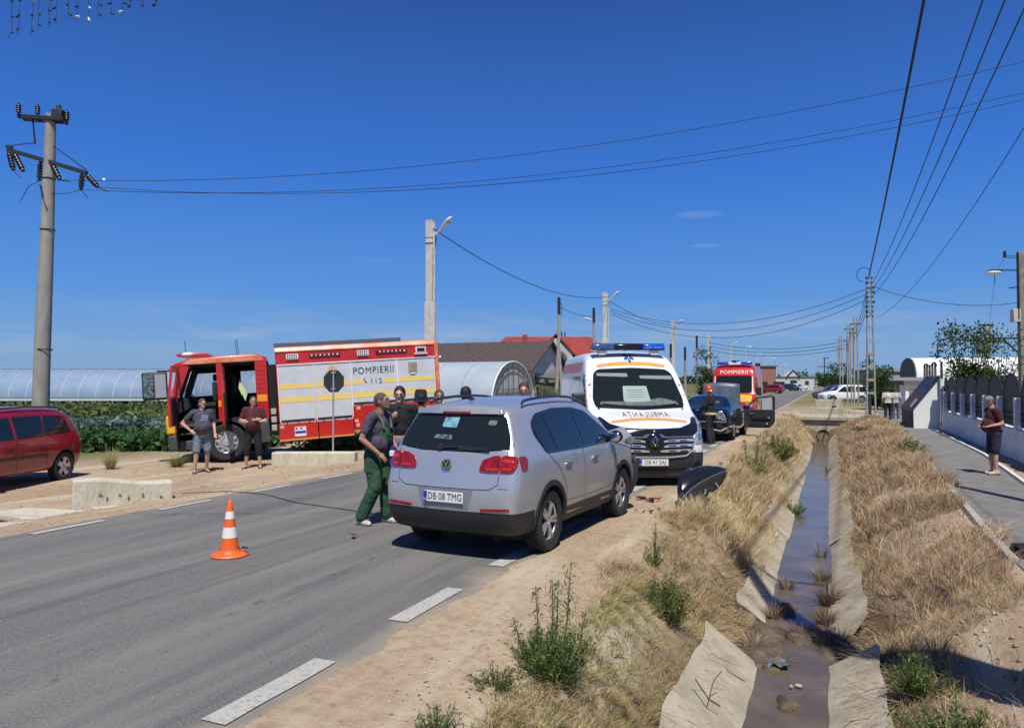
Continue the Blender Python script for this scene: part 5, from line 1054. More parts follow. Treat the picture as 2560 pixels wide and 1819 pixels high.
    obj('door_frame', MB().bar((xo - .03, 5.77, 1.86), (xo - .03, 5.77, 2.54), .06).bar((xo - .03, 5.77, 2.54), (xo - .77, 5.77, 2.54), .06).bar((xo - .77, 5.77, 2.54), (xo - .77, 5.77, 1.86), .06), fred, rd); obj('door_glass', MB().box(xo - .76, xo - .04, 5.768, 5.772, 1.86, 2.52), clearglass, rd)
    obj('door_lining', MB().box(xo - .76, xo - .04, 5.71, 5.74, 1.05, 1.82), cabin, rd)
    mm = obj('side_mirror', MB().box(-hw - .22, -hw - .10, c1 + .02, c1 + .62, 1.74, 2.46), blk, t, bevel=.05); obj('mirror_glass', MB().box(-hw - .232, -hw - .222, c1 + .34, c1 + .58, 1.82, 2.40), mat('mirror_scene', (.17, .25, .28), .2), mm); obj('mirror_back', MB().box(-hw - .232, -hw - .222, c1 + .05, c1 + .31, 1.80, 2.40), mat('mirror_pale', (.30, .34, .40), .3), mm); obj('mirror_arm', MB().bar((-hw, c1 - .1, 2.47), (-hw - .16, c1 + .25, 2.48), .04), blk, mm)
    # roof beacon
    bb = obj('beacon_bar', MB().prism([(6.05, 2.80), (6.15, 2.90), (6.75, 2.95), (6.95, 2.90), (6.9, 2.84), (6.4, 2.80)], 'x', -1.0, 1.0), mat('beacon_red', (.45, .03, .02), .25, coat=.5), t, bevel=.02); obj('beacon_lamp', MB().ell((-1.0, 6.65, 2.89), (.08, .16, .06)), whitep, bb, smooth=50)
    for x, y in ((-.9, 6.7), (-.7, 5.4), (-.6, 5.45)): obj('aerial', MB().tube([(x, y, 2.8), (x, y + .02, 3.25)], .008, 5), blk, t)
    return t
build_truck()

# ------------------------------------------------------------------ red estate car at the left edge
red2 = mat('cherry_paint', (.26, .008, .016), .22, coat=.7, noise=.05, nscale=3)
def build_red():
    ph = 199.0; d = (-math.sin(R(ph)), math.cos(R(ph))); r_ = (math.cos(R(ph)), math.sin(R(ph)))
    wx, wy = -15.37, 10.8; ox = wx - (-.83) * r_[0] - .66 * d[0]; oy = wy - (-.83) * r_[1] - .66 * d[1]
    t = thing('red_car', 'cherry red estate car parked on the dirt beside the left concrete block', 'car', (ox, oy, -.27), ph)
    L = 4.45
    me, bvh = carbody(L, [(0, .26), (4.45, .24)], [(0, 1.45), (.2, 1.53), (.6, 1.57), (1.6, 1.59), (2.4, 1.56), (2.7, 1.48), (3.45, 1.02), (3.6, .98), (4.2, .88), (4.45, .75)], [(.25, .1), (.5, 0), (.9, .0), (1.1, .08), (1.5, .28), (1.6, .32)], [(.25, 4.35), (.6, 4.45), (1.6, 4.3)],
                      [(.25, .83), (.5, .88), (.8, .89), (.98, .86), (1.5, .66), (1.6, .6)], [(0, .93), (.3, 1), (4, 1), (4.45, .86)], [0, .07, .2] + [round(.4 + .17 * k, 2) for k in range(23)] + [4.35, 4.45], nv=14, na=10, smooth=4, wells=((.66, .32, .36), (3.56, .32, .36)))
    AX = ((.66, .32), (3.56, .32))
    def cls(c, n):
        for a, b in AX:
            if math.hypot(c.y - a, c.z - b) < .364: return 'well'
        return 'body'
    p = split_mesh(me, [], cls); link('body', p['body'], red2, t); wa = link('wheel_arch', p['well'], seam, t); wa['kind'] = 'stuff'
    for s, sd_ in ((-1, 'side-'), (1, 'side+')):
        decal('rear_side_window', bvh, sd_, rp([(.42, 1.04), (.48, 1.36), (.62, 1.42), (1.15, 1.44), (1.25, 1.02)], .06), glassd, t, off=.005); decal('rear_door_window', bvh, sd_, rp([(1.29, 1.015), (1.19, 1.44), (2.0, 1.44), (2.02, 1.0)], .03), glassd, t, off=.005); decal('front_door_window', bvh, sd_, rp([(2.1, 1.0), (2.08, 1.44), (2.5, 1.42), (3.15, 1.05), (3.2, .99)], .03), glassd, t, off=.005)
        for y0 in (1.22, 2.06): decal('door_gap', bvh, sd_, band([(y0, 1.0), (y0 + .02, .7), (y0 - .02, .34)], .008), seam, t, off=.003, skirt=0)
        for y0 in (1.32, 2.18): decal('door_handle', bvh, sd_, rp([(y0, .88), (y0 + .18, .88), (y0 + .18, .845), (y0, .845)], .012), red2, t, off=.025, skirt=.025)
        decal('rubbing_strip', bvh, sd_, rp([(1.2, .60), (3.3, .60), (3.3, .66), (1.2, .66)], .02), mat('strip_darkred', (.09, .012, .016), .5), t, off=.014, skirt=.012)
        decal('sill_band', bvh, sd_, [(1.2, .30), (3.3, .30), (3.3, .25), (1.2, .25)], mat('tan_sill', (.34, .25, .2), .7), t, off=.012)  # pale tan band along the foot of each sill
        decal('tail_light', bvh, sd_, rp([(.06, .80), (.06, 1.02), (.16, 1.12), (.26, 1.0), (.2, .8)], .03), redl, t, off=.008)
        wheel(t, s * .78, .66, .315, s, rimr=.21, w=.2, spokes=5, style='star', rm=alloy); wheel(t, s * .78, 3.56, .315, s, rimr=.21, w=.2, spokes=5, style='star', rm=alloy)
        obj('roof_rail', MB().tube([(s * .60, .5, 1.54), (s * .61, .6, 1.60), (s * .61, 1.5, 1.63), (s * .61, 2.3, 1.61), (s * .60, 2.5, 1.54)], .018, 8), blkg, t, smooth=50)
        mirror_unit(t, s * .84, 3.05, 1.05, s, red2)
    decal('rear_window', bvh, 'rear', rp([(-.65, 1.08), (-.55, 1.42), (.55, 1.42), (.65, 1.08)], .05), glassd, t, off=.006)
    decal('windscreen', bvh, 'front', rp([(-.62, 1.46), (.62, 1.46), (.75, 1.06), (-.75, 1.06)], .06), glassd, t, off=.006)
    plate(t, (0, -.03, .72), .5, .11, 'DB', -1)
build_red()
# ------------------------------------------------------------------ poles, lamps, wires
polec = mat('pole_concrete', (.34, .325, .29), .85, c2=(.26, .25, .22), nscale=5, bump=.15, stretch=(1, 1, .3)); steel = mat('dark_steel', (.035, .035, .04), .6, .3); wirem = mat('cable_black', (.012, .012, .014), .7)
lampw = mat('lamp_white', (.72, .74, .76), .35); glaze = mat('insulator_glaze', (.02, .018, .02), .4); whitec = mat('pole_white_concrete', (.56, .55, .51), .85, noise=.1, nscale=4)
def W3(a, b, z=0.): x, y = site(a, b); return Vector((x, y, z))
def big_pole():
    x, y = site(-15.45, 24); z0 = gz(x, y)
    t = thing('utility_pole', 'tall round concrete utility pole with dark crossarms behind the red estate car', 'utility pole', (x, y, z0), YAW)
    obj('pole_shaft', MB().tube([(-.05, 0, -.3), (0, 0, 3), (.10, 0, 7.2)], [.265, .24, .205], 24).tube([(.10, 0, 7.2), (.16, 0, 11.0)], [.20, .155], 24), polec, t, smooth=40)
    for z, r in ((3.2, .245), (7.15, .215), (8.85, .19)): obj('pole_band', MB().lathe([(r, -.02), (r + .012, -.015), (r + .012, .015), (r, .02)], (.02 + z * .0125, 0, z), 'z', 20), steel, t)
    obj('strap', MB().bar((.0, -.16, 8.3), (.2, -.19, 7.8), .05, .02), steel, t); obj('strap', MB().bar((-.05, -.17, 8.6), (.08, -.19, 8.2), .07, .02), steel, t)
    ca = obj('crossarm', MB().bar((-.95, .05, 10.95), (.75, -.25, 10.75), .12, .12).bar((-.9, .25, 10.92), (.75, -.05, 10.70), .08, .1), steel, t); obj('arm_brace', MB().bar((-.45, 0, 10.9), (-.35, 0, 10.0), .04).bar((-.35, 0, 10.05), (-1.2, 0, 9.95), .025), steel, t)
    for x_, z in ((-.88, 10.98), (-.25, 10.94), (.45, 10.95), (.72, 10.74)):
        iz = MB().tube([(x_, -.05, z - .12), (x_, -.05, z + .38)], .03, 6); 
        for k in range(4): iz.lathe([(.03, .05 + k * .07), (.085, .07 + k * .07), (.075, .10 + k * .07), (.03, .11 + k * .07)], (x_, -.05, z), 'z', 12)
        o = obj('insulator', iz, glaze, ca, smooth=40); o['kind'] = 'stuff'
    obj('top_box', MB().box(.28, .62, -.2, .1, 10.72, 11.12), steel, ca, bevel=.03)
    la = obj('crossarm', MB().bar((-1.25, .0, 9.82), (1.5, -.2, 8.98), .11, .13), steel, t); obj('arm_brace', MB().bar((.25, -.05, 9.95), (1.45, -.15, 9.1), .03), steel, t); obj('arm_end', MB().bar((-1.3, 0, 9.92), (-1.1, 0, 9.88), .08, .1), steel, la)
    def string(p, q):
        p = Vector(p); q = Vector(q); mb = MB(); d = (q - p); n = 7
        for k in range(n): c = p + d * (k + .5) / n; mb.cyl(c, d, .085 if 0 < k < n - 1 else .06, d.length / n * .6, 12)
        mb.tube([p, q], .02, 6); o = obj('insulator_string', mb, glaze, la, smooth=50); o['kind'] = 'stuff'; return q
    E = [string((-1.22, 0, 9.75), (-.98, -.1, 9.1)), string((-1.05, 0, 9.72), (-.62, -.15, 9.05)), string((.22, -.05, 9.4), (.62, -.2, 8.75)), string((-.22, .1, 9.45), (-.26, .1, 8.8)), string((1.32, -.15, 9.0), (1.28, -.15, 8.45)), string((1.45, -.15, 8.95), (1.9, -.25, 8.5))]
    for a, b in (((-.98, -.1, 9.1), (-.75, -.1, 8.85)), ((.62, -.2, 8.75), (.95, -.2, 8.7)), ((1.28, -.15, 8.45), (1.55, -.2, 8.15)), ((1.9, -.25, 8.5), (2.25, -.3, 8.35))): obj('jumper_clamp', MB().tube([a, b], .02, 6), steel, la)
    obj('jumper_wire', MB().tube([(-.26, .1, 8.8), (-.55, 0, 8.6), (-.8, 0, 8.1)], .012, 5), wirem, la); obj('jumper_wire', MB().tube([(1.28, -.15, 8.45), (.9, -.1, 8.35), (.2, -.05, 8.32)], .012, 5), wirem, la)
    obj('base_box', MB().box(-.2, .2, -.32, -.22, .0, .9), polec, t, bevel=.02) if False else None
    return t
bp = big_pole()
def sag(p, q, s, n=24):
    p, q = Vector(p), Vector(q); return [p.lerp(q, k / n) - Vector((0, 0, 4 * s * (k / n) * (1 - k / n))) for k in range(n + 1)]
def cable(p, q, s, r, label, group=None, n=28):
    mb = MB().tube(sag(p, q, s, n), r, 5); o = obj('overhead_cable', mb, wirem, smooth=50); tag(o, label, 'cable', group); return o
def lamp_head(parent, p, d, m=lampw, ln=.75):
    """teardrop street-lamp head leaving p along d"""
    p, d = Vector(p), Vector(d).normalized(); s = d.cross(Vector((0, 0, 1))).normalized(); u = s.cross(d)
    mb = MB(); V = []; F = []; st = ((0, .035, .03), (.25, .05, .04), (.5, .11, .07), (.75, .14, .08), (.93, .11, .06), (1, .03, .02))
    for k, (t_, w_, h_) in enumerate(st):
        c = p + d * ln * t_
        for a in range(10): th = 2 * math.pi * a / 10; V.append(c + s * w_ * math.cos(th) + u * h_ * math.sin(th))
        if k: F += [((k - 1) * 10 + a, (k - 1) * 10 + (a + 1) % 10, k * 10 + (a + 1) % 10, k * 10 + a) for a in range(10)]
    F += [tuple(range(10))[::-1], tuple((len(st) - 1) * 10 + a for a in range(10))]
    mb.add(V, F); o = obj('lamp_head', mb, m, parent, smooth=50)
    g = MB().ell(p + d * ln * .72 - u * .06, (.09, .09, .04), nu=10, nv=6); obj('lamp_glass', g, mat('lamp_glass_grey', (.25, .3, .3), .2), o, smooth=60); return o
# street lamps along the left verge, X = -15, every 26 m
LAMPS = []
names = ['square white concrete street lamp post rising behind the fire engine', 'white concrete street lamp post behind the ambulance roof', 'white street lamp post rising above the right end of the ambulance', 'white street lamp post beside the small tree, left of the red fire van']
for k in range(14):
    y = 26.2 + 26.1 * k; x = -15 - .1 * k
    far = k >= 4
    lab = names[k] if k < 4 else 'distant white street lamp, ' + ('fifth', 'sixth', 'seventh', 'eighth', 'ninth', 'tenth', 'eleventh', 'twelfth', 'thirteenth', 'farthest')[k - 4] + ' post along the left side of the road'
    t = thing('street_lamp', lab, 'street lamp', (x, y, gz(x, y)), 0, 'street lamps along the left verge')
    h = 8.75
    if k < 4:
        obj('post', MB().prism([(-.19, -.17), (.19, -.17), (.19, .17), (-.19, .17)], 'z', -.3, h * .62), whitec, t, bevel=.02); obj('post_top', MB().prism([(-.165, -.15), (.165, -.15), (.165, .15), (-.165, .15)], 'z', h * .62, h), whitec, t, bevel=.02)
        obj('cap', MB().box(-.17, .17, -.155, .155, h, h + .04), whitec, t); obj('band', MB().box(-.172, .172, -.157, .157, h - .95, h - .9), steel, t); obj('band', MB().box(-.172, .172, -.157, .157, h - .7, h - .68), steel, t)
        obj('conduit', MB().tube([(.23, -.12, 0), (.23, -.12, 3.4), (.25, -.12, 6.9), (.21, -.12, h - .1)], .045, 8), whitec, t, smooth=50); obj('cable_loop', MB().tube([(.24, -.1, h - .5), (.33, -.1, h - .75), (.26, -.1, h - 1.1)], .02, 6), steel, t)
        lamp_head(t, (.36, -.1, h - .55), (.85, -.1, .72), ln=.95); obj('lamp_arm', MB().bar((.17, -.1, h - .62), (.40, -.1, h - .5), .05), lampw, t)
    else:
        obj('post', MB().tube([(0, 0, -.3), (0, 0, h)], [.2, .13], 8), whitec, t, smooth=50)
        if k % 3 == 2: obj('lamp_arm', MB().tube([(0, 0, h), (.1, 0, h + .5), (.6, 0, h + .8), (1.1, 0, h + .6)], .08, 6), lampw, t, smooth=50)
        else: lamp_head(t, (.1, 0, h - .1), (.9, 0, .35), ln=1.2)
# older thin poles behind the ambulance
def thin_pole(a, b, h, label, lean=.1, lamp=None, strut=False):
    x, y = site(a, b); t = thing('utility_pole', label, 'utility pole', (x, y, 0), YAW)
    obj('pole_shaft', MB().tube([(-lean, 0, -.3), (0, 0, h * .7), (0, 0, h)], [.16, .11, .09], 10), polec, t, smooth=50); obj('pole_cap', MB().tube([(0, 0, h - 1.2), (0, 0, h + .05)], .115, 8), steel, t)
    if strut: obj('strut', MB().tube([(.25, 0, -.3), (.02, 0, h * .55)], [.12, .09], 8), polec, t, smooth=50); obj('bracket', MB().tube([(.08, 0, h - .3), (.22, 0, h - .5), (.2, 0, h - 1.3)], .02, 5), steel, t)
    if lamp: lamp_head(t, (-.05, 0, h - 1.0), (-.9, -.2, .2), ln=.8)
    return t
thin_pole(3.42, 53, 8.0, 'thin weathered pole with a strut, left of the ambulance', .25, strut=True)
thin_pole(6.85, 61, 8.05, 'thin dark pole with a small lamp, close left of the white lamp post', 0, lamp=True)
thin_pole(19.0, 75, 6.6, 'thin dark pole standing in the small tree left of the fire van', 0)
thin_pole(14.8, 68, 5.4, 'thin pale pole between ambulance and small tree, farther left one', 0); thin_pole(16.6, 70, 5.2, 'thin pale pole between ambulance and small tree, nearer the tree', 0)
# lattice (vierendeel) concrete poles, right of the ditch
def lattice_pole(x, y, h, label, detail=True, w0=.46, w1=.22):
    t = thing('lattice_pole', label, 'utility pole', (x, y, 0), 8)
    for s in (-1, 1): obj('upright', MB().bar((s * w0 / 2, 0, -.2), (s * w1 / 2, 0, h), .085 if detail else .10, .16), polec, t, bevel=.01 if detail else 0)
    if detail:
        for k in range(9): z = 1.25 + k * (h - 1.6) / 8.5; ww = w0 + (w1 - w0) * z / h; obj('rung', MB().box(-ww / 2, ww / 2, -.06, .06, z - .07, z + .07), polec, t)
        obj('base_block', MB().box(-.14, .0, -.1, .1, 0, 1.2), steel, t)
        cl_ = MB(); rr = random.Random(2)
        for k in range(9): z = h - 2.4 + k * .28; cl_.bar((-.18, -.1, z), (.18, -.1, z + .03), .03); cl_.cyl((rr.choice((-.2, .2)), -.1, z), (0, 0, 1), .045, .13, 8)
        o = obj('fittings', cl_, steel, t); o['kind'] = 'stuff'
        obj('cable_coil', MB().tube([(-.1 + .38 * math.cos(a) - .2, 0, h + .05 + .42 * math.sin(a)) for a in np.linspace(.2, 4.6, 14)], .02, 5), wirem, t); obj('top_pin', MB().tube([(0, 0, h), (.03, 0, h + .35)], .02, 5), steel, t)
    else: obj('crossbar', MB().bar((-.4, 0, h - .5), (.4, 0, h - .5), .08), steel, t)
    return t
lattice_pole(2.28, 47.2, 8.1, 'tall ladder shaped concrete pole beyond the culvert, nearest of its row')
RL = []
for k, (x, y, h) in enumerate(((2.05, 64, 7.0), (1.7, 70, 7.0), (2.2, 79, 7.2), (1.4, 92, 7.2), (2.4, 104, 7.8), (1.6, 125, 7.6), (2.0, 160, 8))):
    lp = lattice_pole(x, y, h, 'grey pole in the dense cluster left of the tall ladder shaped pole', False, .34, .2); lp['group'] = 'poles clustered behind the ladder shaped pole'; lp['label'] = ('nearest', 'second nearest', 'third nearest', 'fourth nearest', 'fifth nearest', 'second farthest', 'farthest')[k] + ' grey pole in the dense cluster left of the tall ladder shaped pole'
# cables: overhead bundle towards the viewer's right, spans across the road, long span from the big pole
T1 = Vector((2.25, 47.1, 7.95))
cable((2.2, 47, 7.9), (1.75, 4.9, 10.9), .45, .032, 'thick black overhead cable rising from the ladder shaped pole to the top edge')
for k in range(3): cable((2.35, 47, 7.5 - .35 * k), (2.9 + .42 * k, 4.9, 10.6), .9 + .12 * k, .014, ('leftmost', 'middle', 'rightmost')[k] + ' of three thin overhead cables running close together to the upper right', 'three thin overhead cables')
cable((2.6, 47, 5.6), (4.6, 4.9, 10.2), 1.5, .010, 'thin slack overhead cable farthest right, sagging to the ladder shaped pole')
L2 = Vector((-14.8, 52.2, 8.2))
cable((-14.75, 26.0, 8.15), L2, 1.0, .02, 'cable sagging between the first and second white lamp posts')
cable(L2 + Vector((0, 0, -.3)), (-14.9, 78.2, 8.0), .5, .02, 'cable between the second and third white lamp posts')
for k in range(3): cable((2.1, 47, 7.3 - .32 * k), L2 + Vector((.1, .2, -.9 - .18 * k)), 1.55 + .22 * k, .016, ('uppermost', 'middle', 'lowest')[k] + ' of three cables crossing the road from the ladder shaped pole to a lamp post', 'cables crossing the road')
for k in range(3): cable((2.1, 92, 6.6 - .4 * k), (-15.2, 104.4, 7.4 - .5 * k), .9, .03, ('uppermost', 'middle', 'lowest')[k] + ' of three faint cables crossing the road far beyond the fire van', 'far cables crossing the road')
for k in range(3): cable((2.1, 47, 7.2 - .5 * k), (1.9, 70, 6.6 - .3 * k), .8, .02, ('uppermost', 'middle', 'lowest')[k] + ' slack cable between the ladder shaped pole and the pole cluster', 'cables behind the ladder shaped pole')
PA = W3(3.42, 53, 7.4); cable(PA, W3(6.85, 61, 7.4), .25, .018, 'short cable between the two thin poles left of the ambulance')
def bpw(x, y, z): return bp.matrix_world @ Vector((x, y, z)) if False else Vector(bp.location) + Matrix.Rotation(R(YAW), 3, 'Z') @ Vector((x, y, z))
cable(bpw(.62, -.2, 8.75), (6.6, 22.9, 10.55), 1.05, .009, 'long cable from the round utility pole across the sky, upper of the three'); cable(bpw(1.28, -.15, 8.45), (6.6, 23.3, 9.85), 1.1, .009, 'long cable from the round utility pole across the sky, middle of the three'); cable(bpw(1.9, -.25, 8.5), (6.8, 23.6, 9.8), 1.2, .009, 'long cable from the round utility pole across the sky, lowest of the three')
cable((2.5, 47.1, 7.4), W3(27.6, 39.7, 6.2), .5, .018, 'cable from the ladder shaped pole to the pole at the right edge')
# poles just out of frame whose shadows cross ditch and pavement
for (x, y, h, r, lab) in ((1.72, 5.0, 11.2, .15, 'round concrete pole standing right of the ditch in the foreground'), (3.95, 11.5, 8.3, .10, 'slim concrete pole standing at the garden wall')):
    t = thing('utility_pole', lab, 'utility pole', (x, y, 0)); obj('pole_shaft', MB().tube([(0, 0, -.6), (0, 0, h)], [r * 1.15, r * .9], 16), polec, t, smooth=50); obj('crossarm', MB().bar((-.2, 0, h - .3), (1.2 if x < 3 else .3, 0, h - .3), .08), steel, t)
t = thing('utility_pole', 'concrete pole carrying the long cables right of the pavement', 'utility pole', (6.7, 23.3, 0)); obj('pole_shaft', MB().tube([(0, 0, -.3), (0, 0, 12.2)], [.18, .12], 12), polec, t, smooth=50)
def right_pole():
    x, y = site(27.75, 39.7); t = thing('utility_pole', 'dark utility pole with lamp, crossarms and a pale box at the right edge', 'utility pole', (x, y, 0), YAW)
    obj('pole_shaft', MB().bar((0, 0, -.3), (0, 0, 9.0), .30, .26), mat('pole_dim', (.22, .205, .18), .9, noise=.2, nscale=4), t, bevel=.02); obj('side_rail', MB().bar((-.22, -.1, 5), (-.2, -.1, 8.8), .06), steel, t)
    a = obj('crossarm', MB().bar((-1.6, 0, 8.0), (.6, 0, 7.96), .06), steel, t); obj('crossarm', MB().bar((-.9, 0, 8.75), (.6, 0, 8.8), .03), steel, t); obj('crossarm', MB().bar((-.9, 0, 8.68), (.6, 0, 8.65), .03), steel, t); i_ = obj('insulator', MB().cyl((-.85, 0, 8.85), (0, 0, 1), .08, .35, 10), glaze, t)
    obj('bracket', MB().bar((-.65, 0, 7.0), (.2, 0, 7.1), .06), steel, t); obj('crossarm', MB().bar((-2.0, 0, 4.25), (.5, 0, 4.28), .10).bar((-1.0, 0, 4.2), (0, 0, 3.3), .08), steel, t)
    lh = obj('lamp', MB().ell((-1.45, 0, 7.85), (.42, .3, .14), nu=16, nv=8), lampw, t, smooth=60); obj('lamp_hood', MB().ell((-1.4, 0, 7.95), (.44, .3, .07), nu=14, nv=6), steel, lh, smooth=50); obj('lamp_pin', MB().tube([(-1.42, 0, 7.9), (-1.42, 0, 7.3)], .02, 5), steel, lh)
    obj('meter_box', MB().box(-.55, -.15, -.2, .1, 5.15, 5.85), mat('box_cream', (.5, .48, .38), .6), t, bevel=.02); obj('conduit', MB().tube([(-.28, -.22, 5.3), (-.28, -.2, 8.2)], .03, 6), steel, t)
    obj('drop_wire', MB().tube([(-1.42, 0, 7.3), (-1.6, 0, 6.2), (-1.75, 0, 5.0)], .008, 4), wirem, t); obj('stay_wire', MB().tube([(-.9, 0, 8.6), (-1.25, 0, 8.0)], .01, 4), wirem, t)
right_pole()
for a, b, h, lab in ((59.3, 91, 9.0, 'double concrete pole with crossbars above the white shed roof'), (70, 120, 8.0, 'small distant bracket pole above the white shed, right one'), (58.7, 120, 6.4, 'small distant bracket pole above the white shed, left one'), (64.2, 150, 6.9, 'tiny distant bracket pole left of the white shed')):
    x, y = site(a, b); t = thing('utility_pole', lab, 'utility pole', (x, y, 0), YAW); k = .35 if h == 9 else 0
    obj('pole_shaft', MB().bar((0, 0, 0), (0, 0, h), .7, .2) if k else MB().bar((0, 0, 0), (0, 0, h), .16), polec if k else steel, t)
    obj('crossarm', MB().bar((-1.0, 0, h), (.8, 0, h), .22) if k else MB().bar((-1.4, 0, h - 1.8), (.6, 0, h - 1.8), .14), steel, t); obj('crossarm', MB().bar((-1.6, 0, h - 2), (1.6, 0, h - 2), .22) if k else MB().bar((-.3, 0, h), (1.0, 0, h), .14), steel, t)

# ------------------------------------------------------------------ greenhouses
film = mat('greenhouse_film', (.20, .285, .40), .45, c2=(.24, .32, .43), nscale=.7, spec=.3); film2 = mat('greenhouse_film_pale', (.33, .39, .44), .5, c2=(.38, .44, .48), nscale=.5); ribm = mat('greenhouse_rib', (.62, .67, .72), .4); dkpost = mat('post_pale', (.42, .44, .40), .6)
def greenhouse_long():
    x, y = site(-62, 62); t = thing('greenhouse', 'long pale blue plastic greenhouse beyond the cabbage field', 'greenhouse', (x, y, -.3), YAW)
    n = 36; step = 1.48; prof = [(3.6 - 3.6 * math.cos(R(a)), .65 + 2.7 * math.sin(R(a)) ** .9) for a in np.linspace(0, 180, 19)]
    for k in range(n):
        v = [(k * step + .01 + i * (step - .02), p[0], p[1] - (.02 if i in (0, 1) else 0)) for p in prof for i in (0, 1)]; f = [(2 * j, 2 * j + 1, 2 * j + 3, 2 * j + 2) for j in range(len(prof) - 1)]
        o = obj('film_panel', MB().add(v, f), film, t, smooth=60)
    rb = MB()
    for k in range(n + 1):
        o = obj('rib', MB().tube([(k * step, p[0], p[1] + .012) for p in prof], .022, 5), ribm, t, smooth=60); obj('post', MB().bar((k * step, 0, -.1), (k * step, 0, .7), .07), dkpost, t)
    obj('ridge_line', MB().bar((0, 3.6, 3.37), (n * step, 3.6, 3.37), .05), mat('ridge_dark', (.12, .15, .2), .6), t); obj('eave_band', MB().box(0, n * step, -.04, -.01, .60, .80), mat('eave_pale', (.55, .60, .62), .5), t); obj('eave_wire', MB().bar((0, -.03, .88), (n * step, -.03, .88), .03), steel, t)
    obj('low_sheet', MB().box(0, n * step, .02, .05, -.1, .14), mat('sheet_white', (.6, .62, .58), .6), t)
greenhouse_long()
def greenhouse_tunnel():
    e1 = W3(-1.33, 45); e2 = W3(1.48, 51.4); ax = (W3(-6.4, 2.8) - W3(0, 0)).normalized(); wv = (e2 - e1); wd = wv.length; wv.normalize()
    t = thing('tunnel_greenhouse', 'rounded white plastic tunnel greenhouse with ribbed end, behind the people', 'greenhouse', e1)
    def P(s, a, r=1.): return wv * (wd / 2 - wd / 2 * r * math.cos(a)) + ax * s + Vector((0, 0, 3.25 * r * math.sin(a) ** .85 if a > 0 else 0))
    A = np.linspace(0, math.pi, 17)
    for k in range(9):
        v = [P(k * 2.2 + i * 2.18, a) for a in A for i in (0, 1)]; obj('film_panel', MB().add(v, [(2 * j, 2 * j + 1, 2 * j + 3, 2 * j + 2) for j in range(16)]), film2, t, smooth=60)
    end = [P(.02, a, .985) for a in A]; obj('end_film', MB().add(end, [tuple(range(17))]), mat('end_film_grey', (.42, .45, .45), .5, noise=.15, nscale=.8), t)
    obj('end_hoop', MB().tube([P(-.05, a) for a in A], .05, 6), whitep, t, smooth=60); obj('inner_hoop', MB().tube([P(-.06, a, .86) for a in A], .03, 6), steel, t)
    for q in (.14, .26, .38, .5, .62, .74, .86):
        a = math.acos(1 - 2 * q); obj('end_post', MB().bar(P(-.05, 1e-6) + wv * wd * q, P(-.05, a), .05), mat('frame_grey', (.12, .13, .13), .6), t)
    obj('end_rail', MB().bar(wv * wd * .1 + Vector((0, 0, 1.4)) - ax * .05, wv * wd * .9 + Vector((0, 0, 1.4)) - ax * .05, .05), mat('frame_grey', (.12, .13, .13), .6), t)
    obj('film_crease', MB().tube([P(3.5, 2.4 - .25 * k) + Vector((0, 0, .01)) - ax * .3 * k for k in range(4)], .02, 4), steel, t)
greenhouse_tunnel()
# ------------------------------------------------------------------ houses
wallw = mat('house_wall', (.50, .49, .46), .85, noise=.08, nscale=1); brownr = mat('brown_roof', (.085, .058, .052), .8, c2=(.055, .04, .04), nscale=3, bump=.2); redr = mat('red_roof', (.30, .045, .03), .65, c2=(.22, .03, .022), nscale=1.2); greyr = mat('grey_roof', (.12, .115, .11), .8, noise=.1, nscale=1); winm = mat('house_window', (.03, .035, .04), .15, spec=.7)
def gable_house(t, A, L, Wd, ze, zr, wall, roof, rname='roof', over=.4):
    """A corner at the origin; x along the length, y along the width"""
    obj('wall', MB().box(0, L, 0, Wd, -.2, ze), wall, t); obj('gable', MB().prism([(0, ze), (Wd, ze), (Wd / 2, zr - .05)], 'x', .05, L - .02), wall, t)
    k = (zr - ze) / (Wd / 2); o1 = over
    a = obj(rname, MB().add([(-o1, -o1, ze - k * o1), (L + o1, -o1, ze - k * o1), (L + o1, Wd / 2, zr), (-o1, Wd / 2, zr), (-o1, -o1, ze - k * o1 - .15), (L + o1, -o1, ze - k * o1 - .15), (L + o1, Wd / 2, zr - .15), (-o1, Wd / 2, zr - .15)], [(0, 1, 2, 3), (7, 6, 5, 4), (0, 4, 5, 1), (1, 5, 6, 2), (2, 6, 7, 3), (3, 7, 4, 0)]), roof, t)
    b = obj(rname, MB().add([(-o1, Wd / 2, zr), (L + o1, Wd / 2, zr), (L + o1, Wd + o1, ze - k * o1), (-o1, Wd + o1, ze - k * o1), (-o1, Wd / 2, zr - .15), (L + o1, Wd / 2, zr - .15), (L + o1, Wd + o1, ze - k * o1 - .15), (-o1, Wd + o1, ze - k * o1 - .15)], [(0, 1, 2, 3), (7, 6, 5, 4), (0, 4, 5, 1), (1, 5, 6, 2), (2, 6, 7, 3), (3, 7, 4, 0)]), roof, t)
    return a
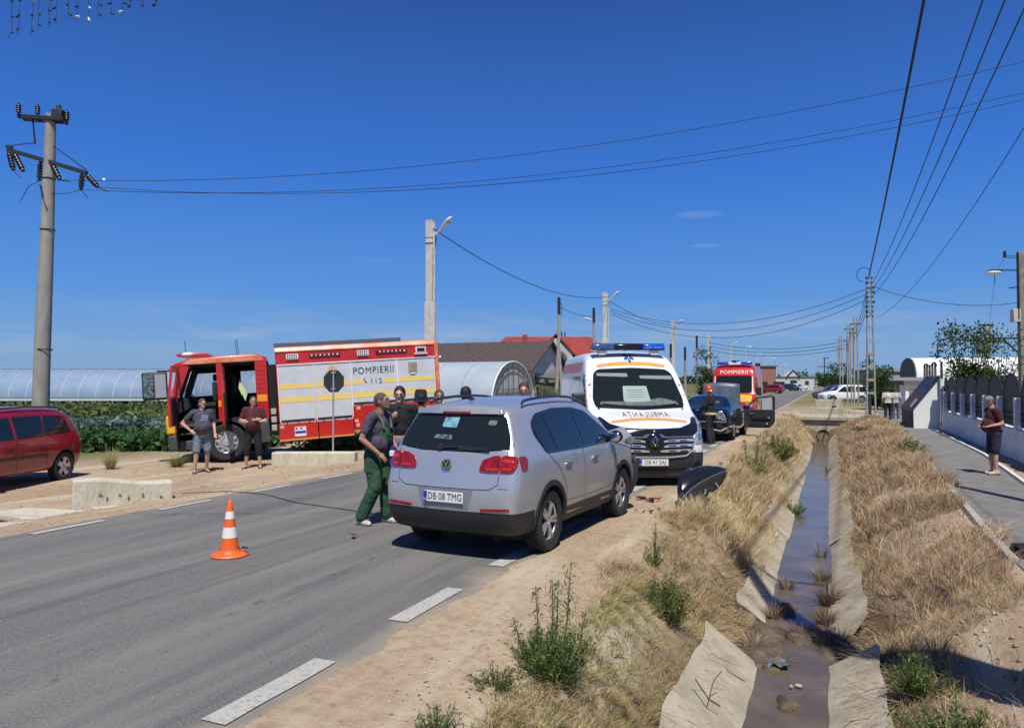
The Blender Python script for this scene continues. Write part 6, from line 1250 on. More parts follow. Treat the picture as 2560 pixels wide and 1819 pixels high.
def brown_house():
    e1 = W3(1.35, 57); L = 20; ang = YAW + 156.4      # x axis of the house points left, away from its gable end
    # local x runs from the left end to the gable end at the right
    ax = (W3(6.4, -2.8) - W3(0, 0)).normalized(); org = e1 - ax * L
    t = thing('brown_roofed_house', 'low white house with a long dark brown roof behind the tunnel greenhouse', 'house', org, math.degrees(math.atan2(ax.y, ax.x)))
    gable_house(t, 0, L, 8.6, 3.0, 5.35, wallw, brownr)
    f = obj('gable_window', MB().box(L - .01, L + .04, 3.2, 4.2, .9, 2.2), winm, t); obj('gable_window', MB().box(L - .0, L + .05, 1.2, 2.0, 1.9, 2.6), winm, t)
    # dormer on the near slope
    d = obj('dormer', MB().prism([(8.0, 2.8), (9.7, 2.8), (8.85, 4.35)], 'y', .2, 2.2), wallw, t); obj('dormer_roof', MB().bar((7.6, .9, 2.75), (8.9, .9, 4.6), .12, 2.0, up=(0, 1, 0)).bar((10.1, .9, 2.75), (8.85, .9, 4.6), .12, 2.0, up=(0, 1, 0)), brownr, d); obj('dormer_window', MB().box(8.4, 9.2, .15, .2, 3.0, 3.4), winm, d)
    obj('lean_to_roof', MB().add([(L + .2, 1, 2.3), (L + 3.8, 1, 1.9), (L + 3.8, 8, 1.9), (L + .2, 8, 2.9)], [(0, 1, 2, 3)]), greyr, t); obj('lean_to_wall', MB().box(L + .3, L + 3.6, 1.2, 7.8, -.2, 1.85), mat('shed_brown', (.10, .085, .07), .9, noise=.2, nscale=2), t)
    for y in (1.05,): obj('lean_to_gutter', MB().bar((L + .3, y - .05, 2.27), (L + 3.8, y - .05, 1.88), .12), steel, t)
brown_house()
def red_house():
    o_ = W3(-3.4, 86); t = thing('red_roofed_house', 'two storey house with red roof and arched white dormer, behind the brown roofed house', 'house', o_, YAW)
    L = 15.6; obj('wall', MB().box(.4, L - .4, .2, 9.8, -.2, 5.0), wallw, t)
    zr = 7.55; V = [(0, -.2, 4.75), (L, -.2, 4.75), (L, 10.2, 4.75), (0, 10.2, 4.75), (2.6, 5, zr), (L - 2.4, 5, zr)]
    r = obj('roof', MB().add(V, [(0, 1, 5, 4), (1, 2, 5), (2, 3, 4, 5), (3, 0, 4), (3, 2, 1, 0)]), redr, t)
    # dormer with arched white balcony
    d = obj('dormer', MB().prism([(6.6, 2.5), (10.4, 2.5), (10.4, 5.3), (8.5, 7.1), (6.6, 5.3)], 'y', -1.4, 4), wallw, t)
    obj('dormer_roof', MB().bar((6.0, 1.2, 4.75), (8.5, 1.2, 7.5), .16, 5.6, up=(0, 1, 0)), redr, t); obj('dormer_roof', MB().bar((11.0, 1.2, 4.75), (8.5, 1.2, 7.5), .16, 5.6, up=(0, 1, 0)), redr, t)
    obj('balcony_opening', MB().prism(ring((8.5, 4.3), 1.35, 14, a0=0, a1=180) + [(7.15, 2.9), (9.85, 2.9)], 'y', -1.46, -1.41), mat('balcony_shade', (.10, .10, .09), .8), t)
    for x in (6.75, 8.1, 9.0, 10.25): obj('balcony_column', MB().box(x - .12, x + .12, -1.62, -1.47, 2.5, 4.9), mat('column_cream', (.62, .62, .55), .7), t)
    obj('balcony_rail', MB().box(6.6, 10.4, -1.6, -1.5, 3.0, 3.1), steel, t); obj('balcony_slab', MB().box(6.4, 10.6, -1.8, -1.2, 2.3, 2.5), wallw, t)
    obj('chimney', MB().box(4.7, 5.3, 3.8, 4.4, 6.9, 7.75), mat('brick_red', (.25, .06, .04), .8), t); obj('chimney', MB().tube([(9.6, 5, 7.4), (9.6, 5, 8.2)], .08, 6).tube([(10.0, 5, 7.4), (10.0, 5, 8.1)], .08, 6), steel, t)
    for x in (1.6, 4.0, 11.6): obj('window', MB().box(x, x + 1.0, .12, .22, 3.0, 4.2), winm, t)
red_house()
def plain_building(name, label, a, b, L, D, H, wall, roofm=None, extra=None, cat='building', turn=0.):
    o_ = W3(a, b); t = thing(name, label, cat, o_, YAW + turn); obj('wall', MB().box(0, L, 0, D, -.2, H), wall, t)
    obj('roof', MB().box(-.2, L + .2, -.2, D + .2, H, H + .25), roofm or greyr, t)
    if extra: extra(t)
    return t
def ex1(t):
    obj('roof_gable', MB().prism([(3.2, 3.2), (6.0, 3.2), (4.6, 4.6)], 'y', -.3, 3), wallw, t); obj('gable_trim', MB().bar((3.0, -.35, 3.1), (4.6, -.35, 4.75), .2).bar((6.2, -.35, 3.1), (4.6, -.35, 4.75), .2), steel, t)
    obj('window', MB().box(4.0, 5.6, -.05, .02, 1.2, 2.4), winm, t); obj('window', MB().box(7.5, 8.4, -.05, .02, 1.3, 2.2), winm, t)
plain_building('white_building', 'low white roadside building with small dark edged gable, far left of the road', 61.5, 172, 9.5, 8, 3.0, mat('far_white', (.52, .53, .53), .8), greyr, ex1)
def ex1b(t): obj('window', MB().box(1, 3, -.05, .02, 1, 2), winm, t); obj('window', MB().box(4, 6, -.05, .02, 1, 2), winm, t)
plain_building('dark_topped_building', 'pale building with a dark flat top storey behind the low white building', 56, 185, 9, 8, 3.4, mat('far_grey', (.42, .41, .38), .8), None, lambda t: (obj('top_storey', MB().box(0, 6.5, 0, 5, 3.6, 5.2), steel, t), ex1b(t)))
plain_building('reddish_building', 'small dull red box building right behind the red fire van', 42.5, 130, 4.5, 6, 4.6, mat('far_red', (.30, .14, .12), .8), None, ex1b)
plain_building('far_shed', 'long pale shed at the far end of the road', 118, 330, 28, 10, 3.6, mat('far_white', (.52, .53, .53), .8), None, ex1b)
plain_building('boundary_hut', 'low cream hut with flat roof between ambulance and fire van', 9.6, 62, 3.8, 3, 1.6, mat('hut_cream', (.45, .42, .34), .8), None, lambda t: (obj('door', MB().box(.6, 1.4, -.04, .0, 0, 1.3), greyr, t), obj('door', MB().box(2.0, 2.8, -.04, .0, 0, 1.3), greyr, t)))
def shed():
    t = thing('white_shed', 'large white arched shed with grey end wall beyond the garden fence', 'shed', W3(38.8, 70), YAW - 15)
    prof = [(3 - 3 * math.cos(R(a)), 2.2 + 2.1 * math.sin(R(a)) ** .7) for a in np.linspace(0, 180, 15)]
    for k in range(10): v = [(k * 4 + i * 3.97, p[0], p[1]) for p in prof for i in (0, 1)]; obj('roof_sheet', MB().add(v, [(2 * j, 2 * j + 1, 2 * j + 3, 2 * j + 2) for j in range(14)]), mat('shed_white', (.74, .75, .76), .5, noise=.03, nscale=.5), t, smooth=60)
    obj('end_wall', MB().prism([(0, -.2)] + [(p[0], p[1]) for p in prof] + [(6, -.2)], 'x', -.1, .02), mat('shed_end_grey', (.10, .115, .12), .7), t); obj('side_wall', MB().box(0, 40, -.0, .1, -.2, 2.25), mat('shed_side', (.55, .56, .55), .7), t)
shed()
def ex2(t):
    for k in range(3): obj('window', MB().box(.6 + k * 1.1, 1.2 + k * 1.1, -.04, .0, 1.2, 1.9), winm, t)
plain_building('grey_outbuilding', 'long pale grey outbuilding wall left of the white shed', 39.4, 78, 5.2, 6, 3.0, mat('outb_grey', (.36, .37, .35), .85, noise=.08, nscale=.7), mat('outb_roof', (.3, .31, .3), .8), ex2)
plain_building('glazed_shed', 'small dark glazed shed with pale roof behind the walking people', 28.4, 55, 2.6, 3, 2.0, mat('dark_glazed', (.07, .085, .10), .4, c2=(.14, .16, .18), nscale=3), mat('outb_roof', (.3, .31, .3), .8), lambda t: [obj('frame_bar', MB().box(.1 + k * .6, .16 + k * .6, -.06, -.0, 0, 1.9), mat('bar_grey', (.25, .27, .28), .6), t) for k in range(5)])
plain_building('white_gateway', 'white gateway pillar with a grey door beside the sloping brown hatch', 22.35, 41.5, 1.0, .6, 1.72, mat('hatch_white', (.78, .78, .76), .8), None, lambda t: obj('door', MB().box(.2, .62, -.04, .0, .1, 1.45), mat('gate_grey', (.2, .21, .21), .6), t), cat='gateway')

# ------------------------------------------------------------------ culvert, parapets, concrete blocks
cream = mat('culvert_concrete', (.46, .425, .33), .9, c2=(.36, .32, .24), nscale=3, bump=.3, detail=8)
cv = thing('culvert', 'concrete culvert crossing the ditch with a round pipe mouth', 'culvert', (0, YC, 0))
pz, px_ = -.92, -.26
poly = [(-1.75, -.02), (-1.2, -1.3), (.3, -1.3), (1.6, -.02)]
v = []; hole = ring((px_, pz), .27, 20)
out = []
for k in range(20):
    a = 2 * math.pi * k / 20; c_, s_ = math.cos(a), math.sin(a); t_ = 9
    for i in range(4):
        p, q = Vector(poly[i]), Vector(poly[(i + 1) % 4]); e = q - p; den = c_ * e.y - s_ * e.x
        if abs(den) < 1e-9: continue
        tt = ((p.x - px_) * e.y - (p.y - pz) * e.x) / den; uu = ((p.x - px_) * s_ - (p.y - pz) * c_) / den
        if tt > 0 and -1e-6 <= uu <= 1 + 1e-6: t_ = min(t_, tt)
    out.append((px_ + c_ * t_, pz + s_ * t_))
mb = MB(); mb.add([(x, 0, z) for x, z in hole] + [(x, 0, z) for x, z in out], [(k, (k + 1) % 20, 20 + (k + 1) % 20, 20 + k) for k in range(20)]); obj('headwall', mb, cream, cv)
obj('pipe', MB().lathe([(.27, -.06), (.33, -.06), (.33, .3)], (px_, 0, pz), 'y', 24).lathe([(.27, -.06), (.27, 3.5)], (px_, 0, pz), 'y', 24), mat('pipe_dark', (.13, .115, .09), .9), cv, smooth=40); obj('pipe_inside', MB().cyl((px_, 3.4, pz), (0, 1, 0), .27, .02, 20), seam, cv)
for k in range(6): obj('deck_slab', MB().box(-1.9 + k * .64, -1.27 + k * .64, -.12, 4.6, -.05, .03 + .008 * (k % 2)), cream, cv, bevel=.015)
obj('coping', MB().box(-1.8, 1.7, -.16, -.10, -.12, .045), cream, cv, bevel=.01)
t = thing('concrete_parapet', 'pale concrete parapet block with a small square hole on the culvert', 'concrete block', (0, 45.9, 0)); a_ = obj('block', MB().box(-.70, .75, 0, .4, -.05, .88), cream, t, bevel=.03); obj('hole', MB().box(.22, .42, -.02, .02, .38, .52), seam, t); obj('ledge', MB().box(-.95, .8, -.35, -.02, -.05, .42), cream, t, bevel=.03)
t = thing('concrete_block', 'small grey concrete block between the parapet and the ladder shaped pole', 'concrete block', (1.5, 46.9, 0)); obj('block', MB().box(-.4, .35, 0, .5, -.05, .22), conc, t, bevel=.03)
blkc = mat('block_concrete', (.56, .52, .42), .9, c2=(.46, .42, .32), nscale=4, bump=.4, bscale=25, detail=9, stretch=(1, 1, .35))
def wall_block(name, label, p, q, th, z0, h0, h1, m):
    p = Vector((p[0], p[1], 0)); q = Vector((q[0], q[1], 0)); d = (q - p); L = d.length; t = thing(name, label, 'concrete block', p, math.degrees(math.atan2(d.y, d.x)))
    n = 10; V = []; F = []
    for i in range(n + 1):
        x = L * i / n; h = h0 + (h1 - h0) * sstep(.15, .8, i / n)
        V += [(x + random.uniform(-.004, .004), 0 - .02, z0 - .15), (x, 0, h - .02), (x, .03, h), (x, th - .02, h), (x, th, h - .02), (x, th, z0 - .15)]
        if i: a = 6 * (i - 1); b = 6 * i; F += [(a + k, b + k, b + k + 1, a + k + 1) for k in range(5)]
    F += [(0, 1, 2, 3, 4, 5), tuple(6 * n + k for k in range(5, -1, -1))]
    o = obj('block', MB().add(V, F), m, t, bevel=.015); return t, L
t, L = wall_block('concrete_headwall', 'weathered low concrete headwall at the road edge beside the red estate car', (-10.62, 7.62), (-9.83, 8.78), .34, -.12, .37, .26, blkc)
for k, (x, z, w_, h_) in enumerate(((.35, .12, .05, .015), (.45, .04, .03, .05), (.62, .10, .04, .012), (.75, .02, .03, .06), (.95, .06, .03, .05), (1.2, .03, .05, .012))): obj('spalled_spot', MB().prism([(x, z), (x + w_, z + h_ * .2), (x + w_ * .8, z + h_), (x + w_ * .2, z + h_ * .8)], 'y', -.028, -.005), mat('spall_dark', (.16, .13, .09), .95), t)
obj('broken_foot', MB().prism([(.25, -.05), (.95, -.08), (.75, -.22), (.55, -.30), (.45, -.24)], 'y', -.14, .05), blkc, t, bevel=.02)
wall_block('concrete_headwall', 'long low concrete headwall behind the two standing men', (-13.0, 14.65), (-11.0, 15.40), .35, -.25, .09, .10, blkc)
wall_block('concrete_headwall', 'low concrete headwall behind the signpost, partly hidden by the man in green', (-12.4, 18.0), (-9.7, 17.4), .3, -.2, .13, .12, blkc)
t = thing('broken_slab', 'broken concrete slab lying in the dirt at the lower left', 'slab', (-11.6, 6.9, -.14), 12); obj('slab', MB().prism([(0, 0), (1.8, -.35), (2.25, .1), (1.9, .45), (.3, .55)], 'z', -.02, .07), blkc, t, bevel=.02)
t = thing('broken_slab', 'thin broken edging slab along the road edge, lower left corner', 'slab', (-10.6, 5.2, -.10), 62); obj('slab', MB().prism([(0, 0), (1.9, -.1), (2.3, .05), (2.1, .3), (.2, .35)], 'z', -.04, .06), blkc, t, bevel=.02)

# ------------------------------------------------------------------ stop sign seen from behind, cone, debris
sx_, sy_ = site(-4.62, 18.9)
t = thing('road_sign', 'back of a dark octagonal road sign on a thin grey post before the fire engine', 'road sign', (sx_, sy_, -.22), YAW)
obj('post', MB().tube([(0, 0, -.3), (0, 0, 2.42)], .024, 10), mat('galvanised', (.52, .53, .53), .4, .6), t, smooth=50)
oc = [(.285 * math.cos(R(22.5 + 45 * k)) / math.cos(R(22.5)) * .92, 2.12 + .285 * math.sin(R(22.5 + 45 * k)) / math.cos(R(22.5)) * 1.0) for k in range(8)]
pl_ = obj('sign_plate', MB().prism(oc, 'y', .03, .045), mat('sign_back', (.018, .024, .026), .6), t, bevel=.004); obj('sign_rim', MB().prism(oc, 'y', .046, .05), mat('sign_back', (.018, .024, .026), .6), t)
for z in (1.92, 2.34): obj('clamp', MB().box(-.06, .06, -.03, .03, z - .015, z + .015), mat('galvanised', (.52, .53, .53), .4, .6), t)
def cone():
    t = thing('traffic_cone', 'orange traffic cone with two white bands standing on the road', 'traffic cone', (-5.94, 6.06, .004)); t.scale = (.75, .75, .80)
    orp = mat('cone_orange', (.80, .13, .02), .45, noise=.06, nscale=6); wt = mat('cone_white', (.78, .74, .70), .5)
    H = .74; rad = lambda z: .135 - .105 * (z - .06) / (H - .06)
    obj('cone_base', MB().lathe([(.0, .0), (.245, .0), (.26, .015), (.235, .04), (.17, .05), (.145, .075), (.14, .10)], n=28), orp, t, smooth=35)
    obj('cone_body', MB().lathe([(rad(.08) + .002, .075), (rad(.3), .3), (rad(.6), .6), (rad(H - .03), H - .03), (.022, H - .005), (.008, H + .02), (.0, H + .03)], n=28), orp, t, smooth=40)
    for a, b in ((.25, .39), (.50, .60)): obj('white_band', MB().lathe([(rad(a) + .003, a), (rad(b) + .003, b)], n=28), wt, t, smooth=40)
    obj('rubber_lump', MB().ell((.17, .12, .10), (.06, .035, .018), nu=10, nv=6), blk, t, smooth=50)
cone()
def bumper_piece():
    t = thing('torn_bumper', 'torn black plastic bumper piece lying on the verge before the ambulance', 'bumper', (-2.10, 11.15, .0), 0); t.scale = (1.1, 1.1, 1.3)
    # curved shell: arc from the ground at the left to the raised tip at the right
    rim = [(0, 0, .03), (.10, .03, .12), (.22, .08, .20), (.38, .16, .27), (.56, .27, .325), (.70, .38, .35), (.80, .47, .355)]
    low = [(.01, -.02, -.02), (.12, -.01, .0), (.26, .02, .04), (.42, .10, .10), (.58, .20, .17), (.70, .30, .23), (.78, .42, .30)]
    back = [(.02, .12, .20), (.08, .25, .33), (.18, .34, .39), (.36, .42, .42), (.54, .48, .43), (.68, .52, .41), (.80, .49, .365)]
    D = lambda p: Vector((CR2 * p[0] + CF2 * p[1]).to_tuple() + (p[2],))
    CR2 = Vector(site(1, 0)); CF2 = Vector(site(0, 1)); K = 5
    def shell(nm, A_, B_, bulge, m):
        V = []; F = []
        for i, (a, b) in enumerate(zip(A_, B_)):
            for k in range(K):
                q = k / (K - 1); p = D(a).lerp(D(b), q) + Vector((0, 0, bulge * math.sin(math.pi * q))); V.append(p)
                if i and k: j = i * K + k; F.append((j - K - 1, j - 1, j, j - K))
        o = obj(nm, MB().add(V, F), m, t, smooth=50); m_ = o.modifiers.new('s', 'SOLIDIFY'); m_.thickness = .012; return o
    shell('bumper_shell', rim, low, -.01, seam); shell('bumper_top', rim, back, .035, blkg)
    obj('edge_trim', MB().tube([D(p) for p in rim], .008, 6), mat('edge_grey', (.2, .21, .22), .3, .3), t, smooth=50)
    rr = random.Random(4); cl = MB()
    for k in range(7): p = D(low[min(6, k // 2 + 1)]) + Vector((rr.uniform(-.05, .05), -.02, .03)); cl.bar(p, p + Vector((rr.uniform(-.05, .05), rr.uniform(-.03, .03), rr.uniform(.02, .07))), .02, .01)
    o = obj('clip', cl, mat('clip_pale', (.3, .3, .3), .5), t); o['kind'] = 'stuff'
bumper_piece()
def debris(name, label, c, n, spread, size, ms, seed):
    rr = random.Random(seed); t = thing(name, label, 'debris', c)
    for k in range(n):
        a, b, d = [Vector((rr.uniform(-size, size), rr.uniform(-size, size), rr.uniform(0, size * .6))) for _ in range(3)]; q = Vector((rr.uniform(-spread, spread), rr.uniform(-spread, spread), .012)); nn = Vector((0, 0, .008))
        obj('shard', MB().add([q + a, q + b, q + d, q + a + nn, q + b + nn, q + d + nn], [(0, 2, 1), (3, 4, 5), (0, 1, 4, 3), (1, 2, 5, 4), (2, 0, 3, 5)]), ms[k % len(ms)], t)
debris('debris_pile', 'red lamp shards and black splinters on the ground beside the silver car', (-2.62, 11.5, .0), 16, .16, .09, [redl2, blk, redl, blk], 3)
debris('debris_pile', 'dark splinters on the ground beside the silver car front wheel', (-2.35, 10.5, .0), 9, .2, .06, [blk, seam], 8)
debris('debris_pile', 'small dark fragment on the road behind the ambulance corner', (-2.2, 17.0, .0), 3, .08, .12, [blk], 12)
debris('debris_pile', 'small reddish brown scrap lying on the road left of the silver car', (-5.35, 7.35, .01), 2, .1, .07, [mat('rusty_scrap', (.18, .08, .06), .8)], 15)
t = thing('road_crack', 'thin dark crack line across the road behind the traffic cone', 'cable', (0, 0, 0)); obj('cable', MB().tube([(-10.2, 9.3, -.03), (-9.4, 9.6, .012), (-8.6, 9.55, .014), (-7.6, 9.1, .014), (-6.6, 8.9, .014), (-5.9, 8.75, .014)],   .006, 5), wirem, t, smooth=50)  # thin dark tube standing in for a crack in the asphalt

# ------------------------------------------------------------------ garden fence on the right, sloping hatch
fw = mat('fence_white', (.78, .78, .76), .8, c2=(.64, .64, .62), nscale=3, bump=.1); fdk = mat('fence_panel_dark', (.055, .050, .048), .6, c2=(.035, .033, .033), nscale=6)
t = thing('garden_fence', 'low white garden wall with white posts and dark arched panels beside the pavement', 'fence', (0, 0, 0))
obj('low_wall', MB().box(4.12, 4.30, 9, 33.4, -.2, .70), fw, t, bevel=.01); obj('wall_coping', MB().box(4.09, 4.33, 9, 33.4, .70, .745), fw, t, bevel=.008)
py = [33.2] + [32.33 - 1.93 * k for k in range(12)]
for k, y in enumerate(py): obj('post', MB().box(4.06, 4.30, y - .10, y + .10, .745, 1.50 if k else 2.0), fw, t, bevel=.01)
for a, b in zip(py, py[1:]):
    m = (a + b) / 2; hw = (a - b) / 2 - .12; arch = [(m - hw, .80), (m + hw, .80), (m + hw, 1.45)] + [(m + hw * math.cos(R(q)), 1.45 + .62 * math.sin(R(q)) ** .9) for q in range(15, 180, 15)] + [(m - hw, 1.45)]
    if hw < .3: continue
    p = obj('arched_panel', MB().prism(arch, 'x', 4.19, 4.22), fdk, t)
    fr = [Vector((4.205, q[0], q[1])) for q in arch[1:] + arch[:1]]; obj('panel_frame', MB().tube(fr, .028, 6), seam, p)
    for z in (1.12, .98): obj('panel_rail', MB().box(4.165, 4.185, m - hw - .1, m + hw + .1, z - .02, z + .02), seam, p)
hw_ = mat('hatch_white', (.78, .78, .76), .8); roofb = mat('hatch_brown', (.055, .022, .018), .6, c2=(.12, .04, .03), nscale=2.5); 
t = thing('sloping_hatch', 'white sided entrance with a steep dark brown sloping cover at the end of the fence', 'shelter', (0, 0, 0))
side = [(3.17, -.1), (4.12, -.1), (4.12, 2.12), (3.17, .82)]
obj('side_wall', MB().prism(side, 'y', 33.72, 33.84), hw_, t, bevel=.01); obj('side_wall', MB().prism(side, 'y', 38.2, 38.3), hw_, t)
sl = lambda y0, y1, off, m_, nm, a=0., b=1.: obj(nm, MB().add([Vector((3.17 - .1 + (.95 + .1) * a, y, .82 - .12 + (1.3 + .12) * a + off)) for y in (y0, y1)] + [Vector((3.07 + 1.05 * b, y, .70 + 1.42 * b + off)) for y in (y1, y0)] + [Vector((3.07 + 1.05 * a, y, .70 + 1.42 * a + off - .05)) for y in (y0, y1)] + [Vector((3.07 + 1.05 * b, y, .70 + 1.42 * b + off - .05)) for y in (y1, y0)], [(0, 1, 2, 3), (7, 6, 5, 4), (0, 4, 5, 1), (1, 5, 6, 2), (2, 6, 7, 3), (3, 7, 4, 0)]), m_, t)
sl(33.66, 38.36, .02, mat('hatch_edge', (.025, .02, .02), .5), 'cover_frame')
for k in range(4): sl(34.0 + k * 1.08, 34.95 + k * 1.08, .05, roofb, 'cover_panel', .04, .48); sl(34.0 + k * 1.08, 34.95 + k * 1.08, .05, mat('hatch_dark', (.03, .024, .024), .45), 'cover_panel', .53, .96)
sl(34.25, 34.9, .10, mat('pale_sheet', (.30, .33, .36), .4), 'pale_sheet', .06, .28)
for k in range(5): obj('end_board', MB().box(3.10, 3.16, 33.9 + k * .85, 34.68 + k * .85, -.1, .76), mat('board_shade', (.045, .04, .035), .7, c2=(.10, .09, .08), nscale=5), t)  # shade of the left face put into the near-black board colour
for k, y in enumerate((34.2, 35.1, 36.0, 36.9, 37.8)): obj('baluster', MB().box(3.98, 4.06, y - .04, y + .04, 2.05, 2.62), mat('baluster_dark', (.09, .085, .08), .6), t)
obj('baluster_cap', MB().tube([(4.02, 33.9, 2.55), (4.02, 34.2, 2.66), (4.02, 34.8, 2.68), (4.02, 35.3, 2.6)], .04, 6), seam, t); obj('baluster_cap', MB().tube([(4.02, 36.6, 2.6), (4.02, 37.0, 2.68), (4.02, 37.6, 2.68), (4.02, 38.0, 2.58)], .04, 6), seam, t)
obj('corner_post', MB().box(4.13, 4.2, 33.5, 33.7, -.1, 2.7), steel, t)
# icicle lights hanging into the top left corner
t = thing('icicle_lights', 'string of unlit icicle lights hanging into the top left corner', 'string lights', W3(-5.2, 7.2), YAW)
xs_ = [50, 105, 210, 270, 355, 415, 515, 585, 680, 760, 870, 965, 1030, 1120, 1235]; bs_ = [290, 265, 260, 220, 195, 160, 110, 140, 155, 105, 100, 90, 35, 25, 20]
obj('main_wire', MB().tube([(-8.2, .8, 6.15), (-4.0, .4, 5.92), (-.6, 0, 5.85), (2.0, 0, 5.82), (4.4, 0, 5.9), (6.6, -1.6, 6.0), (8.75, -3.3, 6.2)], .006, 5), wirem, t)
lp_ = thing('utility_pole', 'slim concrete pole holding the left end of the icicle lights', 'utility pole', W3(-13.4, 8.0)); obj('pole_shaft', MB().tube([(0, 0, -.5), (0, 0, 6.6)], [.12, .09], 12), polec, lp_, smooth=50)
rr = random.Random(6)
for x_, b_ in zip(xs_, bs_):
    u = (x_ / 3.266 * .893 - 1143) / 1630 * 7.2 + 5.2; vz = EYE + (853 - b_ / 3.266 * .893) / 1630 * 7.2; n = 7
    P = [Vector((u + rr.uniform(-.012, .012) - (.05 if x_ == 50 and k == 7 else 0), 0, 5.83 + (vz - 5.83) * k / n)) for k in range(n + 1)]
    s = obj('strand', MB().tube(P, .003, 4), wirem, t)
    for k in range(2, n + 1, 2):
        obj('bulb', MB().cap(P[k], .007, P[k] + Vector((rr.uniform(-.03, .03), 0, rr.uniform(-.03, .0))), .011, 6), whitep if rr.random() < .18 else wirem, s)
# the moon, a pale daytime disc
md = Vector((232 - 1143, 1630, 0)); o = MB().ell((0, 0, 0), 9.5, nu=24, nv=14)
d = Matrix.Rotation(R(YAW), 3, 'Z') @ Matrix.Rotation(R(1.44), 3, 'X') @ Vector((232 - 1143, 1630, 812 - 400)).normalized()
mo = obj('moon', o, mat('moon_white', (.8, .8, .82), .9, emis=(.85, .9, 1, .55)), smooth=60); mo.location = d * 6500; tag(mo, 'small pale daytime moon right of the round utility pole', 'moon')

# ------------------------------------------------------------------ parked cars far off
def simple_car(name, label, loc, ph, paint_, L=4.3, H=1.6, boxy=True, group=None):
    t = thing(name, label, 'car', loc, ph, group)
    zt = [(0, H * .88), (.15, H * .95), (.5, H * .99), (2.0, H), (2.5, H * .95), (3.2, H * .64), (3.5, H * .62), (4.1, H * .54), (4.3, H * .46)] if boxy else [(0, H * .66), (.7, H * .70), (1.3, H * .96), (2.3, H), (3.1, H * .66), (4.1, H * .56), (4.3, H * .46)]
    me, bvh = carbody(4.3, [(0, .25), (4.3, .23)], zt, [(.2, .08), (.6, 0), (1.0, .03), (1.6, .22)], [(.25, 4.2), (.6, 4.3), (1.6, 4.2)], [(.2, .82), (.5, .87), (.9, .86), (1.0, .82), (1.6, .62)], [(0, .92), (.3, 1), (3.9, 1), (4.3, .85)], [0, .1, .3] + [round(.5 + .24 * k, 2) for k in range(16)] + [4.3], nv=8, na=6, smooth=2, wells=((.8, .33, .36), (3.45, .33, .36)), wellw=.3)
    link('body', me, paint_, t)
    for s, sd_ in ((1, 'side+'), (-1, 'side-')):
        decal('side_window', bvh, sd_, rp([(.35, 1.0), (.5, H * .90), (1.25, H * .93), (1.3, .98)] if boxy else [(1.0, .98), (1.4, H * .9), (1.6, H * .93), (1.6, .96)], .05), glassd, t, off=.008, res=.2); decal('side_window', bvh, sd_, rp([(1.36, .98), (1.32, H * .93), (2.1, H * .93), (2.1, .97)], .04), glassd, t, off=.008, res=.2); decal('side_window', bvh, sd_, rp([(2.16, .97), (2.15, H * .93), (2.45, H * .89), (3.05, 1.0)], .04), glassd, t, off=.008, res=.2)
        wheel(t, s * .76, .8, .32, s, rimr=.2, w=.2, spokes=5, style='plain'); wheel(t, s * .76, 3.45, .32, s, rimr=.2, w=.2, spokes=5, style='plain')
        decal('tail_light', bvh, 'rear', [(s * .6, .75), (s * .6, .98), (s * .78, .98), (s * .78, .75)], redl, t, off=.01, res=.2); decal('headlight', bvh, 'front', [(s * .45, .62), (s * .45, .74), (s * .76, .76), (s * .76, .64)], clear, t, off=.01, res=.2)
    decal('windscreen', bvh, 'front', rp([(-.58, H * .93), (.58, H * .93), (.7, H * .68), (-.7, H * .68)], .05), glassd, t, off=.008, res=.2); decal('rear_window', bvh, 'rear', rp([(-.6, 1.0), (-.5, H * .88), (.5, H * .88), (.6, 1.0)], .05), glassd, t, off=.008, res=.2)
    return t
c_ = W3(30.8 + 2.15, 68); simple_car('white_car', 'white estate car parked across the verge by the ladder shaped pole', (c_.x, c_.y, 0), 113.4, vanw, H=1.62)
c_ = W3(35.3, 75); dr_ = simple_car('dark_red_car', 'dark red car partly hidden behind the white parked car', (c_.x, c_.y, 0), 113.4, mat('dark_red_paint', (.10, .01, .015), .25, coat=.6), H=1.6)
c_ = W3(45.3, 122); simple_car('far_red_car', 'small red car parked on the left verge far down the road', (c_.x, c_.y, 0), 75, red2, H=1.5)
for k, (a, b, m_, lab) in enumerate(((66.0, 168, vanw, 'white car far down the road, nearest of the distant traffic'), (70.5, 176, silverp, 'silver car far down the road in the distant traffic'), (76, 200, vanw, 'tiny white car at the far end of the road'), (62, 166, mat('dark_paint', (.03, .03, .035), .3, coat=.5), 'dark car far down the road left of the white ones'))):
    c_ = W3(a, b); simple_car('far_car', lab, (c_.x, c_.y, 0), 160 + 20 * k, m_, H=1.55)

t = thing('drain_pipe', 'black corrugated drain pipe end beside the pavement kerb', 'pipe', (1.93, 9.35, .02), -70); t.scale = (.9, .45, .9)
obj('pipe', MB().lathe([(.10, -.3), (.12, -.28), (.10, -.24), (.12, -.2), (.10, -.16), (.12, -.12), (.10, -.08), (.12, -.04), (.10, 0), (.12, .04), (.10, .08), (.12, .12), (.11, .3), (.09, .3), (.09, -.3)], (0, 0, .04), 'y', 20), blk, t, smooth=40)
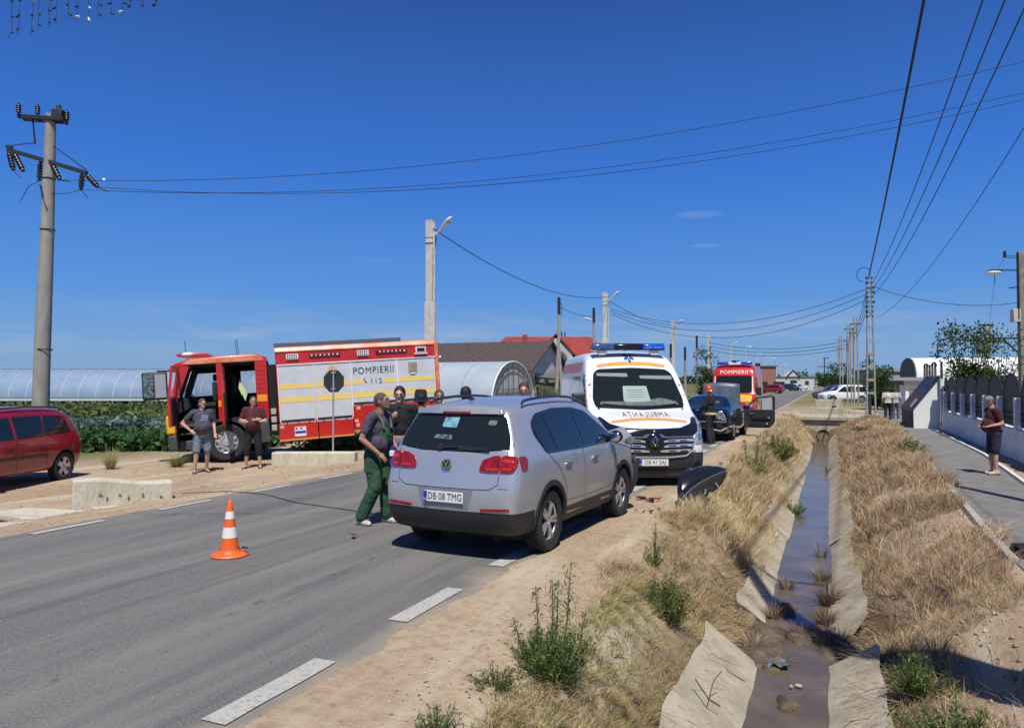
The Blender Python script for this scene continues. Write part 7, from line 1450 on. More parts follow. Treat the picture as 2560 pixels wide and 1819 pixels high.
# ------------------------------------------------------------------ people
skin1 = mat('skin', (.50, .285, .195), .55, noise=.08, nscale=9); skin2 = mat('skin_tanned', (.37, .185, .115), .55, noise=.1, nscale=9); skin3 = mat('skin_pale', (.50, .31, .22), .5, noise=.06, nscale=9)
def cloth(name, c, c2=None, ns=9, **k): return mat(name, c, .9, c2=c2, noise=.14, nscale=ns, bump=.5, bscale=16, **k)
eye_m = mat('eye_dark', (.02, .014, .012), .3); lip_m = mat('lips', (.22, .08, .06), .5); eyew = mat('eye_white', (.6, .58, .55), .3)
def blob(name, prims, m, parent, vox=.014, it=4):
    mb = MB()
    for p in prims:
        if p[0] == 'c': mb.cap(p[1], p[2], p[3], p[4], 12)
        else: mb.ell(p[1], p[2], p[3] if len(p) > 3 else None, 16, 12)
    o = obj('tmp', mb, None); r = o.modifiers.new('r', 'REMESH'); r.mode = 'VOXEL'; r.voxel_size = vox; s = o.modifiers.new('s', 'SMOOTH'); s.factor = .5; s.iterations = it
    me = evalmesh(o, name); bpy.data.objects.remove(o); shade(me); me.materials.clear(); return link(name, me, m, parent)
def mid(a, b, t=.5): return Vector(a).lerp(Vector(b), t)
def person(label, loc, rotz, H=1.75, skin=skin1, top=None, bottom=None, blen='long', sleeve='short', shoes=None, hair=None, hat=None, arms=None, legs=None, girth=1., lean=(0, 0), head=(0, 0), belly=0., vox=.013, torso_gap=0., detail=True, bald=False, extra=None, bag=1.):
    """local axes: faces +y, its right hand at +x. lean = (x,y) shift of the shoulders, head = (turn deg, nod deg)"""
    k = H / 1.75; t = thing('person', label, 'person', loc, rotz); t.scale = (k, k, k)
    lx, ly = lean; hipz = .94
    sh = [Vector((s * .185 * (.9 + .1 * girth) + lx, ly, 1.415)) for s in (1, -1)]
    arms = arms or [((.25, -.03, 1.13), (.26, .06, .89)), ((-.25, -.03, 1.13), (-.26, .06, .89))]
    legs = legs or [((.11, .03, .50), (.12, -.02, .09), 0), ((-.11, .03, .50), (-.12, -.02, .09), 0)]
    hips = [Vector((s * .09, 0, .90)) for s in (1, -1)]
    neck = Vector((lx, ly + .01, 1.46)); hd = Vector((lx * 1.15 + .03 * math.sin(R(-head[0])) * 0, ly * 1.25 + .035 + .05 * math.sin(R(head[1])), 1.625 - .02 * abs(math.sin(R(head[1])))))
    HM = Matrix.Rotation(R(head[0]), 3, 'Z') @ Matrix.Rotation(R(-head[1]), 3, 'X')
    hp = lambda x, y, z: hd + HM @ Vector((x, y, z))
    g = girth; chest = Vector((lx * .8, ly * .8 + .0, 1.27)); bel = Vector((lx * .4, ly * .4 + .02 + belly * .05, 1.08))
    P = [('e', chest, (.165 * g, .108 * g, .19)), ('e', bel, (.145 * g + belly * .02, .105 * g + belly * .07, .19)), ('e', (0, 0, .93), (.155 * g, .11 * g, .13)), ('c', mid(sh[0], sh[1], .12), .062, mid(sh[0], sh[1], .88), .062), ('c', neck - Vector((0, .01, .08)), .065, hd - HM @ Vector((0, .02, .05)), .055)]
    P += [('e', hd, (.074, .092, .108), HM), ('e', hp(0, .035, -.055), (.050, .052, .052), HM), ('e', hp(0, .088, -.008), (.014, .022, .026), HM), ('e', hp(0, .084, .032), (.045, .016, .012), HM), ('e', hp(0, .082, -.085), (.025, .02, .018), HM)]
    P += [('e', hp(s * .077, -.005, -.005), (.010, .022, .032), HM) for s in (1, -1)]
    hands = []
    for i, (el, wr) in enumerate(arms):
        s = 1 if i == 0 else -1; el = Vector(el); wr = Vector(wr); P += [('c', sh[i], .055 * g ** .5, mid(sh[i], el), .047 * g ** .5), ('c', mid(sh[i], el), .047 * g ** .5, el, .039), ('c', el, .040, mid(el, wr, .4), .038), ('c', mid(el, wr, .4), .038, wr, .026)]
        d = (wr - el).normalized(); side = d.cross(Vector((0, 1, 0)) if abs(d.y) < .8 else Vector((0, 0, 1))).normalized(); nrm = side.cross(d).normalized(); pc = wr + d * .05
        M3 = Matrix((side, d, nrm)).transposed(); P.append(('e', pc, (.037, .052, .018), M3))
        for f, (o_, ln) in enumerate(((-.028, .062), (-.010, .075), (.009, .070), (.027, .055))):
            b = pc + d * .035 + side * o_; m_ = b + d * ln * .5 - nrm * .012 * s; e = m_ + (d * .7 - nrm * .7 * s).normalized() * ln * .5; P += [('c', b, .0105, m_, .010), ('c', m_, .010, e, .0085)]
        tb = wr + d * .02 - side * .032; P.append(('c', tb, .013, tb + (d * .8 - side * .6).normalized() * .05, .010))
    L2_ = []
    for i, (kn, an, ft) in enumerate(legs):
        kn, an = Vector(kn), Vector(an); P += [('c', hips[i], .085 * g ** .5, mid(hips[i], kn, .5), .073), ('c', mid(hips[i], kn, .5), .073, kn, .053), ('c', kn, .052, mid(kn, an, .3), .055), ('c', mid(kn, an, .3), .055, an, .035)]
        fd = Vector((math.sin(R(-ft)), math.cos(R(-ft)), 0)); P += [('c', an - Vector((0, 0, .04)) - fd * .03, .035, an + fd * .12 - Vector((0, 0, .062)), .027)]; L2_.append((kn, an, fd))
    body = blob('body', P, skin, t, vox, 3)
    if top:
        tz = torso_gap; T = [('e', chest, (.178 * g, .122 * g, .19)), ('e', bel + Vector((0, 0, tz)), (.160 * g + belly * .02, .120 * g + belly * .07, .185 - tz * .5)), ('c', mid(sh[0], sh[1], .1), .075, mid(sh[0], sh[1], .9), .075)]
        if not torso_gap: T.append(('e', (0, .005, .96), (.168 * g, .125 * g + belly * .03, .10)))
        for i, (el, wr) in enumerate(arms):
            el, wr = Vector(el), Vector(wr)
            if sleeve == 'short': T.append(('c', sh[i], .075, mid(sh[i], el, .62), .066))
            elif sleeve == 'long': T += [('c', sh[i], .072, el, .058), ('c', el, .058, mid(el, wr, .92), .043)]
        tp = blob('shirt', T, top, t, vox, 3)
    if bottom:
        B = [('e', (0, 0, .93), (.170 * g, .125 * g, .12))]
        for i, (kn, an, fd) in enumerate(L2_):
            if blen == 'long': B += [('c', hips[i], .098 * bag * g ** .5, mid(hips[i], kn, .5), .090 * bag), ('c', mid(hips[i], kn, .5), .090 * bag, kn, .078 * bag), ('c', kn, .078 * bag, an + Vector((0, 0, .03)), .074 * bag)]
            elif blen == 'knee': B += [('c', hips[i], .102 * bag * g ** .5, kn + Vector((0, 0, .03)), .088)]
            elif blen == 'calf': B += [('c', hips[i], .102 * bag * g ** .5, kn, .085), ('c', kn, .085, mid(kn, an, .35), .075)]
            else: B += [('c', hips[i], .102 * bag * g ** .5, mid(hips[i], kn, .75), .095)]
        blob('trousers' if blen == 'long' else 'shorts', B, bottom, t, vox, 3)
    for i, (kn, an, fd) in enumerate(L2_):
        if shoes == 'sandal':
            obj('sandal', MB().bar(an - fd * .07 - Vector((0, 0, .082)), an + fd * .17 - Vector((0, 0, .082)), .085, .02), mat('sandal_brown', (.06, .035, .025), .8), t, bevel=.006); obj('sandal_strap', MB().bar(an + fd * .09 - Vector((.045, 0, .05)), an + fd * .09 + Vector((.045, 0, -.05)), .03, .02), mat('sandal_brown', (.06, .035, .025), .8), t, bevel=.005)
        elif shoes:
            so_ = blob('shoe', [('c', an - Vector((0, 0, .045)) - fd * .04, .045, an + fd * .13 - Vector((0, 0, .06)), .038), ('c', an - Vector((0, 0, .02)), .045, an, .045)], shoes, t, .012, 2)
            obj('sole', MB().bar(an - fd * .085 - Vector((0, 0, .085)), an + fd * .17 - Vector((0, 0, .085)), .088, .018), mat('sole_dark', (.05, .045, .04), .8), t, bevel=.006)
    if hair:
        hq = [('e', hp(0, -.016, .022), (.083, .096, .100), HM), ('e', hp(0, -.045, -.01), (.074, .060, .080), HM)]
        mb = MB(); [mb.ell(q[1], q[2], q[3], 18, 12) for q in hq]; ho = blob('hair', hq, hair, t, .010, 2)
    if hat == 'bucket':
        hm = cloth('navy_hat', (.012, .014, .03)); V = MB().lathe([(.0, .155), (.07, .150), (.090, .12), (.098, .04), (.101, .01), (.116, -.035), (.112, -.037), (.096, .0)], n=20); V.v = [tuple(hp(*v)) for v in V.v]; obj('bucket_hat', V, hm, t, smooth=50)
    if hat in ('cap', 'greycap'):
        hm = cloth('grey_cap', (.20, .21, .22)) if hat == 'greycap' else cloth('black_cap', (.015, .015, .017)); V = MB().lathe([(.0, .125), (.05, .118), (.082, .085), (.092, .035), (.090, .03)], n=20); V.v = [tuple(hp(v[0], v[1] * 1.1 - .008, v[2])) for v in V.v]; c_ = obj('cap', V, hm, t, smooth=50)
        Bm = MB(); Bm.prism([(.075 * math.cos(R(a)), .07 + .085 * math.sin(R(a))) for a in range(0, 181, 18)], 'z', .035, .043); Bm.v = [tuple(hp(*v)) for v in Bm.v]; obj('cap_brim', Bm, hm, c_, bevel=.002)
    if hat == 'helmet':
        hm = mat('helmet_red', (.42, .06, .025), .35, coat=.3); V = MB().lathe([(.0, .150), (.05, .143), (.090, .105), (.108, .05), (.112, .01), (.135, -.03), (.132, -.036), (.105, -.01)], n=24); V.v = [tuple(hp(v[0], v[1] * 1.15 - .01, v[2])) for v in V.v]; c_ = obj('helmet', V, hm, t, smooth=50)
        Bm = MB().box(-.012, .012, -.11, .11, .12, .162); Bm.v = [tuple(hp(*v)) for v in Bm.v]; obj('helmet_crest', Bm, hm, c_, bevel=.01)
    if detail:
        for s in (1, -1):
            obj('eye', MB().ell(hp(s * .030, .083, .012), (.012, .007, .006), HM, 10, 6), eye_m, t, smooth=60); obj('eyebrow', MB().bar(hp(s * .016, .094, .036), hp(s * .046, .084, .036), .010, .006), hair or eye_m, t)
        obj('mouth', MB().ell(hp(0, .086, -.052), (.022, .006, .005), HM, 10, 6), lip_m, t, smooth=60)
    if extra: extra(t, dict(sh=sh, hips=hips, arms=arms, legs=L2_, hp=hp, hd=hd, chest=chest, HM=HM))
    return t
def face(dx, dy): return math.degrees(math.atan2(-dx, dy))      # rotz that makes local +y look along (dx,dy)
CR = Vector(site(1, 0)); CF = Vector(site(0, 1))                 # rightwards and away as seen from the standpoint
def look(r, f): v = CR * r + CF * f; return face(v.x, v.y)
green = cloth('overall_green', (.020, .070, .036), (.035, .10, .05), 5); darkhair = mat('hair_dark', (.012, .010, .009), .7, noise=.3, nscale=60); greyhair = mat('hair_grey', (.075, .065, .055), .8, noise=.3, nscale=70); brownhair = mat('hair_brown', (.07, .035, .018), .7, noise=.3, nscale=60)
blacks = cloth('black_shirt', (.010, .010, .011)); purple = cloth('dull_purple_shirt', (.065, .05, .08), (.095, .075, .11)); whsh = mat('trainer_white', (.45, .43, .40), .6, noise=.25, nscale=12)
# 1 man in green overalls
def overalls(t, J):
    blob('bib', [('e', Vector((0, .062, 1.13)), (.150, .150, .205)), ('e', Vector((0, .01, .99)), (.196, .160, .13))], green, t, .013, 3)
    for s in (1, -1):
        pts = [Vector((s * .09, .175, 1.27)), Vector((s * .105, .15, 1.38)), Vector((s * .105, .05, 1.50)), Vector((s * .09, -.07, 1.44)), Vector((s * .06, -.13, 1.27)), Vector((s * .05, -.15, 1.06))]
        V = []; F = []
        o = obj('strap', MB().tube(pts, .017, 6), mat('strap_grey', (.12, .16, .13), .8), t, smooth=50)
    obj('bib_pocket', MB().prism([(-.07, 1.08), (.07, 1.08), (.07, 1.20), (0, 1.17), (-.07, 1.20)], 'y', .205, .218), cloth('pocket_green', (.018, .055, .03)), t)
    obj('side_pocket', MB().box(.20, .218, -.05, .06, .70, .86), green, t, bevel=.006); obj('knee_stain', MB().ell((.12, .10, .53), (.035, .012, .05), nu=12, nv=8), mat('stain_tan', (.10, .10, .045), .9), t, smooth=50)
px, py_ = site(-1.80, 9.72)
person('man in green bib overalls and dull purple T-shirt beside the silver car', (px, py_, .0), look(.90, -.38), 1.745, skin2, purple, green, 'long', 'short', whsh, greyhair, girth=1.08, lean=(0, .04), head=(8, -4), belly=.4, vox=.010,
       arms=[((.285, -.04, 1.14), (.20, .17, .95)), ((-.24, .06, 1.13), (-.10, .24, 1.02))], legs=[((.12, .06, .50), (.15, -.12, .09), -14), ((-.12, .07, .50), (-.14, .08, .09), 4)], extra=overalls, bag=1.18)
# 2 young man, black T-shirt, bare midriff, blue shorts
def shortmarks(t, J): obj('white_print', MB().box(.05, .13, .10, .125, .78, .86), whitep, t, bevel=.01); obj('white_print', MB().ell((-.08, .12, .7), (.04, .02, .05), nu=10, nv=6), mat('print_blue', (.1, .25, .6), .7), t)
px, py_ = site(-1.62, 10.55)
person('young dark haired man in black T-shirt and blue shorts facing the viewer', (px, py_, 0), look(.10, -1), 1.83, skin3, blacks, cloth('blue_shorts', (.012, .05, .30), (.02, .10, .5), 3), 'knee', 'short', whsh, darkhair, torso_gap=.06, head=(-4, 12), vox=.012,
       arms=[((.26, -.02, 1.13), (.12, .14, 1.28)), ((-.25, -.04, 1.13), (-.25, .04, .90))], extra=shortmarks)
# 3 man in navy bucket hat, striped shirt
stripe = cloth('white_shirt', (.52, .54, .58))
def stripes(t, J):
    for k in range(4): z = 1.02 + k * .095; obj('shirt_stripe', MB().lathe([(.168, z - .02), (.175, z), (.168, z + .02)], n=24), mat('stripe_navy', (.015, .02, .05), .9), t, smooth=60); [o for o in t.children if o.name.startswith('shirt_stripe')][-1].scale = (1.04, .76, 1)
    for s in (1, -1):
        for q in (.25, .5): c = J['sh'][0 if s > 0 else 1].lerp(Vector((s * .25, -.03, 1.13)), q); obj('sleeve_stripe', MB().lathe([(.078, -.014), (.080, 0), (.078, .014)], tuple(c), n=16), mat('stripe_navy', (.015, .02, .05), .9), t, smooth=60)
px, py_ = site(-1.36, 10.95)
person('man in navy bucket hat and white and navy striped shirt behind the silver car', (px, py_, 0), look(-.3, .95), 1.74, skin2, stripe, cloth('dark_trousers', (.02, .02, .025)), 'long', 'short', whsh, darkhair, 'bucket', detail=False, extra=stripes)
# 4-7 people behind the car
px, py_ = site(-1.20, 12.0)
def band_(t, J): obj('vest_patch', MB().box(-.12, .12, .12, .14, 1.2, 1.42), mat('vest_lime', (.55, .72, .35), .7), t, bevel=.01)
person('person with brown hair and patterned lime top at the end of the fire engine', (px, py_, 0), look(.2, -1), 1.76, skin2, cloth('mottled_top', (.03, .05, .02), (.35, .38, .22), 14), cloth('dark_trousers', (.02, .02, .025)), 'long', 'short', whsh, brownhair, extra=band_, vox=.016)
px, py_ = site(-.70, 11.0); person('black haired person seen from behind over the car roof', (px, py_, 0), look(.2, 1), 1.82, skin2, blacks, cloth('dark_trousers', (.02, .02, .025)), 'long', 'short', whsh, darkhair, detail=False, vox=.016)
px, py_ = site(.20, 12.0); person('man with short brown hair and dark jacket looking down over the car roof', (px, py_, 0), look(-.15, -1), 1.89, skin3, cloth('navy_jacket', (.015, .017, .024)), cloth('dark_trousers', (.02, .02, .025)), 'long', 'long', whsh, brownhair, head=(6, 16), vox=.013)
px, py_ = site(.79, 12.5); person('bald person whose head shows above the right roof rail of the silver car', (px, py_, 0), look(-.4, -1), 1.67, skin3, cloth('grey_top', (.2, .2, .2)), cloth('dark_trousers', (.02, .02, .025)), 'long', 'short', whsh, None, detail=False, vox=.016)
# 8 man with hand on hip by the fire engine
def print_(t, J):
    rr = random.Random(2)
    for k in range(6): obj('shirt_print', MB().bar((-.10 + rr.uniform(-.02, .02), .158, 1.16 + .035 * k), (.05 + rr.uniform(-.03, .03), .165, 1.19 + .035 * k), .006, .018, up=(0, 0, 1)), mat('print_pale', (.35, .38, .45), .8), t)
px, py_ = site(-7.35, 17.35)
person('stocky man in grey blue printed T-shirt and light blue shorts, hand on hip', (px, py_, gz(px, py_)), look(.55, -.84), 1.77, skin1, cloth('slate_shirt', (.05, .055, .085), (.075, .08, .115)), cloth('light_blue_shorts', (.14, .20, .26), (.19, .26, .32)), 'knee', 'short', 'sandal', mat('hair_cropped', (.06, .045, .035), .8), girth=1.16, belly=1.1, head=(12, 4), lean=(0, -.03),
       arms=[((.42, -.12, 1.16), (.26, .04, 1.00)), ((-.27, -.06, 1.14), (-.27, .08, .92))], legs=[((.12, .03, .50), (.15, .0, .09), -15), ((-.12, .03, .50), (-.13, -.10, .09), 15)], extra=print_)
# 9 man with folded arms
px, py_ = site(-6.42, 18.15)
person('man in maroon T-shirt and black shorts with folded arms beside the fire engine', (px, py_, gz(px, py_)), look(.12, -1), 1.79, skin1, cloth('maroon_shirt', (.075, .014, .022), (.10, .022, .03)), cloth('black_shorts', (.010, .010, .011)), 'calf', 'short', 'sandal', greyhair, 'cap' if False else None, girth=1.1, belly=.7, head=(16, 2),
       arms=[((.30, .02, 1.14), (-.10, .22, 1.18)), ((-.30, .02, 1.14), (.10, .20, 1.13))], legs=[((.13, .03, .50), (.16, 0, .09), -14), ((-.13, .03, .50), (-.17, 0, .09), 18)])
# 10 firefighter
turn = cloth('turnout_black', (.014, .014, .018)); 
def fire(t, J):
    hi = mat('reflective_yellow', (.52, .50, .26), .5)
    for (a, b, q, r) in ((J['sh'][0], Vector((.29, .05, 1.15)), .75, .085), (Vector((.29, .05, 1.15)), Vector((.24, .25, 1.0)), .4, .07), (Vector((.29, .05, 1.15)), Vector((.24, .25, 1.0)), .8, .066)):
        d = (b - a).normalized(); c = a.lerp(b, q); obj('reflective_band', MB().cyl(c, d, r, .075, 16), hi, t, smooth=40)
    obj('reflective_band', MB().lathe([(.19, .88), (.195, .92), (.19, .95)], n=22), hi, t, smooth=50)
    obj('helmet_lamp', MB().cyl(J['hp'](.13, .05, .03), (0, 1, 0), .02, .08, 10), seam, t); obj('face_mask', MB().ell(J['hp'](0, .06, -.05), (.05, .04, .04), nu=12, nv=8), whitep, t, smooth=50)
px, py_ = site(6.05, 22.3)
person('firefighter in black turnout coat with yellow bands and orange red helmet', (px, py_, 0), look(-.75, .55), 1.76, skin1, turn, cloth('turnout_trousers', (.018, .018, .022)), 'long', 'long', mat('boot_black', (.012, .012, .012), .5), None, 'helmet', girth=1.15, head=(25, 15), detail=False,
       arms=[((.29, .05, 1.15), (.24, .25, 1.0)), ((-.29, .05, 1.15), (-.22, .25, 1.05))], extra=fire)
# 11 man on the pavement at the right
def strp(t, J): 
    obj('shirt_hem_stripe', MB().lathe([(.182, .99), (.184, 1.01), (.182, 1.03)], n=24), mat('hem_stripe', (.2, .09, .08), .9), t, smooth=60); [o for o in t.children if o.name.startswith('shirt_hem')][-1].scale = (1, .95, 1)
    obj('watch', MB().cyl((.20, .10, 1.04), (0, 1, .2), .034, .03, 12), whitep, t); obj('glasses', MB().tube([J['hp'](.08, 0, .02), J['hp'](.07, .09, .018), J['hp'](0, .10, .018), J['hp'](-.07, .09, .018), J['hp'](-.08, 0, .02)], .004, 5), seam, t)
px, py_ = site(9.72, 14.75)
person('man in grey cap, maroon polo shirt and navy shorts on the pavement', (px, py_, .02), look(-1, .12), 1.58, skin1, cloth('polo_maroon', (.060, .012, .018), (.085, .02, .028)), cloth('navy_shorts', (.016, .018, .05)), 'knee', 'short', mat('shoe_cream', (.55, .45, .32), .7, noise=.1), greyhair, 'greycap', girth=1.15, belly=.8, head=(0, 22), lean=(0, .03),
       arms=[((.24, -.12, 1.16), (.17, .14, 1.10)), ((-.25, -.05, 1.14), (-.18, .18, 1.08))], legs=[((.10, .03, .50), (.09, 0, .09), 0), ((-.10, .03, .50), (-.09, .02, .09), 0)], extra=strp)
# 12, 13 walkers
def bag(t, J): obj('shoulder_bag', MB().ell((.27, .0, .95), (.05, .11, .15), nu=12, nv=8), cloth('bag_pale', (.35, .32, .28)), t, smooth=50)
px, py_ = site(18.1, 35.2)
person('person in cream T-shirt and black trousers walking away on the pavement', (px, py_, 0), look(.4, 1), 1.62, skin1, cloth('cream_shirt', (.60, .55, .46)), cloth('black_trousers', (.012, .012, .013)), 'long', 'short', mat('boot_black', (.012, .012, .012), .5), darkhair, girth=1.15, detail=False, vox=.02, legs=[((.11, .10, .50), (.11, .12, .09), 0), ((-.11, -.02, .50), (-.12, -.16, .11), 0)], extra=bag)
px, py_ = site(19.0, 36.2)
person('person in pale blue shirt and blue jeans walking beside the cream shirted one', (px, py_, 0), look(.4, 1), 1.60, skin1, cloth('pale_blue_shirt', (.45, .48, .55)), cloth('jeans', (.06, .09, .16)), 'long', 'short', whsh, brownhair, detail=False, vox=.02)
# ------------------------------------------------------------------ vegetation
def vegmat(name, rough=.75, trans=.0):
    m = mat(name, (.2, .2, .1), rough, attr=True, spec=.2)
    if trans:
        t = m.node_tree; p = t.nodes['Principled BSDF']; out = t.nodes['Material Output']; tr = t.nodes.new('ShaderNodeBsdfTranslucent'); at = [n for n in t.nodes if n.type == 'ATTRIBUTE'][0]; t.links.new(at.outputs['Color'], tr.inputs[0]); mx_ = t.nodes.new('ShaderNodeMixShader'); mx_.inputs[0].default_value = trans; t.links.new(p.outputs[0], mx_.inputs[1]); t.links.new(tr.outputs[0], mx_.inputs[2]); t.links.new(mx_.outputs[0], out.inputs[0])
    return m
strawm = vegmat('dry_grass_blades', .85, .25); leafm = vegmat('weed_leaves', .6, .3); crownm = vegmat('tree_leaves', .6, .25)
STRAW = [(.62, .49, .28), (.52, .395, .215), (.68, .56, .35), (.42, .31, .17), (.36, .29, .15), (.56, .46, .30)]
REDST = [(.42, .275, .165), (.52, .365, .225), (.32, .21, .125), (.60, .47, .33)]
OLIVE = [(.30, .29, .10), (.36, .34, .12), (.22, .24, .08), (.42, .38, .17)]
GREEN = [(.070, .125, .026), (.10, .17, .038), (.05, .09, .022), (.15, .215, .06)]
gzv = np.vectorize(gz)
def tnoise(x, y, f, s=0.): return .5 + .25 * (np.sin(x * f * 1.3 + 1.7 * np.sin(y * f * .9 + s) + s) + np.sin(y * f * 1.1 + 1.9 * np.sin(x * f * 1.2 + 2 * s)))
def grass_zone(name, label_, n, xr, yr, keep, hmin, hmax, cs, wmin=.004, wmax=.008, lean=.35, m=strawm, ypow=1.7, hmod=None, droop=.3):
    u = rng.random(n) ** ypow; y = yr[0] + (yr[1] - yr[0]) * u; x = rng.uniform(xr[0], xr[1], n); k = keep(x, y) > rng.random(n); x, y = x[k], y[k]; n = len(x)
    # clump towards tuft centres
    gx_ = np.round(x * 8 + .5 * np.sin(y * 5.3)); gy_ = np.round(y * 7 + .5 * np.sin(x * 6.1)); tx = gx_ / 8 - .5 * np.sin(y * 5.3) / 8 + .06 * np.sin(gx_ * 12.99 + gy_ * 78.2); ty = gy_ / 7 - .5 * np.sin(x * 6.1) / 7 + .07 * np.sin(gx_ * 39.3 + gy_ * 11.1); q = rng.uniform(.25, .8, n); q = q * .8; cx = x * (1 - q) + tx * q; cy = y * (1 - q) + ty * q
    z = gzv(cx, cy) - .02; h = rng.uniform(hmin, hmax, n) * (.5 + .9 * tnoise(cx, cy, 2.3, 1.)); 
    if hmod is not None: h = h * hmod(cx, cy)
    d = (cx - tx); e = (cy - ty); an = rng.uniform(0, 2 * np.pi, n); ln = h * rng.uniform(.1, lean * 2, n); L = np.stack([np.cos(an) * ln + d * 2.5 + .04, np.sin(an) * ln + e * 2.5], 1)
    dist = np.hypot(cx, cy); w_ = rng.uniform(wmin, wmax, n) * np.clip(dist / 9, .8, 4)
    c = pal(cs, n, .22) * (.8 + .4 * tnoise(cx, cy, 1.1, 3.)[:, None])
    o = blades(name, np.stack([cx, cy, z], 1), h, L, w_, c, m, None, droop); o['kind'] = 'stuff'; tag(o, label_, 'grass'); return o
def gapL(y): return ((y > 7.2) & (y < 8.9)).astype(float)
one = lambda x: np.ones_like(x)
# left bank, between verge and lining
def keepL(x, y):
    edge = -2.0 + .18 * np.sin(y * 1.7) + .12 * np.sin(y * 4.1) + .10 * (y < 6.5)
    lim = -1.10 + .06 * np.sin(y * 2.3) + .05 * np.sin(y * 6.1) + .12 * np.clip((y - 10) / 20, 0, 1); lim = np.where(gapL(y) > 0, -.55, lim)
    return ((x > edge) & (x < lim)) * np.clip((x - edge) * 6, .08, 1) * (.45 + .75 * tnoise(x, y, 3.1, 2.)) * np.where((tnoise(x, y, 1.5, 12.) < .30) & (y < 12), .2, 1.)
grass_zone('dry_grass', 'dry straw coloured grass on the left ditch bank', 105000, (-2.25, -.5), (1.5, 42), keepL, .05, .17, STRAW + REDST[:2] + OLIVE[:1], hmod=lambda x, y: .7 + 1.0 * np.clip((y - 9) / 8, 0, 1))
grass_zone('tall_dry_grass', 'tall pale straw tussocks along the left bank before the culvert', 30000, (-2.0, -.85), (10.5, 41.5), lambda x, y: tnoise(x, y, 1.6, 5.) * 1.1, .12, .32, STRAW[:3] + [(.72, .6, .38)], lean=.55, ypow=1.3)
grass_zone('dry_grass', 'short dense dry grass carpet in the foreground left bank', 62000, (-2.2, -.5), (2.2, 11.5), keepL, .04, .13, STRAW + REDST + OLIVE[:2], wmin=.003, wmax=.006, lean=.6, ypow=1.)
grass_zone('olive_grass', 'olive green ground grass in the foreground left bank', 30000, (-1.85, -1.1), (3.0, 8), lambda x, y: np.clip(tnoise(x, y, 2.0, 7.) * 2 - .7, 0, 1), .05, .12, OLIVE)
# right bank
def keepR(x, y):
    lim = .38 + .10 * np.sin(y * 2.1) - .30 * ((y > 7.8) & (y < 9.2)); ed = np.interp(y, [5, 10, 17, 34, 42], [1.70, 1.78, 2.05, 2.65, 2.7]) + .10 * np.sin(y * 1.3) + .06 * np.sin(y * 5)
    return ((x > lim) & (x < ed)) * (.4 + .8 * tnoise(x, y, 2.6, 4.)) * np.where((tnoise(x, y, 1.25, 9.) < .36) & (y < 16), .12, 1.)
grass_zone('dry_grass', 'reddish dry grass covering the right ditch bank', 105000, (.1, 2.9), (1.8, 42), keepR, .04, .16, REDST + STRAW[:4], hmod=lambda x, y: .8 + 1.1 * np.clip((y - 9) / 6, 0, 1) * np.clip((2.6 - x), .4, 1))
grass_zone('dry_grass', 'dense dry grass carpet on the right bank near the viewer', 70000, (.2, 2.3), (2.5, 13), keepR, .05, .17, REDST + STRAW, wmin=.003, wmax=.006, lean=.7, ypow=1.)
grass_zone('tall_dry_grass', 'tangled reddish straw tussocks on the right bank', 42000, (.5, 2.3), (8.5, 41), lambda x, y: keepR(x, y) * tnoise(x, y, 1.9, 6.) * 1.3, .14, .33, REDST + [(.6, .5, .36)], lean=.9, ypow=1.4, droop=.15)
grass_zone('verge_grass', 'sparse dry grass tufts along the dusty verge', 5000, (-2.9, -1.9), (2, 40), lambda x, y: np.clip(tnoise(x, y, 1.7, 8.) * 3 - 2.3, 0, .6), .03, .09, STRAW + OLIVE)
# stalks bent over the slabs
def overhang(side, n, label_):
    y = rng.uniform(3, 36, n) ** 1.0; x = (-1.12 + rng.normal(0, .06, n)) if side < 0 else (.42 + rng.normal(0, .05, n)); z = gzv(x, y) + .03; h = rng.uniform(-.15, .1, n); L = np.stack([-side * rng.uniform(.15, .42, n), rng.normal(0, .18, n)], 1)
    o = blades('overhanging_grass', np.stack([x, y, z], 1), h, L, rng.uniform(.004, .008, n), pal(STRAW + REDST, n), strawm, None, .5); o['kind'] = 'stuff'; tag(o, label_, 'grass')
overhang(-1, 5200, 'dead grass stalks hanging over the left concrete lining'); overhang(1, 5200, 'dead grass stalks hanging over the right concrete lining')
# clods, pebbles and grit: small real stones on the bare verges
def stones(name, label_, n, xr, yr, smin, smax, cs, zoff=0, keep=None, ypow=1.6):
    x = rng.uniform(*xr, n); y = yr[0] + (yr[1] - yr[0]) * rng.random(n) ** ypow
    if keep is not None: k = keep(x, y) > rng.random(n); x, y = x[k], y[k]; n = len(x)
    s = smin + (smax - smin) * rng.random(n) ** 4; z = gzv(x, y) + s * .2 + zoff
    base = np.array([[1, 0, 0], [0, 1, 0], [-1, 0, 0], [0, -1, 0], [0, 0, .8], [0, 0, -.6]], float); V = base[None] * s[:, None, None] * rng.uniform(.6, 1.3, (n, 6, 1)); a = rng.uniform(0, 6.28, n); ca, sa = np.cos(a)[:, None], np.sin(a)[:, None]
    X = V[..., 0] * ca - V[..., 1] * sa; Y = V[..., 0] * sa + V[..., 1] * ca; V = np.stack([X + x[:, None], Y + y[:, None], V[..., 2] + z[:, None]], 2).reshape(-1, 3)
    tri = np.array([[0, 1, 4], [1, 2, 4], [2, 3, 4], [3, 0, 4], [1, 0, 5], [2, 1, 5], [3, 2, 5], [0, 3, 5]]); f = (np.arange(n)[:, None, None] * 6 + tri[None]).reshape(-1)
    o = link(name, rawmesh(name, V, f, np.full(n * 8, 3), np.repeat(pal(cs, n, .25), 6, 0)), mat('stone_grit', (.3, .25, .2), .95, attr=True, spec=.1)); o['kind'] = 'stuff'; tag(o, label_, 'gravel'); return o
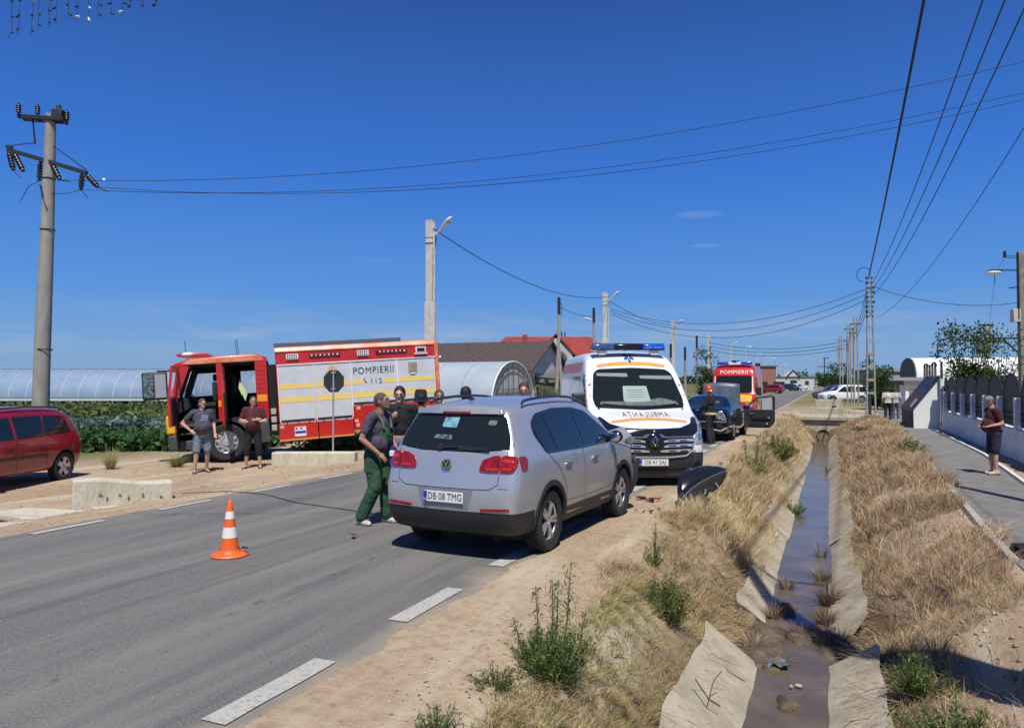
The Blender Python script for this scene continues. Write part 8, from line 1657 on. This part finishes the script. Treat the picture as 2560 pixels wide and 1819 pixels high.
SOILC = [(.40, .31, .21), (.30, .23, .155), (.46, .38, .28), (.22, .17, .12), (.5, .45, .36)]
stones('gravel', 'grit and small clods on the dusty right verge', 9000, (-2.95, -1.9), (1.5, 22), .002, .012, SOILC)
stones('gravel', 'stones and clods on the dirt area left of the road', 8000, (-17, -9.1), (4.5, 24), .004, .022, SOILC, ypow=1.)
stones('gravel', 'loose earth clods on the right bank', 3500, (.5, 1.8), (2, 14), .004, .028, SOILC[:4])
stones('road_grit', 'fine grit scattered on the asphalt', 5000, (-9.1, -2.8), (2, 16), .0015, .006, [(.3, .29, .27), (.05, .05, .05), (.4, .38, .34)], zoff=.005)
stones('gravel', 'pebbles beside the pavement', 2500, (2.9, 4.1), (8, 33), .005, .03, [(.3, .28, .25), (.12, .11, .1), (.2, .18, .15)], ypow=1)
# green weeds, each its own plant
def weed(label, x, y, h, r, n=70, cs=GREEN, seed=1, tall=None, leaf=.022, dry=.15):
    z = gz(x, y); t = thing('weed_plant', label, 'plant', (x, y, z - .03)); rs = np.random.default_rng(seed); mb = MB(); LP = []; 
    for k in range(n):
        a = rs.uniform(0, 6.28); q = rs.random() ** .6; hh = h * rs.uniform(.45, 1) * (1 - .35 * q); b = Vector((r * .35 * q * math.cos(a), r * .35 * q * math.sin(a), 0)); tip = Vector((r * q * math.cos(a) * 1.1, r * q * math.sin(a) * 1.1, hh))
        m_ = b.lerp(tip, .5) + Vector((0, 0, .06 * hh)); mb.tube([b, m_, tip], [.005, .0035, .001], 3, False)
        nl = int(16 + hh * 90)
        for i in range(nl): s = rs.uniform(.12, 1.02); p = b.lerp(m_, s * 2) if s < .5 else m_.lerp(tip, s * 2 - 1); LP.append((p.x + rs.normal(0, .012 + .02 * (1 - s)), p.y + rs.normal(0, .012 + .02 * (1 - s)), p.z + rs.normal(0, .008)))
    if tall:
        for (tx_, ty_, th) in tall:
            P = [Vector((tx_ * .3, ty_ * .3, 0)), Vector((tx_ * .8, ty_ * .8, th * .5)), Vector((tx_, ty_, th))]; mb.tube(P, [.008, .006, .002], 5)
            for i in range(int(th * 260)): s = rs.uniform(.3, 1); p = P[0].lerp(P[1], s * 2) if s < .5 else P[1].lerp(P[2], s * 2 - 1); LP.append((p.x + rs.normal(0, .02), p.y + rs.normal(0, .02), p.z))
    o = obj('stems', mb, mat('weed_stem', (.10, .11, .045), .8), t); o['kind'] = 'stuff'; LP = np.array(LP); N = len(LP)
    c = pal(cs, N, .3); dk = rs.random(N) < dry; c[dk] = np.array([.36, .32, .14]) * rs.uniform(.6, 1.1, (dk.sum(), 1)); sz = rs.uniform(leaf * .5, leaf * 1.2, N)
    l = leaves('leaves', LP, sz, c, leafm, t, up=.9, aspect=.20); l['kind'] = 'stuff'; return t
weed('tall green bushy weed with long upright spikes in the foreground', -1.72, 4.65, .42, .30, 150, seed=3, tall=[(.10, .1, .78), (-.14, .05, .60), (-.02, .18, .62), (-.26, -.05, .40), (.24, .0, .5), (.02, -.04, .68)], leaf=.020)
weed('smaller low green tuft left of the tall bushy weed', -1.93, 4.2, .20, .17, 36, seed=4, leaf=.016)
weed('ragged little weed at the bottom edge of the dusty verge', -1.95, 3.5, .22, .14, 26, seed=5, leaf=.016)
weed('rounded green bushy weed at mid left bank', -1.42, 7.0, .50, .27, 150, cs=GREEN + [(.20, .24, .06)], seed=6, leaf=.02, dry=.25)
weed('thin pale weed on the verge above the rounded weed', -1.75, 7.9, .34, .13, 26, seed=7, tall=[(.02, .02, .5)], leaf=.018)
weed('low green creeper beside the torn black bumper', -1.85, 11.0, .16, .36, 60, seed=8, cs=GREEN + OLIVE, leaf=.022)
weed('wide green shrub on the left bank beyond the torn bumper', -1.42, 22.5, .85, .62, 130, cs=GREEN + OLIVE, seed=9, leaf=.045)
weed('cluster of thin upright green weeds on the left bank', -1.55, 17.2, .62, .42, 55, cs=OLIVE + GREEN, seed=10, tall=[(.1, 0, .95), (-.2, .1, .85), (.3, .1, .8)], leaf=.03)
weed('green weed growing at the waterline on the left', -.78, 17.0, .40, .34, 70, cs=GREEN + [(.10, .15, .05)], seed=11, leaf=.028)
weed('green shrubby weed at the edge of the right bank in front', .74, 5.35, .36, .42, 190, seed=12, leaf=.022, dry=.2, tall=[(.0, .2, .46), (.1, -.1, .42)])
weed('second green weed right of the shrubby one in the foreground', .62, 6.5, .40, .24, 90, seed=13, leaf=.02, tall=[(0, 0, .5)])
weed('fresh green grass clump standing in the shallow water', -.36, 6.7, .24, .12, 40, cs=GREEN + [(.16, .22, .06)], seed=14, leaf=.02)
weed('low green weed on the right bank near the pavement', 1.95, 21.5, .5, .45, 80, cs=GREEN + OLIVE, seed=15, leaf=.035)
weed('green grass patch on the right bank close to the culvert', 1.6, 32, .25, .95, 110, cs=GREEN, seed=16, leaf=.045)
def bentgrass(label, x, y, h, r, cs, n=170, seed=1, z=None):
    zz = z if z is not None else gz(x, y); rs = np.random.default_rng(seed); a = rs.uniform(0, 6.28, n); q = rs.random(n) ** .5; P = np.stack([x + .05 * np.cos(a), y + .05 * np.sin(a), np.full(n, zz - .02)], 1); H_ = h * rs.uniform(.4, 1, n) * (1.1 - .5 * q)
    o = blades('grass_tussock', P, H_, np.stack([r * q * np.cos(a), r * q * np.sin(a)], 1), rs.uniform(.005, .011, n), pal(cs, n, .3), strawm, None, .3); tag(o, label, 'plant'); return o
DK = [(.16, .10, .09), (.22, .15, .12), (.10, .09, .05), (.30, .22, .15)]
bentgrass('dark reddish reed tussock hanging over the water from the right', -.02, 10.0, .42, .34, DK, 260, 1, zw(10)); bentgrass('thin dark reeds rising from the water farther up the ditch', -.12, 12.8, .38, .22, DK + OLIVE, 70, 2, zw(13)); bentgrass('reddish tussock in the gap of the left lining', -.75, 8.0, .24, .28, DK + REDST, 240, 3, zw(8)); bentgrass('dark reed tussock at the gap of the right lining', .06, 8.4, .30, .28, DK, 200, 4, zw(8.5)); bentgrass('brown tussock beside the water below the left slabs', -.62, 9.2, .30, .22, DK + REDST, 150, 5, zw(9)); bentgrass('bleached reed blades among the green weeds at right', .80, 7.0, .40, .22, [(.5, .42, .3), (.4, .3, .2)], 60, 6)
for k, (x_, y_, h_, r_, n_) in enumerate(((-.30, 8.6, .22, .30, 240), (-.48, 7.7, .14, .22, 160), (-.05, 9.2, .26, .26, 180), (-.10, 11.3, .34, .30, 120), (-.55, 10.6, .28, .22, 130))):
    bentgrass(('matted dark reeds lying in the middle of the ditch water', 'low reddish weed mat beside the plastic rag', 'dark reeds leaning out from the broken right lining', 'long arching dark reeds over the blue part of the water', 'olive brown tussock at the foot of the left slabs beyond the gap')[k], x_, y_, h_, r_, DK + (OLIVE if k > 2 else REDST[2:3]), n_, 30 + k, zw(y_))
bentgrass('small dark tussock at the waterline near the culvert', .0, 26, .4, .3, DK + OLIVE, 150, 7, zw(26)); bentgrass('bushy green brown tussock by the pipe mouth', -.75, 38, .6, .4, OLIVE + STRAW, 220, 8, zw(38)); bentgrass('yellow dry grass clump behind the red estate car', -16.2, 12.6, .75, .35, STRAW[:3] + OLIVE, 260, 9); bentgrass('green weed clump on the dirt behind the left block', -15.0, 13.5, .5, .45, GREEN + OLIVE, 300, 10)
# rubbish in the ditch
t = thing('plastic_rag', 'crumpled grey blue plastic rag lying in the ditch water', 'rubbish', (-.47, 7.55, zw(7.5) + .02)); rr = random.Random(3)
V = []; F = []
for i in range(7):
    for j in range(6):
        V.append((i * .032 - .10, j * .03 - .07, .02 + rr.uniform(-.02, .035)));
        if i and j: k = i * 6 + j; F.append((k - 7, k - 1, k, k - 6))
obj('rag', MB().add(V, F), mat('rag_grey', (.05, .06, .085), .5, c2=(.14, .16, .2), nscale=14), t)
t = thing('litter', 'pale crumpled litter scrap beside the plastic rag', 'rubbish', (-.27, 7.1, zw(7) + .02)); obj('scrap', MB().ell((0, 0, .01), (.035, .022, .015), nu=7, nv=5), mat('scrap_pale', (.42, .36, .28), .8), t); obj('scrap', MB().ell((-.06, -.04, .01), (.018, .02, .012), nu=6, nv=5), mat('scrap_pale', (.42, .36, .28), .8), t)
t = thing('stick', 'bare forked twig lying across the left concrete slab', 'branch', (-1.0, 6.0, -.5)); obj('twig', MB().tube([(0, 0, .0), (.12, -.1, -.1), (.2, -.05, -.16)], .006, 5).tube([(.12, -.1, -.1), (.13, .1, -.03), (.18, .2, .02)], .004, 5), mat('twig_brown', (.08, .06, .045), .9), t)
# mud islands where the lining has gone
mud = mat('ditch_mud', (.085, .062, .04), .8, c2=(.15, .115, .075), nscale=6, bump=.5, bscale=25)
for (x, y, a, b) in ((-.68, 8.2, .24, .75), (.08, 8.5, .24, .6), (-.52, 9.5, .14, .35), (-.36, 6.7, .10, .14), (-.3, 8.6, .16, .3), (-.5, 7.6, .10, .18)):
    V = MB().ell((x, y, zw(y) - .02), (a, b, .09), nu=22, nv=10); V.v = [(p[0] + .03 * math.sin(p[1] * 19), p[1] + .03 * math.sin(p[0] * 23), p[2] + .015 * math.sin(p[0] * 31 + p[1] * 17)) for p in V.v]; o = obj('mud_bank', V, mud, smooth=60, kind='structure')
# --- field crop and undergrowth at the left
def scatter_field(name, label_, n, ar, br, size, cs, hh=.35, m=leafm, rows=None, cat='crop', nl=9, z0=-.28):
    a = rng.uniform(*ar, n); b = rng.uniform(*br, n)
    if rows: b = np.round(b / rows) * rows + rng.normal(0, rows * .16, n)
    c_, s_ = math.cos(R(YAW)), math.sin(R(YAW)); X = a * c_ - b * s_; Y = a * s_ + b * c_
    P = np.repeat(np.stack([X, Y, np.full(n, z0)], 1), nl, 0); N = len(P); ph = rng.uniform(0, 6.28, N); r_ = rng.random(N) ** .5 * size * 1.6; P[:, 0] += r_ * np.cos(ph); P[:, 1] += r_ * np.sin(ph); P[:, 2] += rng.random(N) * hh
    col_ = np.repeat(pal(cs, n, .3), nl, 0) * rng.uniform(.75, 1.25, (N, 1)); o = leaves(name, P, rng.uniform(.5, 1.1, N) * size * .7, col_, m, None, up=.7, aspect=.6); o['kind'] = 'stuff'; tag(o, label_, cat); return o
CAB = [(.10, .17, .11), (.16, .24, .18), (.07, .13, .06), (.24, .30, .27)]
scatter_field('cabbage_field', 'blue green cabbage field in front of the long greenhouse', 4200, (-34, -8), (24.5, 36), .30, CAB, .40, rows=.75, nl=10)
scatter_field('leafy_crop', 'dense dark green leafy crop edge behind the red estate car', 2600, (-26, -8), (22.6, 26), .20, [(.035, .09, .03), (.05, .13, .035), (.09, .17, .06)], .50, nl=14)
scatter_field('field_plants', 'yellow green field plants farther out towards the greenhouse', 5200, (-56, -2), (36, 60), .45, [(.12, .17, .05), (.17, .20, .07), (.08, .12, .04)], .45, nl=7)
scatter_field('greenhouse_plants', 'dark vine plants inside the long greenhouse', 1500, (-60, -10), (63, 66), .5, [(.02, .04, .015), (.03, .06, .02)], 1.0, nl=9)
scatter_field('undergrowth', 'pale green weeds growing beneath and behind the fire engine', 1500, (-6.4, -1.2), (21.5, 26), .10, OLIVE + GREEN + STRAW[:1], .45, nl=12, z0=-.3)
scatter_field('far_verge_plants', 'low scrub along the far left side of the road', 1500, (8, 16), (62, 110), .4, OLIVE + GREEN, .5, nl=8, z0=0, cat='scrub')
# --- trees and shrubs
def tree(label, x, y, H, cr, trunkh, seed, n=2600, leafsz=.11, cs=None, shape=1., dens=.8, cat='tree', bare=0, name='tree'):
    rs = np.random.default_rng(seed); t = thing(name, label, cat, (x, y, gz(x, y) if x < 20 else 0)); cs = cs or [(.035, .075, .02), (.055, .11, .03), (.025, .05, .015), (.09, .14, .04)]
    tr = MB().tube([(0, 0, -.2), (.03, .02, trunkh * .6), (.0, .05, trunkh * 1.25), (.05, 0, H * .75)], [H * .022, H * .018, H * .014, H * .005], 8); tips = []
    for k in range(11 + bare):
        a = rs.uniform(0, 6.28); s = rs.uniform(.25, 1); b0 = Vector((.02, .03, trunkh * (.7 + .5 * rs.random()))); zt = trunkh + (H - trunkh) * rs.uniform(.15, 1.0 if k < 11 else 1.1); rr_ = cr * s * math.sqrt(max(.1, 1 - ((zt - (trunkh + (H - trunkh) * .45)) / ((H - trunkh) * .62)) ** 2)) if k < 11 else cr * rs.uniform(.3, .9)
        e = Vector((rr_ * math.cos(a), rr_ * math.sin(a), zt)); m_ = b0.lerp(e, .55) + Vector((0, 0, -.05 * H)); tr.tube([b0, m_, e], [H * .009, H * .006, H * .002], 5); tips += [(m_, .6), (e, 1), (b0.lerp(m_, .7), .5)]
    o = obj('trunk', tr, mat('bark', (.09, .07, .05), .9, noise=.25, nscale=8), t, smooth=50); P = []
    for k in range(n):
        c, w_ = tips[rs.integers(len(tips))]; q = rs.normal(0, 1, 3); q *= cr * .22 / dens * .8 * w_ * rs.random() ** .4 / max(.4, np.linalg.norm(q)) * 1.6; p = (c.x + q[0], c.y + q[1], c.z + q[2] * shape)
        if p[2] > trunkh * .5: P.append(p)
    P = np.array(P); o = leaves('crown', P, rs.uniform(.5, 1.2, len(P)) * leafsz, pal(cs, len(P), .35), crownm, t, up=.4, aspect=.55); o['kind'] = 'stuff'; return t
P_ = site(18.9, 30.5); tree('sparse green tree with long bare shoots behind the garden fence', P_[0] + .3, P_[1] + .3, 3.9, 1.3, 1.0, 1, 7500, .075, dens=.6, bare=9)
P_ = site(20.6, 31.5); tree('thinner branchy tree right of the sparse green tree, behind the fence', P_[0] + .3, P_[1], 3.7, 1.2, 1.2, 2, 2200, .07, dens=.6, bare=9)
P_ = site(25.2, 50.5); tree('dense green bush right behind the ladder shaped pole', P_[0], P_[1], 3.0, 1.35, .3, 3, 5200, .10, dens=.62, cs=[(.045, .10, .02), (.07, .14, .03), (.03, .06, .015)], name='bush', cat='bush')
P_ = site(23.8, 47.5); tree('low rounded dark shrub beside the base of the ladder shaped pole', P_[0] + .6, P_[1] + 3, 1.9, .9, .2, 13, 3200, .08, dens=.6, name='bush', cat='bush')
P_ = site(50, 112); tree('round green tree just left of the pole cluster', P_[0], P_[1], 4.3, 2.1, .8, 4, 3600, .2, dens=.62)
P_ = site(19.3, 71); tree('small tree with spiky crown left of the red fire van', P_[0], P_[1], 5.2, 1.6, 1.4, 5, 3000, .12, dens=.6, cs=[(.07, .09, .035), (.10, .12, .045), (.05, .06, .025)])
P_ = site(17.2, 66); tree('low leafy shrub beneath the spiky small tree', P_[0], P_[1], 3.4, .9, .4, 6, 1300, .10, dens=.6, name='bush', cat='bush')
P_ = site(14.2, 74); tree('small round dark tree seen between ambulance and fire van', P_[0], P_[1], 2.6, .9, .6, 7, 1300, .10, dens=.6)
P_ = site(45.5, 92); tree('dark tree in front of the white shed end wall', P_[0] + 2.6, P_[1], 3.6, 1.7, .6, 8, 2600, .14, dens=.62)
P_ = site(1.9, 44.0); tree('small green bush at the foot of the tunnel greenhouse', P_[0] - 0, P_[1], 1.7, .9, .2, 9, 1800, .08, dens=.62, cs=[(.07, .14, .03), (.10, .18, .05)], name='bush', cat='bush')
P_ = site(3.0, 44.5); tree('second small green bush near the tunnel greenhouse, left of the ambulance', P_[0], P_[1], 1.4, .9, .2, 10, 1500, .08, dens=.62, cs=[(.07, .14, .03), (.10, .18, .05)], name='bush', cat='bush')
for k, (a, b, H_) in enumerate(((100, 250, 5), (128, 300, 6), (140, 330, 6), (92, 260, 4), (104, 270, 4))):
    P_ = site(a, b); tree('distant green tree at the far end of the road, number %d from the left' % (k + 1) if False else ['squat distant tree left of the far shed', 'broad distant tree before the far shed', 'taller distant tree at the end of the road', 'lowest distant tree beside the far lamp posts', 'second low distant tree beside the far lamp posts'][k], P_[0], P_[1], H_, 4, 1, 20 + k, 700, .55, dens=.62)
def treeline(name, label_, a0, a1, b, h, n=9000):
    a = rng.uniform(a0, a1, n); c_, s_ = math.cos(R(YAW)), math.sin(R(YAW)); bb = b + rng.uniform(-8, 8, n); hh = h * (.55 + .45 * tnoise(a, a * 0, .06, 2.)); P = np.stack([a * c_ - bb * s_, a * s_ + bb * c_, rng.random(n) * hh], 1); o = leaves(name, P, rng.uniform(1, 2.6, n), pal([(.05, .08, .035), (.07, .10, .045), (.09, .12, .06)], n, .2), crownm, None, up=.5, aspect=.7); o['kind'] = 'stuff'; tag(o, label_, 'woodland')
treeline('far_woodland', 'low distant line of trees along the horizon', -700, 900, 900, 9, 16000)
